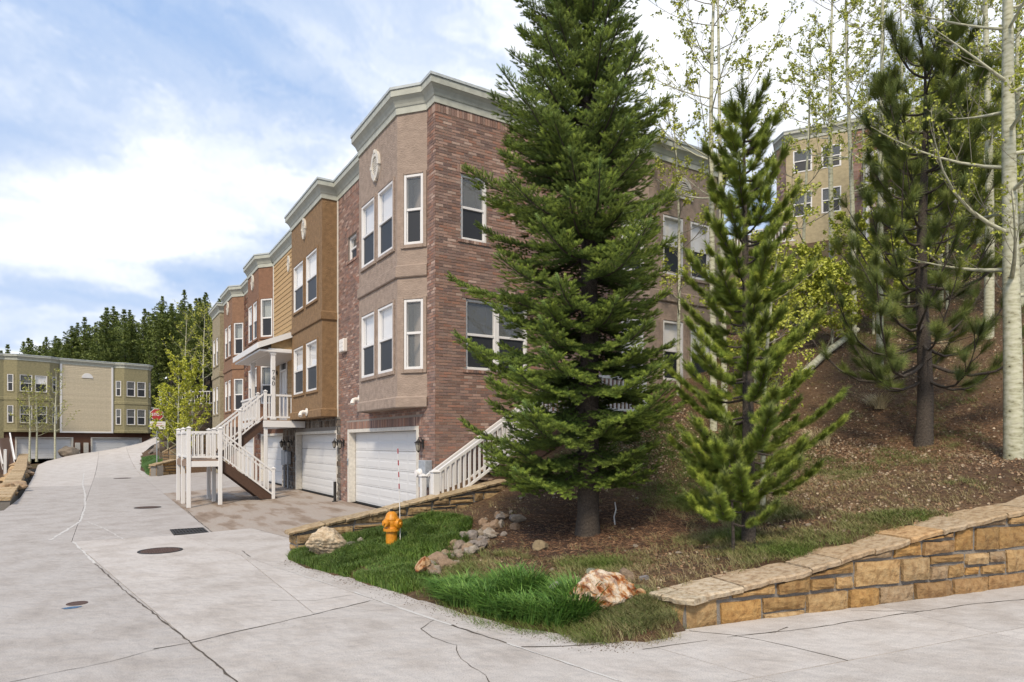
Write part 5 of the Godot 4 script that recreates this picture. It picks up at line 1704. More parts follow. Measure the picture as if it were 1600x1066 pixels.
	for e in [[15.0, 52.4, 9.6, 52.2, 5.0, 5.0], [9.4, 52.2, 3.7, 53.8, 4.75, 4.45]]:
		railing(t, P(e[0], e[4], e[1]), P(e[2], e[5], e[3]), 1.0, 0.2)
		for k3 in 4:
			newel(t, P(lerpf(e[0], e[2], k3 / 3.0), lerpf(e[4], e[5], k3 / 3.0), lerpf(e[1], e[3], k3 / 3.0)), 1.05, 0.07)
	t = thing("terrace_wall", "tan lower terrace wall with caps below the tall stone wall", "wall", P(6, 0, 49))
	retaining_wall(t, [v2(8.0, 48.4), v2(5.4, 49.0), v2(3.6, 50.6)], [0.0, -0.1, -0.1], [2.5, 2.3, 1.2], [[0.34, 0.26, 0.165], [0.30, 0.22, 0.14]], 0.4, 0.4, [[0.5, 0.42, 0.3]], 0.1, 0.6, 1.2)

# ---------------------------------------------------------------- plants
func needle_shoot(n: int, len_n: float, w: float, tilt: float, back := 0.0) -> ArrayMesh:
	# a shoot along +Y of unit length, needles all round
	var b := MB.new()
	for k in n:
		var t := (k + 0.5) / n
		var an := k * 2.39996
		var o := Vector3(cos(an), 0, sin(an))
		var dir := (o * sin(tilt) + Vector3.UP * cos(tilt)).normalized()
		if t > 0.9: dir = (o * sin(tilt * 0.5) + Vector3.UP).normalized()
		var s := dir.cross(o.cross(Vector3.UP)).normalized()
		var side := o.cross(Vector3.UP).normalized()
		var p := Vector3(0, t, 0)
		var l := len_n * rng.randf_range(0.8, 1.15)
		b.tri(p - side * w, p + side * w, p + dir * l, Color.WHITE)
	b.tri(Vector3(-0.02, 0, 0), Vector3(0.02, 0, 0), Vector3(0, 1, 0), Color(0.6, 0.5, 0.4))
	b.tri(Vector3(0, 0, -0.02), Vector3(0, 0, 0.02), Vector3(0, 1, 0), Color(0.6, 0.5, 0.4))
	return b.mesh()

func align(dir: Vector3, roll: float, s: float, w := 1.0) -> Basis:
	var y := dir.normalized()
	var x := y.cross(Vector3(0.3, 0.1, 0.95) if absf(y.y) > 0.9 else Vector3.UP).normalized()
	var z := x.cross(y)
	var c := cos(roll); var q := sin(roll)
	return Basis((x * c + z * q) * s * w, y * s, (z * c - x * q) * s * w)

func shade(c: Color, k: float) -> Color: return Color(c.r * k, c.g * k, c.b * k)

func plant(t: Node3D, wood: MB, wood_mat: Material, shoot: Mesh, leaf_mat: Material, xf: Array, cols: Array) -> void:
	var o := MeshInstance3D.new()
	o.name = "trunk"
	o.mesh = wood.mesh()
	o.material_override = wood_mat
	t.add_child(o)
	multi(t, "crown", shoot, leaf_mat, xf, cols)

func spruce(at: Vector3) -> void:
	var t := thing("spruce_tree", "tall dense green spruce standing before the brick corner", "tree", at)
	rng.seed = 4401
	var shoot := needle_shoot(40, 0.24, 0.040, 1.0)
	var wood := MB.new()
	var H := 13.6
	var cr := Vector3(cos(TH), 0, sin(TH))
	wood.tube([Vector3(0, -0.3, 0), Vector3(0, 0.0, 0), Vector3(0.01, 0.35, 0), Vector3(0.03, 3, 0.02), Vector3(0, 7, 0.02), Vector3(0.02, 11, 0), Vector3(0.02, H, 0)], [0.30, 0.225, 0.185, 0.155, 0.11, 0.06, 0.012], 12)
	var xf := []; var cols := []
	var y := 1.15
	var az := 0.0
	while y < H - 0.15:
		var q := y / H
		var R := 2.5 * pow(1.0 - q, 0.66) + 0.1
		var nb := 7 if q < 0.7 else 5
		az += 0.9
		var tier := rng.randf_range(0.85, 1.1)
		for k in nb:
			var a := az + TAU * k / nb + rng.randf_range(-0.3, 0.3)
			var d := Vector3(cos(a), 0, sin(a))
			var L := R * tier * rng.randf_range(0.72, 1.1) * (1.0 - 0.30 * maxf(0.0, d.dot(cr)))
			if y < 2.2: L *= 0.85 if d.dot(cr) < -0.1 else 0.62
			var rise := lerpf(0.0, 0.8, smoothstep(0.3, 0.95, q)) + rng.randf_range(-0.06, 0.06)
			var droop := lerpf(0.20, 0.02, q)
			var side := d.cross(Vector3.UP)
			var y0 := y + rng.randf_range(-0.06, 0.06)
			var bend := rng.randf_range(-0.12, 0.12)
			var pt := func(s: float) -> Vector3: return Vector3(0, y0, 0) + d * L * s + side * bend * L * s * s + Vector3(0, L * (rise * s - droop * sin(s * PI * 0.8) + 0.12 * s * s * s), 0)
			var path := []; var rad := []
			for i in 6:
				path.append(pt.call(i / 5.0)); rad.append(lerpf(0.026, 0.004, i / 5.0) * (0.6 + 0.4 * L))
			wood.tube(path, rad, 5, Color.WHITE, false)
			var s := 0.14
			var tint := rng.randf_range(0.85, 1.15)
			while s < 1.0:
				var p: Vector3 = pt.call(s)
				var ax: Vector3 = (pt.call(minf(s + 0.03, 1.03)) - pt.call(s - 0.03)).normalized()
				for hand in [-1.0, 0.0, 1.0]:
					var tl := clampf((1.0 - s) * L * 0.55 + 0.14, 0.14, 0.62) * rng.randf_range(0.7, 1.1)
					if s < 0.3: tl *= 0.7
					var td: Vector3 = (ax * 0.7 + side * hand * rng.randf_range(0.7, 1.1) + Vector3(0, rng.randf_range(-0.2, 0.1), 0)).normalized()
					if hand == 0.0:
						tl = 0.12
						td = (ax + Vector3(0, 0.45, 0) + side * rng.randf_range(-0.3, 0.3)).normalized()
					var n := maxi(1, int(tl / 0.085))
					for i in n:
						var e := p + td * tl * (i + 0.4) / n + Vector3(0, -0.12 * tl * pow((i + 0.4) / n, 2), 0)
						var outer := s * 0.6 + 0.4 * (float(i) / n)
						for m in (2 if i < n - 1 else 3):
							var hd2 := -1.0 if m == 0 else 1.0
							var sd := (td * 0.8 + ax * 0.3 + td.cross(Vector3.UP) * hd2 * (0.0 if m == 2 else 0.7) + Vector3(0, rng.randf_range(-0.1, 0.55), 0)).normalized()
							xf.append(Transform3D(align(sd, rng.randf() * TAU, rng.randf_range(0.09, 0.15), 1.1), e))
							# this year's growth is paler; light on tips and inner shade painted in too
							var young := clampf((outer - 0.3) * 1.5, 0, 1) * rng.randf_range(0.2, 1.0)
							cols.append(shade(Color(0.078, 0.13, 0.02).lerp(Color(0.36, 0.46, 0.06), young), rng.randf_range(0.8, 1.2) * tint))
				s += 0.105 / maxf(L, 0.35)
			xf.append(Transform3D(align((pt.call(1.0) - pt.call(0.9)), 0, 0.18, 1.1), pt.call(0.98))); cols.append(Color(0.2, 0.3, 0.07))
		y += lerpf(0.40, 0.26, q) * rng.randf_range(0.85, 1.15)
	plant(t, wood, M.bark, shoot, M.needle, xf, cols)
	print("spruce shoots ", xf.size())

# bushy young pine: whorls of rising boughs that end in brushes
func young_pine(at: Vector3, H: float, R: float, sd: int, label: String, lean := 0.0, bare := 0.12) -> void:
	var t := thing("pine_tree", label, "tree", at)
	rng.seed = sd
	var shoot := needle_shoot(90, 0.40, 0.020, 1.05)
	var wood := MB.new()
	wood.tube([Vector3(0, -0.25, 0), Vector3(0, 0.05, 0), Vector3(lean * 0.3, H * 0.3, 0.02), Vector3(lean * 0.6, H * 0.65, 0), Vector3(lean, H, 0)], [0.035 * H * 0.55, 0.026 * H * 0.6, 0.02 * H * 0.6, 0.011 * H * 0.6, 0.01], 10)
	var xf := []; var cols := []
	var y := H * bare
	while y < H - 0.1:
		var q := y / H
		var r := R * (1.05 - 0.88 * q) * (0.6 + 0.4 * smoothstep(0.0, 0.25, q)) + 0.06
		var nb := 6 if q < 0.8 else 4
		for k in nb:
			var a := y * 3.1 + TAU * k / nb + rng.randf_range(-0.35, 0.35)
			var L := r * rng.randf_range(0.6, 1.15)
			var d := Vector3(cos(a), 0, sin(a))
			var up := lerpf(0.12, 1.3, q)
			var o := Vector3(lean * q, y + rng.randf_range(-0.12, 0.12), 0)
			var pt := func(s: float) -> Vector3: return o + d * L * s + Vector3(0, L * (up * 0.38 * s + 0.16 * s * s - 0.14 * sin(s * PI)), 0)
			var path := []; var rad := []
			for i in 5:
				path.append(pt.call(i / 4.0)); rad.append(lerpf(0.02, 0.006, i / 4.0))
			wood.tube(path, rad, 5, Color.WHITE, false)
			var n := maxi(3, int(L / 0.11))
			var tone := rng.randf_range(0.8, 1.2)
			for i in range(1, n + 1):
				var s := float(i) / n
				if s < 0.28: continue
				var p: Vector3 = pt.call(s)
				var ax: Vector3 = (pt.call(s) - pt.call(s - 0.06)).normalized()
				var side := ax.cross(Vector3.UP).normalized()
				for m in 13:
					var sd2 := (ax * rng.randf_range(0.6, 1.1) + side * rng.randf_range(-1.0, 1.0) + Vector3(0, rng.randf_range(0.0, 0.75), 0)).normalized()
					var sl := rng.randf_range(0.11, 0.19)
					xf.append(Transform3D(align(sd2, rng.randf() * TAU, sl), p))
					cols.append(shade(Color(0.12, 0.185, 0.022).lerp(Color(0.34, 0.40, 0.055), rng.randf() * rng.randf() + 0.25 * s), tone * rng.randf_range(0.85, 1.15)))
			xf.append(Transform3D(align(pt.call(1.0) - pt.call(0.85) + Vector3(0, 0.05, 0), 0, 0.26), pt.call(0.97))); cols.append(Color(0.16, 0.20, 0.05))
		y += rng.randf_range(0.26, 0.38)
	for m in 5:
		xf.append(Transform3D(align(Vector3(rng.randf_range(-0.3, 0.3), 1, rng.randf_range(-0.3, 0.3)), 0, 0.3), Vector3(lean, H - 0.25 + 0.05 * m, 0))); cols.append(Color(0.15, 0.19, 0.05))
	plant(t, wood, M.bark, shoot, M.needle, xf, cols)

# open pine with long needles in tufts at the ends of crooked boughs
func ponderosa(at: Vector3, H: float) -> void:
	var t := thing("pine_tree", "open dark pine with long needles and bare lower boughs on the slope", "tree", at)
	rng.seed = 771
	var tuft := needle_shoot(90, 0.62, 0.013, 1.05)
	var wood := MB.new()
	var tr := func(y: float) -> Vector3: return Vector3(0.07 * sin(y * 0.8) + 0.02 * y, y, 0.05 * sin(y * 1.1 + 1.0))
	var path := []; var rad := []
	for i in 15:
		var y := -0.3 + (H + 0.3) * i / 14.0
		path.append(tr.call(y)); rad.append(0.165 * pow(maxf(0.02, 1.0 - (y + 0.3) / (H + 0.4)), 0.75) + (0.05 if i == 0 else 0.0))
	wood.tube(path, rad, 12)
	var xf := []; var cols := []
	var y := 1.35
	while y < H - 0.2:
		var q := y / H
		var nb := 4 if q < 0.85 else 3
		for k in nb:
			var a := y * 2.7 + TAU * k / nb + rng.randf_range(-0.5, 0.5)
			var L := lerpf(2.7, 0.6, q) * rng.randf_range(0.6, 1.15)
			var d := Vector3(cos(a), 0, sin(a))
			var o: Vector3 = tr.call(y)
			var up := lerpf(-0.05, 0.85, q)
			var wv := rng.randf_range(-0.2, 0.2)
			var sdv := d.cross(Vector3.UP)
			var pt := func(s: float) -> Vector3: return o + d * L * s + sdv * wv * L * sin(s * 3.0) + Vector3(0, L * (up * s - 0.22 * sin(s * PI) + 0.35 * s * s * s), 0)
			var bp := []; var br := []
			for i in 7:
				bp.append(pt.call(i / 6.0)); br.append(lerpf(0.038, 0.008, i / 6.0) * (0.5 + 0.25 * L))
			wood.tube(bp, br, 6, Color.WHITE, false)
			var n := int(rng.randf_range(5, 9))
			for i in n:
				var s := lerpf(0.42, 1.0, float(i) / maxf(1, n - 1))
				var p: Vector3 = pt.call(s)
				var ax: Vector3 = (pt.call(s) - pt.call(s - 0.05)).normalized()
				var tw := (ax + d.cross(Vector3.UP) * rng.randf_range(-1.1, 1.1) + Vector3(0, rng.randf_range(0.0, 0.6), 0)).normalized() * (0.0 if i == n - 1 else rng.randf_range(0.12, 0.4))
				if tw.length() > 0.02: wood.tube([p, p + tw * 0.5 + Vector3(0, -0.01, 0), p + tw], [0.010, 0.008, 0.006], 4, Color.WHITE, false)
				for m in 4:
					xf.append(Transform3D(align((tw.normalized() if tw.length() > 0.02 else ax) + Vector3(rng.randf_range(-0.5, 0.5), rng.randf_range(0.0, 0.5), rng.randf_range(-0.5, 0.5)), rng.randf() * TAU, rng.randf_range(0.2, 0.33)), p + tw * (0.75 + 0.08 * m)))
					cols.append(shade(Color(0.11, 0.155, 0.034).lerp(Color(0.27, 0.31, 0.065), rng.randf() * rng.randf()), rng.randf_range(0.85, 1.2)))
			# dead snags on the lower trunk
			if q < 0.5 and rng.randf() < 0.6:
				var sd := Vector3(cos(a + 1.0), rng.randf_range(-0.1, 0.25), sin(a + 1.0))
				wood.tube([o, o + sd * 0.5, o + sd * rng.randf_range(0.8, 1.3) + Vector3(0, 0.12, 0)], [0.014, 0.009, 0.003], 4, Color.WHITE, false)
		y += rng.randf_range(0.3, 0.46)
	for m in 10:
		xf.append(Transform3D(align(Vector3(rng.randf_range(-0.5, 0.5), 1, rng.randf_range(-0.5, 0.5)), 0, 0.24), tr.call(H - 0.06 * m))); cols.append(Color(0.06, 0.10, 0.03))
	plant(t, wood, M.bark, tuft, M.needle, xf, cols)

func leaf_mesh(bend := 0.25) -> ArrayMesh:
	var b := MB.new()
	var p := [Vector3(0, 0, 0), Vector3(0.42, 0.38, bend * 0.4), Vector3(0.3, 0.78, bend * 0.3), Vector3(0, 1.05, -0.06), Vector3(-0.3, 0.78, bend * 0.3), Vector3(-0.42, 0.38, bend * 0.4), Vector3(0, 0.5, 0)]
	for k in 6: b.tri(p[6], p[k], p[(k + 1) % 6], Color.WHITE)
	return b.mesh()

var leaf: ArrayMesh
# broad-leaved tree of aspen habit, built at its own origin
func aspen(at: Vector3, label: String, H: float, r0: float, sd: int, o := {}) -> void:
	var t := thing(o.get("called", "aspen_tree"), label, "tree", at, o.get("group", "aspens on the slope"))
	rng.seed = sd
	var wood := MB.new(); var tw := MB.new()
	var lean: Vector3 = o.get("lean", Vector3.ZERO)
	var ph := rng.randf() * 6.0
	var tr := func(s: float) -> Vector3: return Vector3(lean.x * s * s + 0.02 * H * 0.5 * sin(s * 5.0 + ph) * s, H * s, lean.z * s * s + 0.02 * H * 0.4 * sin(s * 4.0 + ph * 2.0) * s)
	var path := [tr.call(0.0) - Vector3(0, 0.3, 0)]; var rad := [r0 * 1.25]
	for i in 13:
		var s := i / 12.0
		path.append(tr.call(s)); rad.append(r0 * pow(1.0 - s * 0.97, 0.8) + 0.004)
	wood.tube(path, rad, 12 if r0 > 0.1 else 8)
	var xf := []; var cols := []
	var nb: int = o.get("branches", 22)
	var b0: float = o.get("from", 0.35)
	var spread: float = o.get("spread", 0.22)
	var dens: float = o.get("leaves", 1.0)
	var lsz: float = o.get("leaf", 0.034)
	var c1: Color = o.get("c1", Color(0.27, 0.31, 0.04)); var c2: Color = o.get("c2", Color(0.50, 0.53, 0.08))
	for k in nb:
		var s := lerpf(b0, 0.97, (k + rng.randf()) / nb)
		var a := k * 2.4 + rng.randf_range(-0.4, 0.4)
		var L := H * spread * (1.15 - s * 0.8) * rng.randf_range(0.6, 1.25)
		var d := Vector3(cos(a), 0, sin(a))
		var up: float = o.get("up", 0.7) * rng.randf_range(0.6, 1.4)
		var base: Vector3 = tr.call(s)
		var wv := rng.randf_range(-0.3, 0.3)
		var sv := d.cross(Vector3.UP)
		var pt := func(q: float) -> Vector3: return base + d * L * q + sv * wv * L * sin(q * 2.8) * 0.5 + Vector3(0, L * up * q * (0.55 + 0.55 * q), 0)
		var bp := []; var br := []
		var rb := r0 * (1.0 - s) * 0.34 + 0.006
		for i in 7:
			bp.append(pt.call(i / 6.0)); br.append(lerpf(rb, 0.0035, i / 6.0))
		(wood if rb > 0.016 and r0 > 0.07 else tw).tube(bp, br, 5, Color.WHITE, false)
		var n2 := int(5 + L * 3.0)
		for i in n2:
			var q := lerpf(0.22, 1.0, (i + rng.randf()) / n2)
			var p: Vector3 = pt.call(q)
			var ax: Vector3 = (pt.call(q) - pt.call(q - 0.05)).normalized()
			var d2 := (ax * 0.8 + Vector3(rng.randf_range(-1, 1), rng.randf_range(-0.1, 0.9), rng.randf_range(-1, 1))).normalized()
			var l2 := L * (1.08 - q) * rng.randf_range(0.25, 0.6) + 0.12
			var e := p + d2 * l2 + Vector3(0, 0.12 * l2, 0)
			tw.tube([p, p + d2 * l2 * 0.5, e], [0.0055, 0.0045, 0.0028], 4, Color.WHITE, false)
			for j in 3:
				var pj := p.lerp(e, rng.randf_range(0.35, 0.9))
				var d3 := (d2 + Vector3(rng.randf_range(-1, 1), rng.randf_range(-0.3, 0.8), rng.randf_range(-1, 1))).normalized() * rng.randf_range(0.08, 0.3)
				tw.tube([pj, pj + d3], [0.003, 0.002], 3, Color.WHITE, false)
				var nl := int(dens * rng.randf_range(2.0, 6.0))
				for m in nl:
					var lp := pj + d3 * rng.randf_range(0.3, 1.05) + Vector3(rng.randf_range(-1, 1), rng.randf_range(-1, 0.6), rng.randf_range(-1, 1)) * 0.03
					xf.append(Transform3D(align(Vector3(rng.randf_range(-1, 1), rng.randf_range(-1.2, 0.6), rng.randf_range(-1, 1)), rng.randf() * TAU, lsz * rng.randf_range(0.7, 1.25)), lp))
					cols.append(shade(c1.lerp(c2, rng.randf()), rng.randf_range(0.85, 1.15)))
	var wo := MeshInstance3D.new()
	wo.name = "trunk"; wo.mesh = wood.mesh(); wo.material_override = o.get("bark", M.aspen_bark)
	t.add_child(wo)
	var to := MeshInstance3D.new()
	to.name = "twigs"; to.mesh = tw.mesh(); to.material_override = M.aspen_twig
	t.add_child(to)
	if xf.size(): multi(t, "crown", leaf, M.leaf, xf, cols)

# distant conifers: one builder, a few kinds, then copies
func far_conifer(kind: int, H: float) -> Node3D:
	rng.seed = 900 + kind
	var o := Node3D.new()
	var wood := MB.new()
	wood.tube([Vector3(0, -1.0, 0), Vector3(0, H * 0.5, 0), Vector3(0, H, 0)], [0.2, 0.13, 0.02], 6)
	var clump := MB.new()
	for k in 26:
		var d := Vector3(rng.randf_range(-1, 1), rng.randf_range(-0.45, 1.0), rng.randf_range(-1, 1)).normalized()
		var s := d.cross(Vector3(0.2, 0.9, 0.4)).normalized() * 0.16
		var r := rng.randf_range(0.6, 1.0)
		clump.tri(d * 0.1 - s, d * 0.1 + s, d * r, Color.WHITE)
	var cm := clump.mesh()
	var xf := []; var cols := []
	var slim: float = [0.16, 0.20, 0.13, 0.23][kind]
	var y: float = H * [0.18, 0.3, 0.12, 0.38][kind]
	while y < H:
		var q := y / H
		var r: float = H * slim * (pow(1.0 - q, 0.7) if kind != 3 else sin(clampf((1.0 - q) * 2.2, 0, 1) * PI / 2) * (1.0 if q > 0.5 else 0.8)) + 0.12
		var nb := 5 + (1 if r > 1.4 else 0)
		for k in nb:
			var a := y * 2.1 + TAU * k / nb + rng.randf_range(-0.5, 0.5)
			var L := r * rng.randf_range(0.45, 1.1)
			if rng.randf() < 0.12: continue
			var n := maxi(2, int(L / 0.32))
			for i in n:
				var s := (i + 0.6) / n
				var p := Vector3(cos(a) * L * s, y + L * (0.25 * s - 0.2 * s * (1 - q)) + rng.randf_range(-0.1, 0.1), sin(a) * L * s)
				xf.append(Transform3D(align(Vector3(rng.randf_range(-0.3, 0.3), 1, rng.randf_range(-0.3, 0.3)), rng.randf() * TAU, rng.randf_range(0.26, 0.48)), p))
				cols.append(shade(Color(0.12, 0.165, 0.04).lerp(Color(0.26, 0.31, 0.075), rng.randf() * rng.randf() + 0.2 * s), rng.randf_range(0.85, 1.15)))
		y += rng.randf_range(0.33, 0.5)
	var tm := MeshInstance3D.new()
	tm.name = "trunk"; tm.mesh = wood.mesh(); tm.material_override = M.bark
	o.add_child(tm)
	multi(o, "crown", cm, M.needle, xf, cols)
	return o

func forest() -> void:
	var kinds := []
	for k in 4: kinds.append(far_conifer(k, [15.0, 16.0, 13.0, 17.0][k]))
	rng.seed = 31
	var names := ["slim dark pine in the wood behind the olive building", "broad dark pine in the wood behind the olive building", "narrow spire conifer in the wood behind the olive building", "tall bare-stemmed pine in the wood behind the olive building"]
	var n := 0
	for row in 8:
		var F := 88.0 + row * 9.0
		var px := -40.0
		while px < 400.0:
			px += rng.randf_range(8, 19) * (1.0 + 0.25 * row * 0.3)
			var ff := F + rng.randf_range(-4, 4)
			var r := (px - 800.0) / 1030.0
			var x := (cos(TH) * r + sin(TH)) * ff; var u := (-sin(TH) * r + cos(TH)) * ff
			if row == 0 and px < 235 and rng.randf() < 0.5: continue
			var k := rng.randi() % 4
			var o: Node3D = kinds[k].duplicate()
			o.name = numbered("forest_pine")
			add_child(o)
			var s := rng.randf_range(0.6, 0.92) * (0.9 if px < 120 else 1.0)
			o.position = P(x, tps(x, u) - 0.2, u)
			o.scale = Vector3(s, s * rng.randf_range(0.92, 1.1), s)
			o.rotation.y = rng.randf() * TAU
			o.set_meta("label", names[k]); o.set_meta("category", "tree"); o.set_meta("group", ["slim pines of the wood", "broad pines of the wood", "spire conifers of the wood", "bare-stemmed pines of the wood"][k])
			n += 1
	# conifers behind the upper building on the right
	for e in [[1258, 62, 19.2, 0.62, "small conifer top showing over the upper building's roof"], [1232, 66, 17.5, 0.55, "lower conifer top left of it over the upper building's roof"], [1590, 48, 11.0, 0.7, "conifer far up the slope at the right edge"], [1420, 60, 16.0, 0.6, "dark conifer far up the slope behind the open pine"]]:
		var r: float = (e[0] - 800.0) / 1030.0
		var x: float = (cos(TH) * r + sin(TH)) * e[1]; var u: float = (-sin(TH) * r + cos(TH)) * e[1]
		var o: Node3D = kinds[1].duplicate()
		o.name = numbered("hill_conifer")
		add_child(o)
		o.position = P(x, e[2], u)
		o.scale = Vector3.ONE * e[3]
		o.set_meta("label", e[4]); o.set_meta("category", "tree")
	for k in kinds: k.free()
	print("forest ", n)

func blade_tuft(n: int, h: float, spread: float, w: float, lean: float) -> ArrayMesh:
	var b := MB.new()
	for k in n:
		var a := rng.randf() * TAU
		var r := sqrt(rng.randf()) * spread
		var p := Vector3(cos(k * 2.4) * r, -0.02, sin(k * 2.4) * r)
		var d := Vector3(cos(a), 0, sin(a)) * lean * rng.randf_range(0.3, 1.2)
		var s := Vector3(-sin(a + 0.6), 0, cos(a + 0.6)) * w
		var hh := h * rng.randf_range(0.55, 1.1)
		var m1 := p + Vector3(0, hh * 0.5, 0) + d * hh * 0.25
		var m2 := p + Vector3(0, hh * 0.85, 0) + d * hh * 0.65
		var e := p + Vector3(0, hh * 0.98, 0) + d * hh * 1.1
		var c := Color.WHITE * rng.randf_range(0.75, 1.2); c.a = 1
		b.quad(p - s, p + s, m1 + s * 0.9, m1 - s * 0.9, c)
		b.quad(m1 - s * 0.9, m1 + s * 0.9, m2 + s * 0.55, m2 - s * 0.55, c)
		b.tri(m2 - s * 0.55, m2 + s * 0.55, e, c)
	return b.mesh()

func scatter(called: String, label: String, category: String, mesh: Mesh, m: Material, xf: Array, cols: Array) -> void:
	var o := multi(self, numbered(called), mesh, m, xf, cols)
	o.set_meta("kind", "stuff"); o.set_meta("label", label); o.set_meta("category", category)
	print(called, " ", xf.size())

func undergrowth() -> void:
	rng.seed = 55
	var lawn := blade_tuft(9, 0.12, 0.06, 0.0042, 0.95)
	var tall := blade_tuft(9, 0.36, 0.06, 0.0085, 0.85)
	var dry := blade_tuft(12, 0.115, 0.08, 0.003, 1.2)
	var xf := []; var cols := []
	var lp := poly([[2.84, 12.05], [2.84, 11.3], [2.96, 10.95], [3.22, 9.9], [3.38, 9.1], [3.52, 8.2], [3.9, 8.3], [4.25, 8.9], [4.6, 9.3], [5.3, 10.0], [5.7, 10.6], [6.1, 11.3], [5.6, 11.95], [4.2, 12.05], [3.2, 12.1]])
	var conc := poly(CONCRETE)
	for i in 60000:
		var p := v2(rng.randf_range(2.8, 6.0), rng.randf_range(8.4, 12.1))
		if not Geometry2D.is_point_in_polygon(p, lp): continue
		if Geometry2D.is_point_in_polygon(p, conc): continue
		var k := wob.get_noise_2d(p.x * 2.4, p.y * 2.4)
		if k < -0.12 and rng.randf() < 0.85: continue
		var rim := 1.0 - smoothstep(0.0, 0.9, (p.x - 4.3) * 0.62 - (p.y - 9.4) * 0.5 + 0.75 + 1.6 * wob.get_noise_2d(p.x * 1.3 + 7, p.y * 1.3))
		if rng.randf() > 0.12 + 0.88 * rim: continue
		if v2(p.x - 3.42, p.y - 11.55).length() < 0.34: continue
		var s := rng.randf_range(0.7, 1.25) * (1.0 + 0.8 * k)
		xf.append(Transform3D(Basis(Vector3.UP, rng.randf() * TAU).scaled(Vector3(1, s, 1)), P(p.x, hgt(p.x, p.y), p.y)))
		cols.append(shade(Color(0.055, 0.125, 0.012).lerp(Color(0.16, 0.26, 0.03), rng.randf() * rng.randf()).lerp(Color(0.26, 0.23, 0.09), 0.6 * rng.randf() * rng.randf() * rng.randf()), rng.randf_range(0.75, 1.2) * (1.0 + 0.5 * wob.get_noise_2d(p.x * 1.1 - 30, p.y * 1.1))))
	scatter("lawn_grass", "short green lawn around the hydrant", "grass", lawn, M.grass, xf, cols)
	xf = []; cols = []
	var tp := poly([[3.78, 7.5], [3.98, 6.5], [4.3, 5.85], [4.75, 5.8], [4.95, 6.4], [4.75, 6.9], [4.5, 7.5], [4.25, 8.0], [3.85, 8.2]])
	for i in 9000:
		var p := v2(rng.randf_range(3.7, 5.0), rng.randf_range(5.7, 8.3))
		if not Geometry2D.is_point_in_polygon(p, tp): continue
		var s := rng.randf_range(0.45, 1.1) * (0.8 + 0.9 * wob.get_noise_2d(p.x * 2.5, p.y * 2.5))
		if rng.randf() < 0.35: continue
		xf.append(Transform3D(Basis(Vector3.UP, rng.randf() * TAU).scaled(Vector3(1, s, 1)), P(p.x, hgt(p.x, p.y), p.y)))
		cols.append(shade(Color(0.05, 0.135, 0.016).lerp(Color(0.20, 0.34, 0.06), rng.randf() * rng.randf()), rng.randf_range(0.7, 1.25)))
	scatter("tall_grass", "tall lush green grass along the gutter in the foreground", "grass", tall, M.grass, xf, cols)
	# thin dry and green grass over the bank
	xf = []; cols = []
	var low := poly(LOW)
	for i in 60000:
		var w := rng.randf()
		var p := v2(rng.randf_range(3.6, 24), rng.randf_range(2.5, 12.2)) if i % 3 else v2(rng.randf_range(4.2, 12), rng.randf_range(4.8, 9))
		if Geometry2D.is_point_in_polygon(p, low) or Geometry2D.is_point_in_polygon(p, lp): continue
		var k := wob.get_noise_2d(p.x * 0.55 - 90, p.y * 0.55) + 0.4 * wob.get_noise_2d(p.x * 1.7, p.y * 1.7)
		if rng.randf() > 0.06 + 1.8 * maxf(0.0, k): continue
		var bare := v2(p.x - 7.15, p.y - 8.9).length()
		if bare < 1.6 and rng.randf() < 0.9: continue
		var s := rng.randf_range(0.5, 1.1)
		xf.append(Transform3D(Basis(Vector3.UP, rng.randf() * TAU).scaled(Vector3(1, s, 1)), P(p.x, hgt(p.x, p.y), p.y)))
		cols.append(Color(0.30, 0.25, 0.12).lerp(Color(0.11, 0.17, 0.025), clampf(k * 2.2 + rng.randf_range(-0.2, 0.5), 0, 1)))
	# rough grass at the tip of the bank
	for i in 1600:
		var p := v2(rng.randf_range(4.2, 5.5), rng.randf_range(5.2, 6.1))
		if Geometry2D.is_point_in_polygon(p, low): continue
		if wob.get_noise_2d(p.x * 3.0, p.y * 3.0) < -0.05: continue
		xf.append(Transform3D(Basis(Vector3.UP, rng.randf() * TAU), P(p.x, hgt(p.x, p.y), p.y)))
		cols.append(Color(0.28, 0.24, 0.12).lerp(Color(0.10, 0.16, 0.03), rng.randf()))
	scatter("bank_grass", "thin dry and green grass over the planted bank", "grass", dry, M.grass, xf, cols)
	# fallen leaves and needles
	xf = []; cols = []
	var fl := leaf_mesh(0.5)
	for i in 70000:
		var p := v2(rng.randf_range(8, 32), rng.randf_range(2.0, 15.5)) if i % 2 else v2(rng.randf_range(4.3, 14), rng.randf_range(4.4, 12))
		if Geometry2D.is_point_in_polygon(p, low): continue
		if p.x < 9.5 and rng.randf() < 0.86: continue
		if v2(p.x - 7.15, p.y - 8.9).length() < 2.0: continue
		if wob.get_noise_2d(p.x * 0.7 + 20, p.y * 0.7) < -0.12 and rng.randf() < 0.75: continue
		var dist := p.length()
		var s := rng.randf_range(0.02, 0.042) * (1.0 + dist * 0.025)
		xf.append(Transform3D(align(Vector3(rng.randf_range(-1, 1), rng.randf_range(-0.25, 0.4), rng.randf_range(-1, 1)), rng.randf_range(1.0, 2.1), s), P(p.x, hgt(p.x, p.y) + 0.012, p.y)))
		cols.append(shade([Color(0.30, 0.215, 0.14), Color(0.21, 0.14, 0.085), Color(0.44, 0.36, 0.26), Color(0.17, 0.11, 0.07), Color(0.30, 0.19, 0.11)][rng.randi() % 5], rng.randf_range(0.8, 1.15)))
	scatter("leaf_litter", "fallen brown leaves on the wooded slope", "leaves", fl, M.litter, xf, cols)
	xf = []; cols = []
	var nd := MB.new()
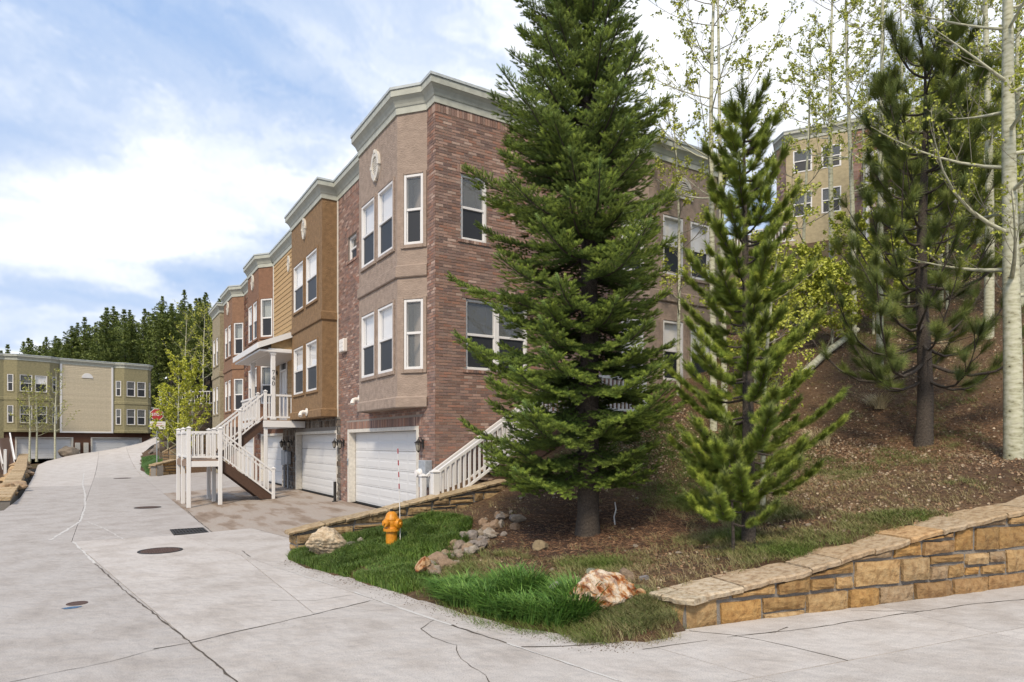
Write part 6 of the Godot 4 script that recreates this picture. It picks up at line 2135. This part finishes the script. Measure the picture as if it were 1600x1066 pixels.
	nd.tri(Vector3(-0.03, 0, 0), Vector3(0.03, 0, 0), Vector3(0, 1, 0.08)); nd.tri(Vector3(-0.02, 0.02, 0), Vector3(0.03, 0, 0.02), Vector3(0.25, 0.95, 0.05))
	for i in 26000:
		var p := v2(rng.randfn(7.2, 1.5), rng.randfn(8.2, 1.5)) if i % 2 else v2(rng.randfn(14.2, 1.3), rng.randfn(6.9, 1.0))
		if p.x < 3.8 or p.y < 3 or p.y > 12 or Geometry2D.is_point_in_polygon(p, low): continue
		xf.append(Transform3D(align(Vector3(rng.randf_range(-1, 1), rng.randf_range(-0.1, 0.25), rng.randf_range(-1, 1)), rng.randf() * TAU, rng.randf_range(0.05, 0.1)), P(p.x, hgt(p.x, p.y) + 0.008, p.y)))
		cols.append(shade([Color(0.26, 0.14, 0.075), Color(0.19, 0.10, 0.06), Color(0.33, 0.21, 0.12)][rng.randi() % 3], rng.randf_range(0.8, 1.2)))
	scatter("needle_litter", "brown fallen needles under the conifers", "needles", nd.mesh(), M.litter, xf, cols)
	# crumbs of soil and gravel washed onto the concrete beside the bank
	xf = []; cols = []
	var gm := rock_mesh(5, Vector3.ONE, 0, Color.WHITE).mesh()
	for i in 1100:
		var e: int = rng.randi() % 9
		var p := v2(CONCRETE[8 + e][0], CONCRETE[8 + e][1]).lerp(v2(CONCRETE[9 + e][0], CONCRETE[9 + e][1]), rng.randf())
		p += v2(-absf(rng.randfn(0, 0.16)), -absf(rng.randfn(0, 0.12)))
		var s := rng.randf_range(0.003, 0.009)
		xf.append(Transform3D(Basis(Vector3.UP, rng.randf() * TAU).scaled(Vector3(s, s * 0.6, s)), P(p.x, road_h(p.x, p.y) + s * 0.4, p.y)))
		cols.append(shade(Color(0.26, 0.2, 0.15), rng.randf_range(0.6, 1.4)))
	for i in 9000:
		var s0 := rng.randf()
		var p := v2(-2.7, 27).lerp(v2(-4.9, 70), s0) + v2(rng.randf_range(-0.7, 0.35), 0)
		var s := rng.randf_range(0.02, 0.06)
		xf.append(Transform3D(Basis(Vector3.UP, rng.randf() * TAU).scaled(Vector3(s, s * 0.6, s)), P(p.x, hgt(p.x, p.y) + s * 0.3, p.y)))
		cols.append(shade(Color(0.27, 0.25, 0.24), rng.randf_range(0.6, 1.4)))
	scatter("loose_gravel", "grit along the gutter and the gravel strip", "gravel", gm, M.grey_rock, xf, cols)
	# grass island up the drive
	xf = []; cols = []
	var ip := poly([[2.7, 47], [4.0, 47.1], [5, 49], [4.4, 56], [3.6, 60.5], [3.0, 62], [2.75, 56]])
	for i in 16000:
		var p := v2(rng.randf_range(2.6, 5.0), rng.randf_range(46.8, 62))
		if not Geometry2D.is_point_in_polygon(p, ip): continue
		xf.append(Transform3D(Basis(Vector3.UP, rng.randf() * TAU).scaled(Vector3(2.2, 1.3, 2.2)), P(p.x, hgt(p.x, p.y), p.y)))
		cols.append(Color(0.05, 0.13, 0.018).lerp(Color(0.10, 0.19, 0.035), rng.randf()))
	scatter("island_grass", "green grass on the small island up the drive", "grass", lawn, M.grass, xf, cols)
	# straw tussocks on the slope
	var st := blade_tuft(40, 0.42, 0.10, 0.005, 1.5)
	for e in [[12.5, 9.0], [12.9, 9.6], [11.9, 9.3], [13.4, 8.7], [15.5, 8.6], [17.0, 9.2], [19, 8.5]]:
		var t := thing("straw_tussock", "pale dry grass tussock slumped on the slope right of the young pine", "grass", P(e[0], hgt(e[0], e[1]), e[1]), "straw tussocks on the slope")
		var xs := []; var cs := []
		for k in 6:
			xs.append(Transform3D(Basis(Vector3.UP, k * 1.1), Vector3(rng.randf_range(-0.15, 0.15), 0, rng.randf_range(-0.15, 0.15)))); cs.append(Color(0.5, 0.42, 0.26))
		multi(t, "blades", st, M.grass, xs, cs)

func trees() -> void:
	leaf = leaf_mesh()
	spruce(P(7.15, hgt(7.15, 8.97), 8.97))
	young_pine(P(7.87, hgt(7.87, 6.2), 6.2), 6.35, 1.15, 61, "bushy bright green young pine right of the spruce", -0.12, 0.13)
	young_pine(P(7.42, hgt(7.42, 6.1), 6.1), 1.6, 0.75, 62, "small leaning pine at the foot of the bushy young pine", -0.1, 0.3)
	ponderosa(P(14.27, hgt(14.27, 7.0), 7.0), 8.1)
	aspen(P(13.5, hgt(13.5, 5.1), 5.1), "thick white aspen trunk at the right edge with bare arching boughs", 12.5, 0.15, 81, {"branches": 30, "from": 0.2, "spread": 0.2, "lean": Vector3(-0.9, 0, 0.1), "up": 0.45, "leaves": 1.2, "leaf": 0.045})
	var spots := [[1545, 530, 17.5, 13.0, 0.12, "slim aspen just left of the thick white trunk"], [1375, 560, 17.0, 13.0, 0.085, "aspen with greenish trunk left of the open pine"], [1334, 570, 19.5, 13.0, 0.08, "aspen between the young pine and the open pine"],
		[1300, 480, 24.0, 14.0, 0.10, "tall aspen in front of the upper building"], [1470, 470, 22.0, 12.0, 0.08, "aspen behind the open pine's crown"], [1595, 470, 19.0, 13.0, 0.10, "aspen at the picture's right edge behind the thick trunk"],
		[1115, 740, 15.6, 13.5, 0.085, "tall aspen behind the young pine, left stem"], [1132, 735, 16.0, 13.0, 0.075, "tall aspen behind the young pine, right stem"], [1192, 790, 11.2, 5.2, 0.045, "thin aspen sapling beside the young pine's trunk"],
		[1060, 640, 17.2, 8.0, 0.05, "small leafy aspen in front of the side bay"], [1410, 440, 27.0, 13.0, 0.09, "pale aspen high on the slope left of the open pine"], [1530, 420, 28.0, 13.0, 0.09, "pale aspen high on the slope behind the thick trunk"], [1255, 470, 22.0, 9.5, 0.06, "leafy young aspen before the upper building's corner"], [1350, 420, 30.0, 10.0, 0.07, "bushy aspen beside the upper building's porch"]]
	var i := 0
	for e in spots:
		var r: float = (e[0] - 800.0) / 1030.0
		var x: float = (cos(TH) * r + sin(TH)) * e[2]; var u: float = (-sin(TH) * r + cos(TH)) * e[2]
		aspen(P(x, hgt(x, u), u), e[5], e[3], e[4], 90 + i, {"branches": 20, "from": 0.22 if e[3] < 10 else 0.34, "spread": 0.2, "lean": Vector3(rng.randf_range(-0.5, 0.3), 0, rng.randf_range(-0.3, 0.3)), "leaves": 2.4, "leaf": 0.042 * (1.0 + 0.014 * e[2])})
		i += 1
	var tl := ["right of the young pine and nearest it", "below the upper building's left windows", "below the upper building's right windows", "left of the open pine, higher one", "left of the open pine, lower one", "tall one left behind the open pine", "tall one right behind the open pine", "tallest behind the thick white trunk's left side", "tall one behind the thick white trunk", "hidden behind the young pine", "low one beside the open pine's trunk", "at the right picture edge, farther one", "low one left of the thick white trunk", "just behind the open pine's right boughs", "touching the thick white trunk's foot on screen", "tall one between open pine and thick trunk", "highest up the slope beside the upper porch", "at the right picture edge, nearer one"]
	var ti := -1
	for e in [[1210, 19.0, 2.8], [1262, 21.0, 2.6], [1300, 19.0, 2.4], [1330, 23.0, 3.0], [1365, 20.0, 2.6], [1400, 28.0, 6.0], [1455, 27.0, 6.5], [1500, 30.0, 7.5], [1560, 30.0, 7.5], [1180, 17.0, 2.8], [1420, 22.0, 3.2], [1590, 26.0, 6.0], [1535, 24.0, 4.5], [1480, 21.0, 6.5], [1570, 18.5, 7.0], [1515, 26.0, 8.5], [1430, 33.0, 8.0], [1600, 22.0, 8.0]]:
		var r: float = (e[0] - 800.0) / 1030.0
		var x: float = (cos(TH) * r + sin(TH)) * e[1]; var u: float = (-sin(TH) * r + cos(TH)) * e[1]
		ti += 1
		aspen(P(x, hgt(x, u), u), "leafy yellow green aspen clump on the slope, %s" % tl[ti], e[2], 0.035, 200 + i, {"called": "aspen_thicket", "branches": 26, "from": 0.1, "spread": 0.3, "leaves": 3.0, "leaf": 0.06 + 0.001 * e[1], "c1": Color(0.28, 0.32, 0.04), "c2": Color(0.52, 0.55, 0.08), "group": "aspen thicket on the slope"})
		i += 1
	# yellow green young aspens by the stop sign and bare stems by the olive building
	for e in [[278, 42.0, 7.2, 2.6, 1.0, "bright yellow green young aspen beside the stop sign"], [300, 46.0, 6.0, 2.4, 1.0, "yellow green aspen behind the raised landing"], [262, 47.0, 5.0, 2.2, 0.9, "small yellow green aspen at the stop sign's post"], [318, 58.0, 11.0, 2.5, 0.3, "bare pale aspen stem before the wood"], [290, 60.0, 11.5, 2.5, 0.3, "second bare pale aspen stem before the wood"], [335, 70.0, 13.0, 2.5, 0.25, "tall bare stem behind the white fence"]]:
		var r: float = (e[0] - 800.0) / 1030.0
		var x: float = (cos(TH) * r + sin(TH)) * e[1]; var u: float = (-sin(TH) * r + cos(TH)) * e[1]
		aspen(P(x, hgt(x, u), u), e[5], e[2], 0.05 + 0.004 * e[2], 140 + i, {"branches": 34 if e[4] > 0.5 else 18, "from": 0.12 if e[4] > 0.5 else 0.4, "spread": 0.2, "leaves": 2.2 * e[4], "leaf": 0.095, "up": 1.0, "c1": Color(0.30, 0.33, 0.03), "c2": Color(0.54, 0.55, 0.06), "group": "aspens beside the drive"})
		i += 1
	for e in [[46, 62.0, 7.5, "bare slim aspen before the olive building's left garage"], [57, 62.5, 7.0, "second bare aspen before the olive building's left garage"], [86, 62.0, 8.5, "bare aspen clump stem near the siding's corner"]]:
		var r: float = (e[0] - 800.0) / 1030.0
		var x: float = (cos(TH) * r + sin(TH)) * e[1]; var u: float = (-sin(TH) * r + cos(TH)) * e[1]
		aspen(P(x, 0.3, u), e[3], e[2], 0.1, 170 + i, {"branches": 20, "from": 0.3, "spread": 0.22, "leaves": 0.5, "leaf": 0.1, "c1": Color(0.25, 0.27, 0.06), "c2": Color(0.42, 0.43, 0.1), "group": "aspens beside the drive"})
		i += 1

# ---------------------------------------------------------------- buildings farther off
func olive_building() -> void:
	rng.seed = 210
	var ref := v2(0.9, 80.8); var d := v2(0.956, 0.292); var n := v2(0.292, -0.956)
	var at := func(s: float, o: float) -> Vector2: return ref + d * s + n * o
	var t := thing("apartment_building", "olive stucco building with cream siding facing down the drive", "building", P(ref.x, 0, ref.y))
	var olive := Color(0.40, 0.365, 0.215)
	var rb := [at.call(4.0, 0.0), at.call(3.45, 0.6), at.call(1.15, 0.6), at.call(0.22, 0.0)]
	var w0: float = rb[0].distance_to(rb[1]); var w2: float = rb[2].distance_to(rb[3])
	bay(t, rb, olive, 2.63, [[1, 0.22, 1.05, 6.5, 8.1, "none"], [1, 1.25, 2.08, 6.5, 8.1, "none"], [1, 0.22, 1.05, 3.5, 5.15, "none"], [1, 1.25, 2.08, 3.5, 5.15, "none"], [0, 0.2, 0.62, 6.5, 8.1, "none"], [0, 0.2, 0.62, 3.5, 5.15, "none"], [2, 0.3, 0.8, 6.5, 8.1, "none"], [2, 0.3, 0.8, 3.5, 5.15, "none"]])
	var lb := [at.call(-4.5, 0.0), at.call(-5.5, 0.6), at.call(-8.1, 0.6), at.call(-9.0, 0.0)]
	w0 = lb[0].distance_to(lb[1])
	bay(t, lb, olive, 2.63, [[1, 0.2, 1.2, 6.5, 8.1, "half"], [1, 1.4, 2.4, 6.5, 8.1, "none"], [1, 0.2, 1.2, 3.5, 5.15, "none"], [1, 1.4, 2.4, 3.5, 5.15, "none"], [0, 0.35, 0.85, 6.5, 8.1, "none"], [0, 0.35, 0.85, 3.5, 5.15, "none"], [2, 0.3, 0.8, 6.5, 8.1, "none"], [2, 0.3, 0.8, 3.5, 5.15, "none"]])
	var lw := [at.call(-9.0, 0.0), at.call(-16.0, 0.0)]
	bay(t, lw, olive, 0.0, [[0, 0.9, 1.7, 6.2, 7.9, "none"], [0, 0.9, 1.7, 3.4, 5.2, "none"]], [5.66, 5.92], "wall")
	# siding between the bays
	var f := fr_seg(at.call(0.22, 0.12), at.call(-4.5, 0.12))
	var L := 4.72
	var bk := MB.new()
	bk.fbox(f, 0.0, L, 2.63, 9.46, -0.3, -0.02)
	var so := part(t, "siding", bk, M.back_wall)
	var y := 2.72
	while y < 9.44:
		var s := MB.new()
		var k := rng.randf_range(0.95, 1.04)
		var cc := Color(0.60 * k, 0.53 * k, 0.39 * k)
		var yt := minf(y + 0.19, 9.46)
		s.hexa([fp(f, 0.1, y, 0.03), fp(f, L - 0.1, y, 0.03), fp(f, L - 0.1, y, -0.02), fp(f, 0.1, y, -0.02), fp(f, 0.1, yt, 0.0), fp(f, L - 0.1, yt, 0.0), fp(f, L - 0.1, yt, -0.02), fp(f, 0.1, yt, -0.02)], cc)
		part(so, "board", s, M.siding)
		y += 0.17
	var tr := MB.new()
	tr.fbox(f, -0.02, 0.16, 2.6, 9.46, -0.02, 0.06)
	tr.fbox(f, L - 0.16, L + 0.02, 2.6, 9.46, -0.02, 0.06)
	tr.fbox(f, 0.161, L - 0.161, 2.6, 2.76, -0.02, 0.055)
	part(t, "trim", tr, M.white_paint)
	var av := MB.new()
	for k in 16:
		var a0 := PI * k / 16; var a1 := PI * (k + 1) / 16
		av.quadn(fp(f, 2.35, 8.2, 0.07), fp(f, 2.35 + cos(a0) * 0.5, 8.2 + sin(a0) * 0.5, 0.07), fp(f, 2.35 + cos(a1) * 0.5, 8.2 + sin(a1) * 0.5, 0.07), fp(f, 2.35, 8.201, 0.07), f[2])
		av.quadn(fp(f, 2.35 + cos(a0) * 0.5, 8.2 + sin(a0) * 0.5, 0.07), fp(f, 2.35 + cos(a1) * 0.5, 8.2 + sin(a1) * 0.5, 0.07), fp(f, 2.35 + cos(a1) * 0.5, 8.2 + sin(a1) * 0.5, 0.0), fp(f, 2.35 + cos(a0) * 0.5, 8.2 + sin(a0) * 0.5, 0.0), f[1] * cos(a0) + Vector3.UP * sin(a0))
	part(t, "arched_vent", av, M.white_paint)
	# garage storey
	var g := fr_seg(at.call(4.2, -0.1), at.call(-16.0, -0.1))
	var gw := MB.new()
	sheet(gw, g, 0.0, 20.2, -0.6, 2.7, [[1.1, 5.95, -0.6, 2.15], [7.5, 12.3, -0.6, 2.15]], 0.2, Color(0.16, 0.075, 0.05))
	part(t, "garage_wall", gw, M.brick)
	garage(t, g, 1.1, 5.95, 2.15); garage(t, g, 7.5, 12.3, 2.15)
	for e in [6.2, 6.95]:
		var m := MB.new()
		m.fbox(g, e, e + 0.42, 0.5, 1.6, 0.01, 0.2, Color.WHITE, 0.015)
		part(t, "meter_cabinet", m, M.cream_paint)
	var path := [at.call(4.0, -6.0), at.call(4.0, 0.0), rb[1], rb[2], at.call(0.22, 0.0), at.call(0.2, 0.14), at.call(-4.48, 0.14), at.call(-4.5, 0.0), lb[1], lb[2], lb[3], at.call(-16.0, 0.0)]
	cornice(t, path)
	var rs := MB.new()
	var c0: Vector2 = at.call(4.0, 0.1); var c1: Vector2 = at.call(-16, 0.1); var c2: Vector2 = at.call(-16, -9); var c3: Vector2 = at.call(4, -9)
	rs.hexa([P(c0.x, -0.6, c0.y) + Vector3(0, 0, 0), P(c1.x, -0.6, c1.y), P(c2.x, -0.6, c2.y), P(c3.x, -0.6, c3.y), P(c0.x, 9.7, c0.y), P(c1.x, 9.7, c1.y), P(c2.x, 9.7, c2.y), P(c3.x, 9.7, c3.y)], olive, [2])
	part(t, "body", rs, M.stucco)
	# entry porch on the right flank
	var pr := MB.new()
	var q0: Vector2 = at.call(4.05, -0.6); var q1: Vector2 = at.call(6.0, -0.6); var q2: Vector2 = at.call(6.0, -3.5); var q3: Vector2 = at.call(4.05, -3.5)
	pr.hexa([P(q0.x, 5.45, q0.y), P(q1.x, 5.0, q1.y), P(q2.x, 5.0, q2.y), P(q3.x, 5.45, q3.y), P(q0.x, 5.6, q0.y), P(q1.x, 5.15, q1.y), P(q2.x, 5.15, q2.y), P(q3.x, 5.6, q3.y)])
	part(t, "porch_roof", pr, M.white_paint)
	railing(t, P(q0.x, 2.5, q0.y), P(q1.x, 2.5, q1.y), 1.0, 0.15)
	newel(t, P(q1.x, 2.5, q1.y), 2.5, 0.08, 2.2)
	var dk := MB.new()
	dk.hexa([P(q0.x, 2.2, q0.y), P(q1.x, 2.2, q1.y), P(q2.x, 2.2, q2.y), P(q3.x, 2.2, q3.y), P(q0.x, 2.5, q0.y), P(q1.x, 2.5, q1.y), P(q2.x, 2.5, q2.y), P(q3.x, 2.5, q3.y)])
	part(t, "porch_deck", dk, M.white_paint)
	t.position.y += 0.2

func upper_building() -> void:
	rng.seed = 230
	var ref := v2(31.83, 22.56); var d := v2(0.528, -0.849); var n := v2(-0.849, -0.528)
	var at := func(s: float, o: float) -> Vector2: return ref + d * s + n * o
	var t := thing("apartment_building", "beige and brick building high on the slope behind the aspens", "building", P(ref.x, 12.0, ref.y))
	var bg := Color(0.62, 0.53, 0.34)
	var f := fr_seg(at.call(3.1, 0.0), at.call(-0.05, 0.0))
	var sk := MB.new()
	var wins := [[0.45, 1.4, 16.45, 17.65], [1.85, 2.8, 16.45, 17.65], [0.45, 1.4, 14.05, 15.4], [1.85, 2.8, 14.05, 15.4]]
	sheet(sk, f, 0.0, 3.15, 11.5, 18.3, wins, 0.1, bg)
	part(t, "stucco_wall", sk, M.stucco)
	for w in wins: window(t, f, w[0], w[1], w[2], w[3], "none")
	var bb := MB.new()
	var full := []
	var fr := fr_seg(at.call(9.0, -0.05), at.call(3.1, -0.05))
	var fl := fr_seg(at.call(-0.05, 0.0), at.call(-0.6, -0.9))
	var mo := MB.new()
	sheet(mo, fr, 0.0, 5.9, 11.5, 18.3, [], 0.1, Color.WHITE)
	sheet(mo, fl, 0.0, 1.05, 11.5, 18.3, [], 0.1, Color.WHITE)
	part(t, "brick_wall", mo, M.mortar)
	brickwork(bb, fr, 0.0, 5.9, 12.0, 18.24, [], full, 0.12, 0.36, 0.016)
	brickwork(bb, fl, 0.0, 1.05, 12.0, 18.24, [], full, 0.12, 0.36, 0.016)
	finish_bricks(t, bb, full, 0)
	cornice(t, [at.call(9.0, 0.0), at.call(3.1, 0.0), at.call(-0.05, 0.0), at.call(-0.6, -0.9), at.call(-0.6, -8)], 8.75)
	var bd := MB.new()
	var c := [at.call(9.0, -0.1), at.call(-0.1, -0.1), at.call(-0.6, -1.0), at.call(-0.6, -9.0), at.call(9.0, -9.0)]
	var fr2 := fr_seg(at.call(-0.6, -0.9), at.call(-0.6, -9.0))
	sheet(bd, fr2, 0.0, 8.1, 11.0, 18.3, [], 0.1, bg)
	for k in range(1, 4): bd.trin(P(c[0].x, 18.25, c[0].y), P(c[k].x, 18.25, c[k].y), P(c[k + 1].x, 18.25, c[k + 1].y), Vector3.UP, bg)
	part(t, "flank_wall", bd, M.stucco)
	# porch
	var pf := fr_seg(at.call(8.5, 0.0), at.call(3.6, 0.0))
	var pr := MB.new()
	pr.hexa([fp(pf, 0, 16.7, 0), fp(pf, 4.9, 16.0, 0), fp(pf, 4.9, 16.0, 1.6), fp(pf, 0, 16.7, 1.6), fp(pf, 0, 16.95, 0), fp(pf, 4.9, 16.25, 0), fp(pf, 4.9, 16.25, 1.6), fp(pf, 0, 16.95, 1.6)])
	part(t, "porch_roof", pr, M.white_paint)
	for a in [0.2, 2.6, 4.7]:
		newel(t, fp(pf, a, 13.4, 1.45), 2.6, 0.08, 1.5)
	railing(t, fp(pf, 0.2, 13.4, 1.45), fp(pf, 4.7, 13.4, 1.45), 1.0, 0.15)
	railing(t, P(at.call(-4.0, 1.5).x, 12.3, at.call(-4.0, 1.5).y), P(at.call(0.5, 1.5).x, 12.3, at.call(0.5, 1.5).y), 0.9, 0.16)
	var dk := MB.new()
	dk.fbox(pf, 0.0, 4.9, 13.15, 13.4, 0.0, 1.6)
	part(t, "porch_deck", dk, M.white_paint)

# ---------------------------------------------------------------- street furniture
func hydrant() -> void:
	var at := P(4.29, hgt(4.29, 10.8) - 0.03, 10.8)
	var t := thing("fire_hydrant", "orange yellow fire hydrant in the lawn", "hydrant", at)
	var turn := Basis(Vector3.UP, 0.35)
	var b := MB.new()
	b.lathe(at, [v2(0.14, 0.0), v2(0.14, 0.03), v2(0.10, 0.04), v2(0.098, 0.27), v2(0.102, 0.28), v2(0.145, 0.285), v2(0.145, 0.305), v2(0.145, 0.33), v2(0.11, 0.335), v2(0.105, 0.36), v2(0.115, 0.42), v2(0.115, 0.47), v2(0.10, 0.50), v2(0.0, 0.51)], 28)
	part(t, "barrel", b, M.hydrant_paint)
	b = MB.new()
	b.lathe(at, [v2(0.118, 0.475), v2(0.122, 0.49), v2(0.112, 0.52), v2(0.092, 0.575), v2(0.06, 0.61), v2(0.035, 0.622), v2(0.0, 0.625)], 28)
	part(t, "bonnet", b, M.hydrant_paint)
	b = MB.new()
	b.lathe(at, [v2(0.03, 0.62), v2(0.026, 0.665), v2(0.0, 0.67)], 5)
	part(t, "operating_nut", b, M.black_iron)
	for k in 8:
		b = MB.new()
		var an := TAU * k / 8
		b.lathe(at + Vector3(cos(an) * 0.127, 0.33, sin(an) * 0.127), [v2(0.011, 0.0), v2(0.011, 0.015), v2(0.0, 0.016)], 6)
		part(t, "bolt", b, M.hydrant_paint)
	for e in [[Vector3(-0.9, 0, 0.42), 0.06, 0.0], [Vector3(0.55, 0, 0.83), 0.078, -0.015], [Vector3(0.95, 0, -0.3), 0.06, 0.0]]:
		var dv: Vector3 = e[0].normalized()
		var bs := Basis(dv.cross(Vector3.UP).normalized(), dv, Vector3.UP)
		b = MB.new()
		var r: float = e[1]
		b.lathe(at + Vector3(0, 0.43 + e[2], 0), [v2(r * 0.85, 0.08), v2(r * 0.85, 0.125), v2(r * 1.12, 0.13), v2(r * 1.15, 0.155), v2(r, 0.175), v2(r * 0.4, 0.18), v2(r * 0.36, 0.205), v2(0.0, 0.206)], 18, Color.WHITE, bs)
		part(t, "outlet_cap", b, M.hydrant_paint)
	var mk := thing("marker_pole", "thin white marker pole with red bands beside the hydrant", "pole", P(4.42, at.y, 10.72))
	var p0 := P(4.42, at.y - 0.05, 10.72); var p1 := P(4.38, at.y + 1.72, 10.74)
	b = MB.new()
	b.tube([p0, p0.lerp(p1, 0.5) + Vector3(0.008, 0, 0), p1], [0.008, 0.0075, 0.006], 8)
	part(mk, "rod", b, M.white_paint)
	for k in 4:
		b = MB.new()
		var s := 0.60 + k * 0.115
		var mid := func(q: float) -> Vector3: return p0.lerp(p1, q) + Vector3(0.008 * (1.0 - absf(2.0 * q - 1.0)), 0, 0)
		b.tube([mid.call(s), mid.call(s + 0.05)], [0.0105, 0.010], 8)
		part(mk, "red_band", b, M.red_mark)
	var lg := thing("fallen_log", "pale fallen log lying across the slope behind the young pine", "log", P(16, 4, 11))
	var wp := func(px: float, F: float, up: float) -> Vector3:
		var r := (px - 800.0) / 1030.0
		var x := (cos(TH) * r + sin(TH)) * F; var u := (-sin(TH) * r + cos(TH)) * F
		return P(x, hgt(x, u) + up, u)
	b = MB.new()
	b.tube([wp.call(1235, 17.0, 0.12), wp.call(1290, 18.5, 0.16), wp.call(1340, 20.0, 0.2)], [0.11, 0.095, 0.07], 9)
	part(lg, "trunk", b, M.aspen_bark)
	b = MB.new()
	b.tube([wp.call(1290, 18.5, 0.2), wp.call(1300, 18.3, 0.7)], [0.03, 0.012], 6)
	part(lg, "branch_stub", b, M.aspen_twig)
	var fs := thing("snapped_stake", "thin white bent stake in the soil right of the spruce trunk", "stake", P(7.7, hgt(7.7, 9.0), 9.0))
	var g0 := P(7.75, hgt(7.75, 8.95), 8.95)
	b = MB.new()
	b.tube([g0, g0 + Vector3(-0.02, 0.14, 0), g0 + Vector3(0.025, 0.27, 0), g0 + Vector3(0.0, 0.4, 0)], [0.012, 0.012, 0.012, 0.01], 6)
	part(fs, "rod", b, M.white_paint)

func stop_sign() -> void:
	var c := P(3.14, 3.64, 48.7)
	var gy := hgt(3.14, 48.7)
	var t := thing("stop_sign", "red octagonal stop sign on a post before the yellow green aspen", "sign", P(3.14, gy, 48.7))
	var nz := Vector3(0, EYE, 0) - c
	nz.y = 0; nz = nz.normalized()
	var ax := Vector3.UP.cross(nz).normalized()
	var f := [c, ax, nz]
	for ring in [[0.41, 0.0, 0.006, M.white_paint, "border"], [0.375, 0.006, 0.010, M.red_sign, "plate"]]:
		var b := MB.new()
		for k in 8:
			var a0 := TAU * (k + 0.5) / 8; var a1 := TAU * (k + 1.5) / 8
			b.trin(fp(f, 0, 0, ring[2]), fp(f, cos(a0) * ring[0], sin(a0) * ring[0], ring[2]), fp(f, cos(a1) * ring[0], sin(a1) * ring[0], ring[2]), nz)
			b.quadn(fp(f, cos(a0) * ring[0], sin(a0) * ring[0], ring[2]), fp(f, cos(a1) * ring[0], sin(a1) * ring[0], ring[2]), fp(f, cos(a1) * ring[0], sin(a1) * ring[0], ring[1]), fp(f, cos(a0) * ring[0], sin(a0) * ring[0], ring[1]), ax * cos(a0) + Vector3.UP * sin(a0))
		part(t, ring[4], b, ring[3])
	var tm := TextMesh.new()
	var font := SystemFont.new()
	font.font_names = PackedStringArray(["Droid Sans"])
	font.font_weight = 700
	tm.font = font
	tm.text = "STOP"
	tm.font_size = 48
	tm.pixel_size = 0.0054
	tm.depth = 0.004
	var o := MeshInstance3D.new()
	o.name = "lettering"
	o.mesh = tm
	o.material_override = M.white_paint
	t.add_child(o)
	o.transform = Transform3D(Basis(ax, Vector3.UP, nz), c + nz * 0.0125 - t.position)
	var b := MB.new()
	b.fbox(f, -0.03, 0.03, gy - 3.64 - 0.2, 0.4, -0.06, -0.002)
	part(t, "post", b, M.grey_metal)
	b = MB.new()
	b.fbox(f, -0.4, 0.5, -0.95, -0.45, 0.002, 0.012)
	var pl := part(t, "notice_plate", b, M.white_paint)
	for e in [[-0.32, 0.3, -0.60], [-0.3, 0.42, -0.74], [-0.32, 0.1, -0.86]]:
		var q := MB.new()
		q.fbox(f, e[0], e[1], e[2], e[2] + 0.045, 0.012, 0.015)
		part(pl, "printed_line", q, mat("faded_red", Color(0.55, 0.3, 0.28), 0.7))

func left_edge() -> void:
	var t := thing("entry_staircase", "steep white railed stair cut by the picture's left edge", "staircase", P(-9, 0, 60))
	var w := func(px: float, py: float, F: float) -> Vector3:
		var r := (px - 800.0) / 1030.0
		return P((cos(TH) * r + sin(TH)) * F, EYE - (py - 692.0) / 1030.0 * F, (-sin(TH) * r + cos(TH)) * F)
	var a: Vector3 = w.call(15, 722, 54); var b: Vector3 = w.call(23, 765, 52)
	railing(t, a, b, 2.4, 0.5, 1.9)
	var c: Vector3 = w.call(-6, 722, 56); var d: Vector3 = w.call(4, 770, 54)
	railing(t, c, d, 2.4, 0.5, 1.9)
	newel(t, w.call(8, 722, 53), 0.95, 0.1, 1.0)
	var st := MB.new()
	st.hexa([c, a, b, d, c + Vector3(0, 2.0, 0), a + Vector3(0, 2.0, 0), b + Vector3(0, 1.9, 0), d + Vector3(0, 1.9, 0)])
	part(t, "stringer", st, M.dark_wood)

func _ready() -> void:
	# camera, sky, sun, exposure
	var cam := Camera3D.new()
	cam.name = "camera"
	cam.projection = Camera3D.PROJECTION_FRUSTUM
	cam.near = 0.1
	cam.far = 1500.0
	cam.size = 0.1 * 1066.0 / 1030.0
	cam.frustum_offset = Vector2(0.0, 0.1 * 159.0 / 1030.0)
	cam.position = Vector3(0, EYE, 0)
	cam.rotation.y = -TH
	add_child(cam)
	cam.current = true
	var env := Environment.new()
	env.background_mode = Environment.BG_SKY
	var sky := Sky.new()
	var pm := PanoramaSkyMaterial.new()
	pm.panorama = sky_image()
	sky.sky_material = pm
	env.sky = sky
	env.tonemap_mode = Environment.TONE_MAPPER_LINEAR
	env.tonemap_exposure = 2.5
	env.sdfgi_enabled = true
	env.ssao_enabled = true
	env.ssil_enabled = true
	var we := WorldEnvironment.new()
	we.name = "environment"
	we.environment = env
	add_child(we)
	var sun := DirectionalLight3D.new()
	sun.name = "sun"
	sun.light_color = Color(1.0, 0.93, 0.83)
	sun.light_energy = 0.5
	sun.light_angular_distance = 12.0
	sun.shadow_enabled = true
	add_child(sun)
	sun.look_at_from_position(Vector3.ZERO, -Vector3(-0.50, 0.72, 0.48))
	rng.seed = 7
	make_materials()
	print("sky and materials ", Time.get_ticks_msec())
	ground()
	drive()
	print("ground ", Time.get_ticks_msec())
	rng.seed = 8
	townhouses()
	stairs_and_porch()
	print("houses ", Time.get_ticks_msec())
	olive_building()
	upper_building()
	rng.seed = 9
	walls_and_rocks()
	print("walls ", Time.get_ticks_msec())
	hydrant()
	stop_sign()
	left_edge()
	trees()
	print("trees ", Time.get_ticks_msec())
	forest()
	undergrowth()
	print("done ", Time.get_ticks_msec())
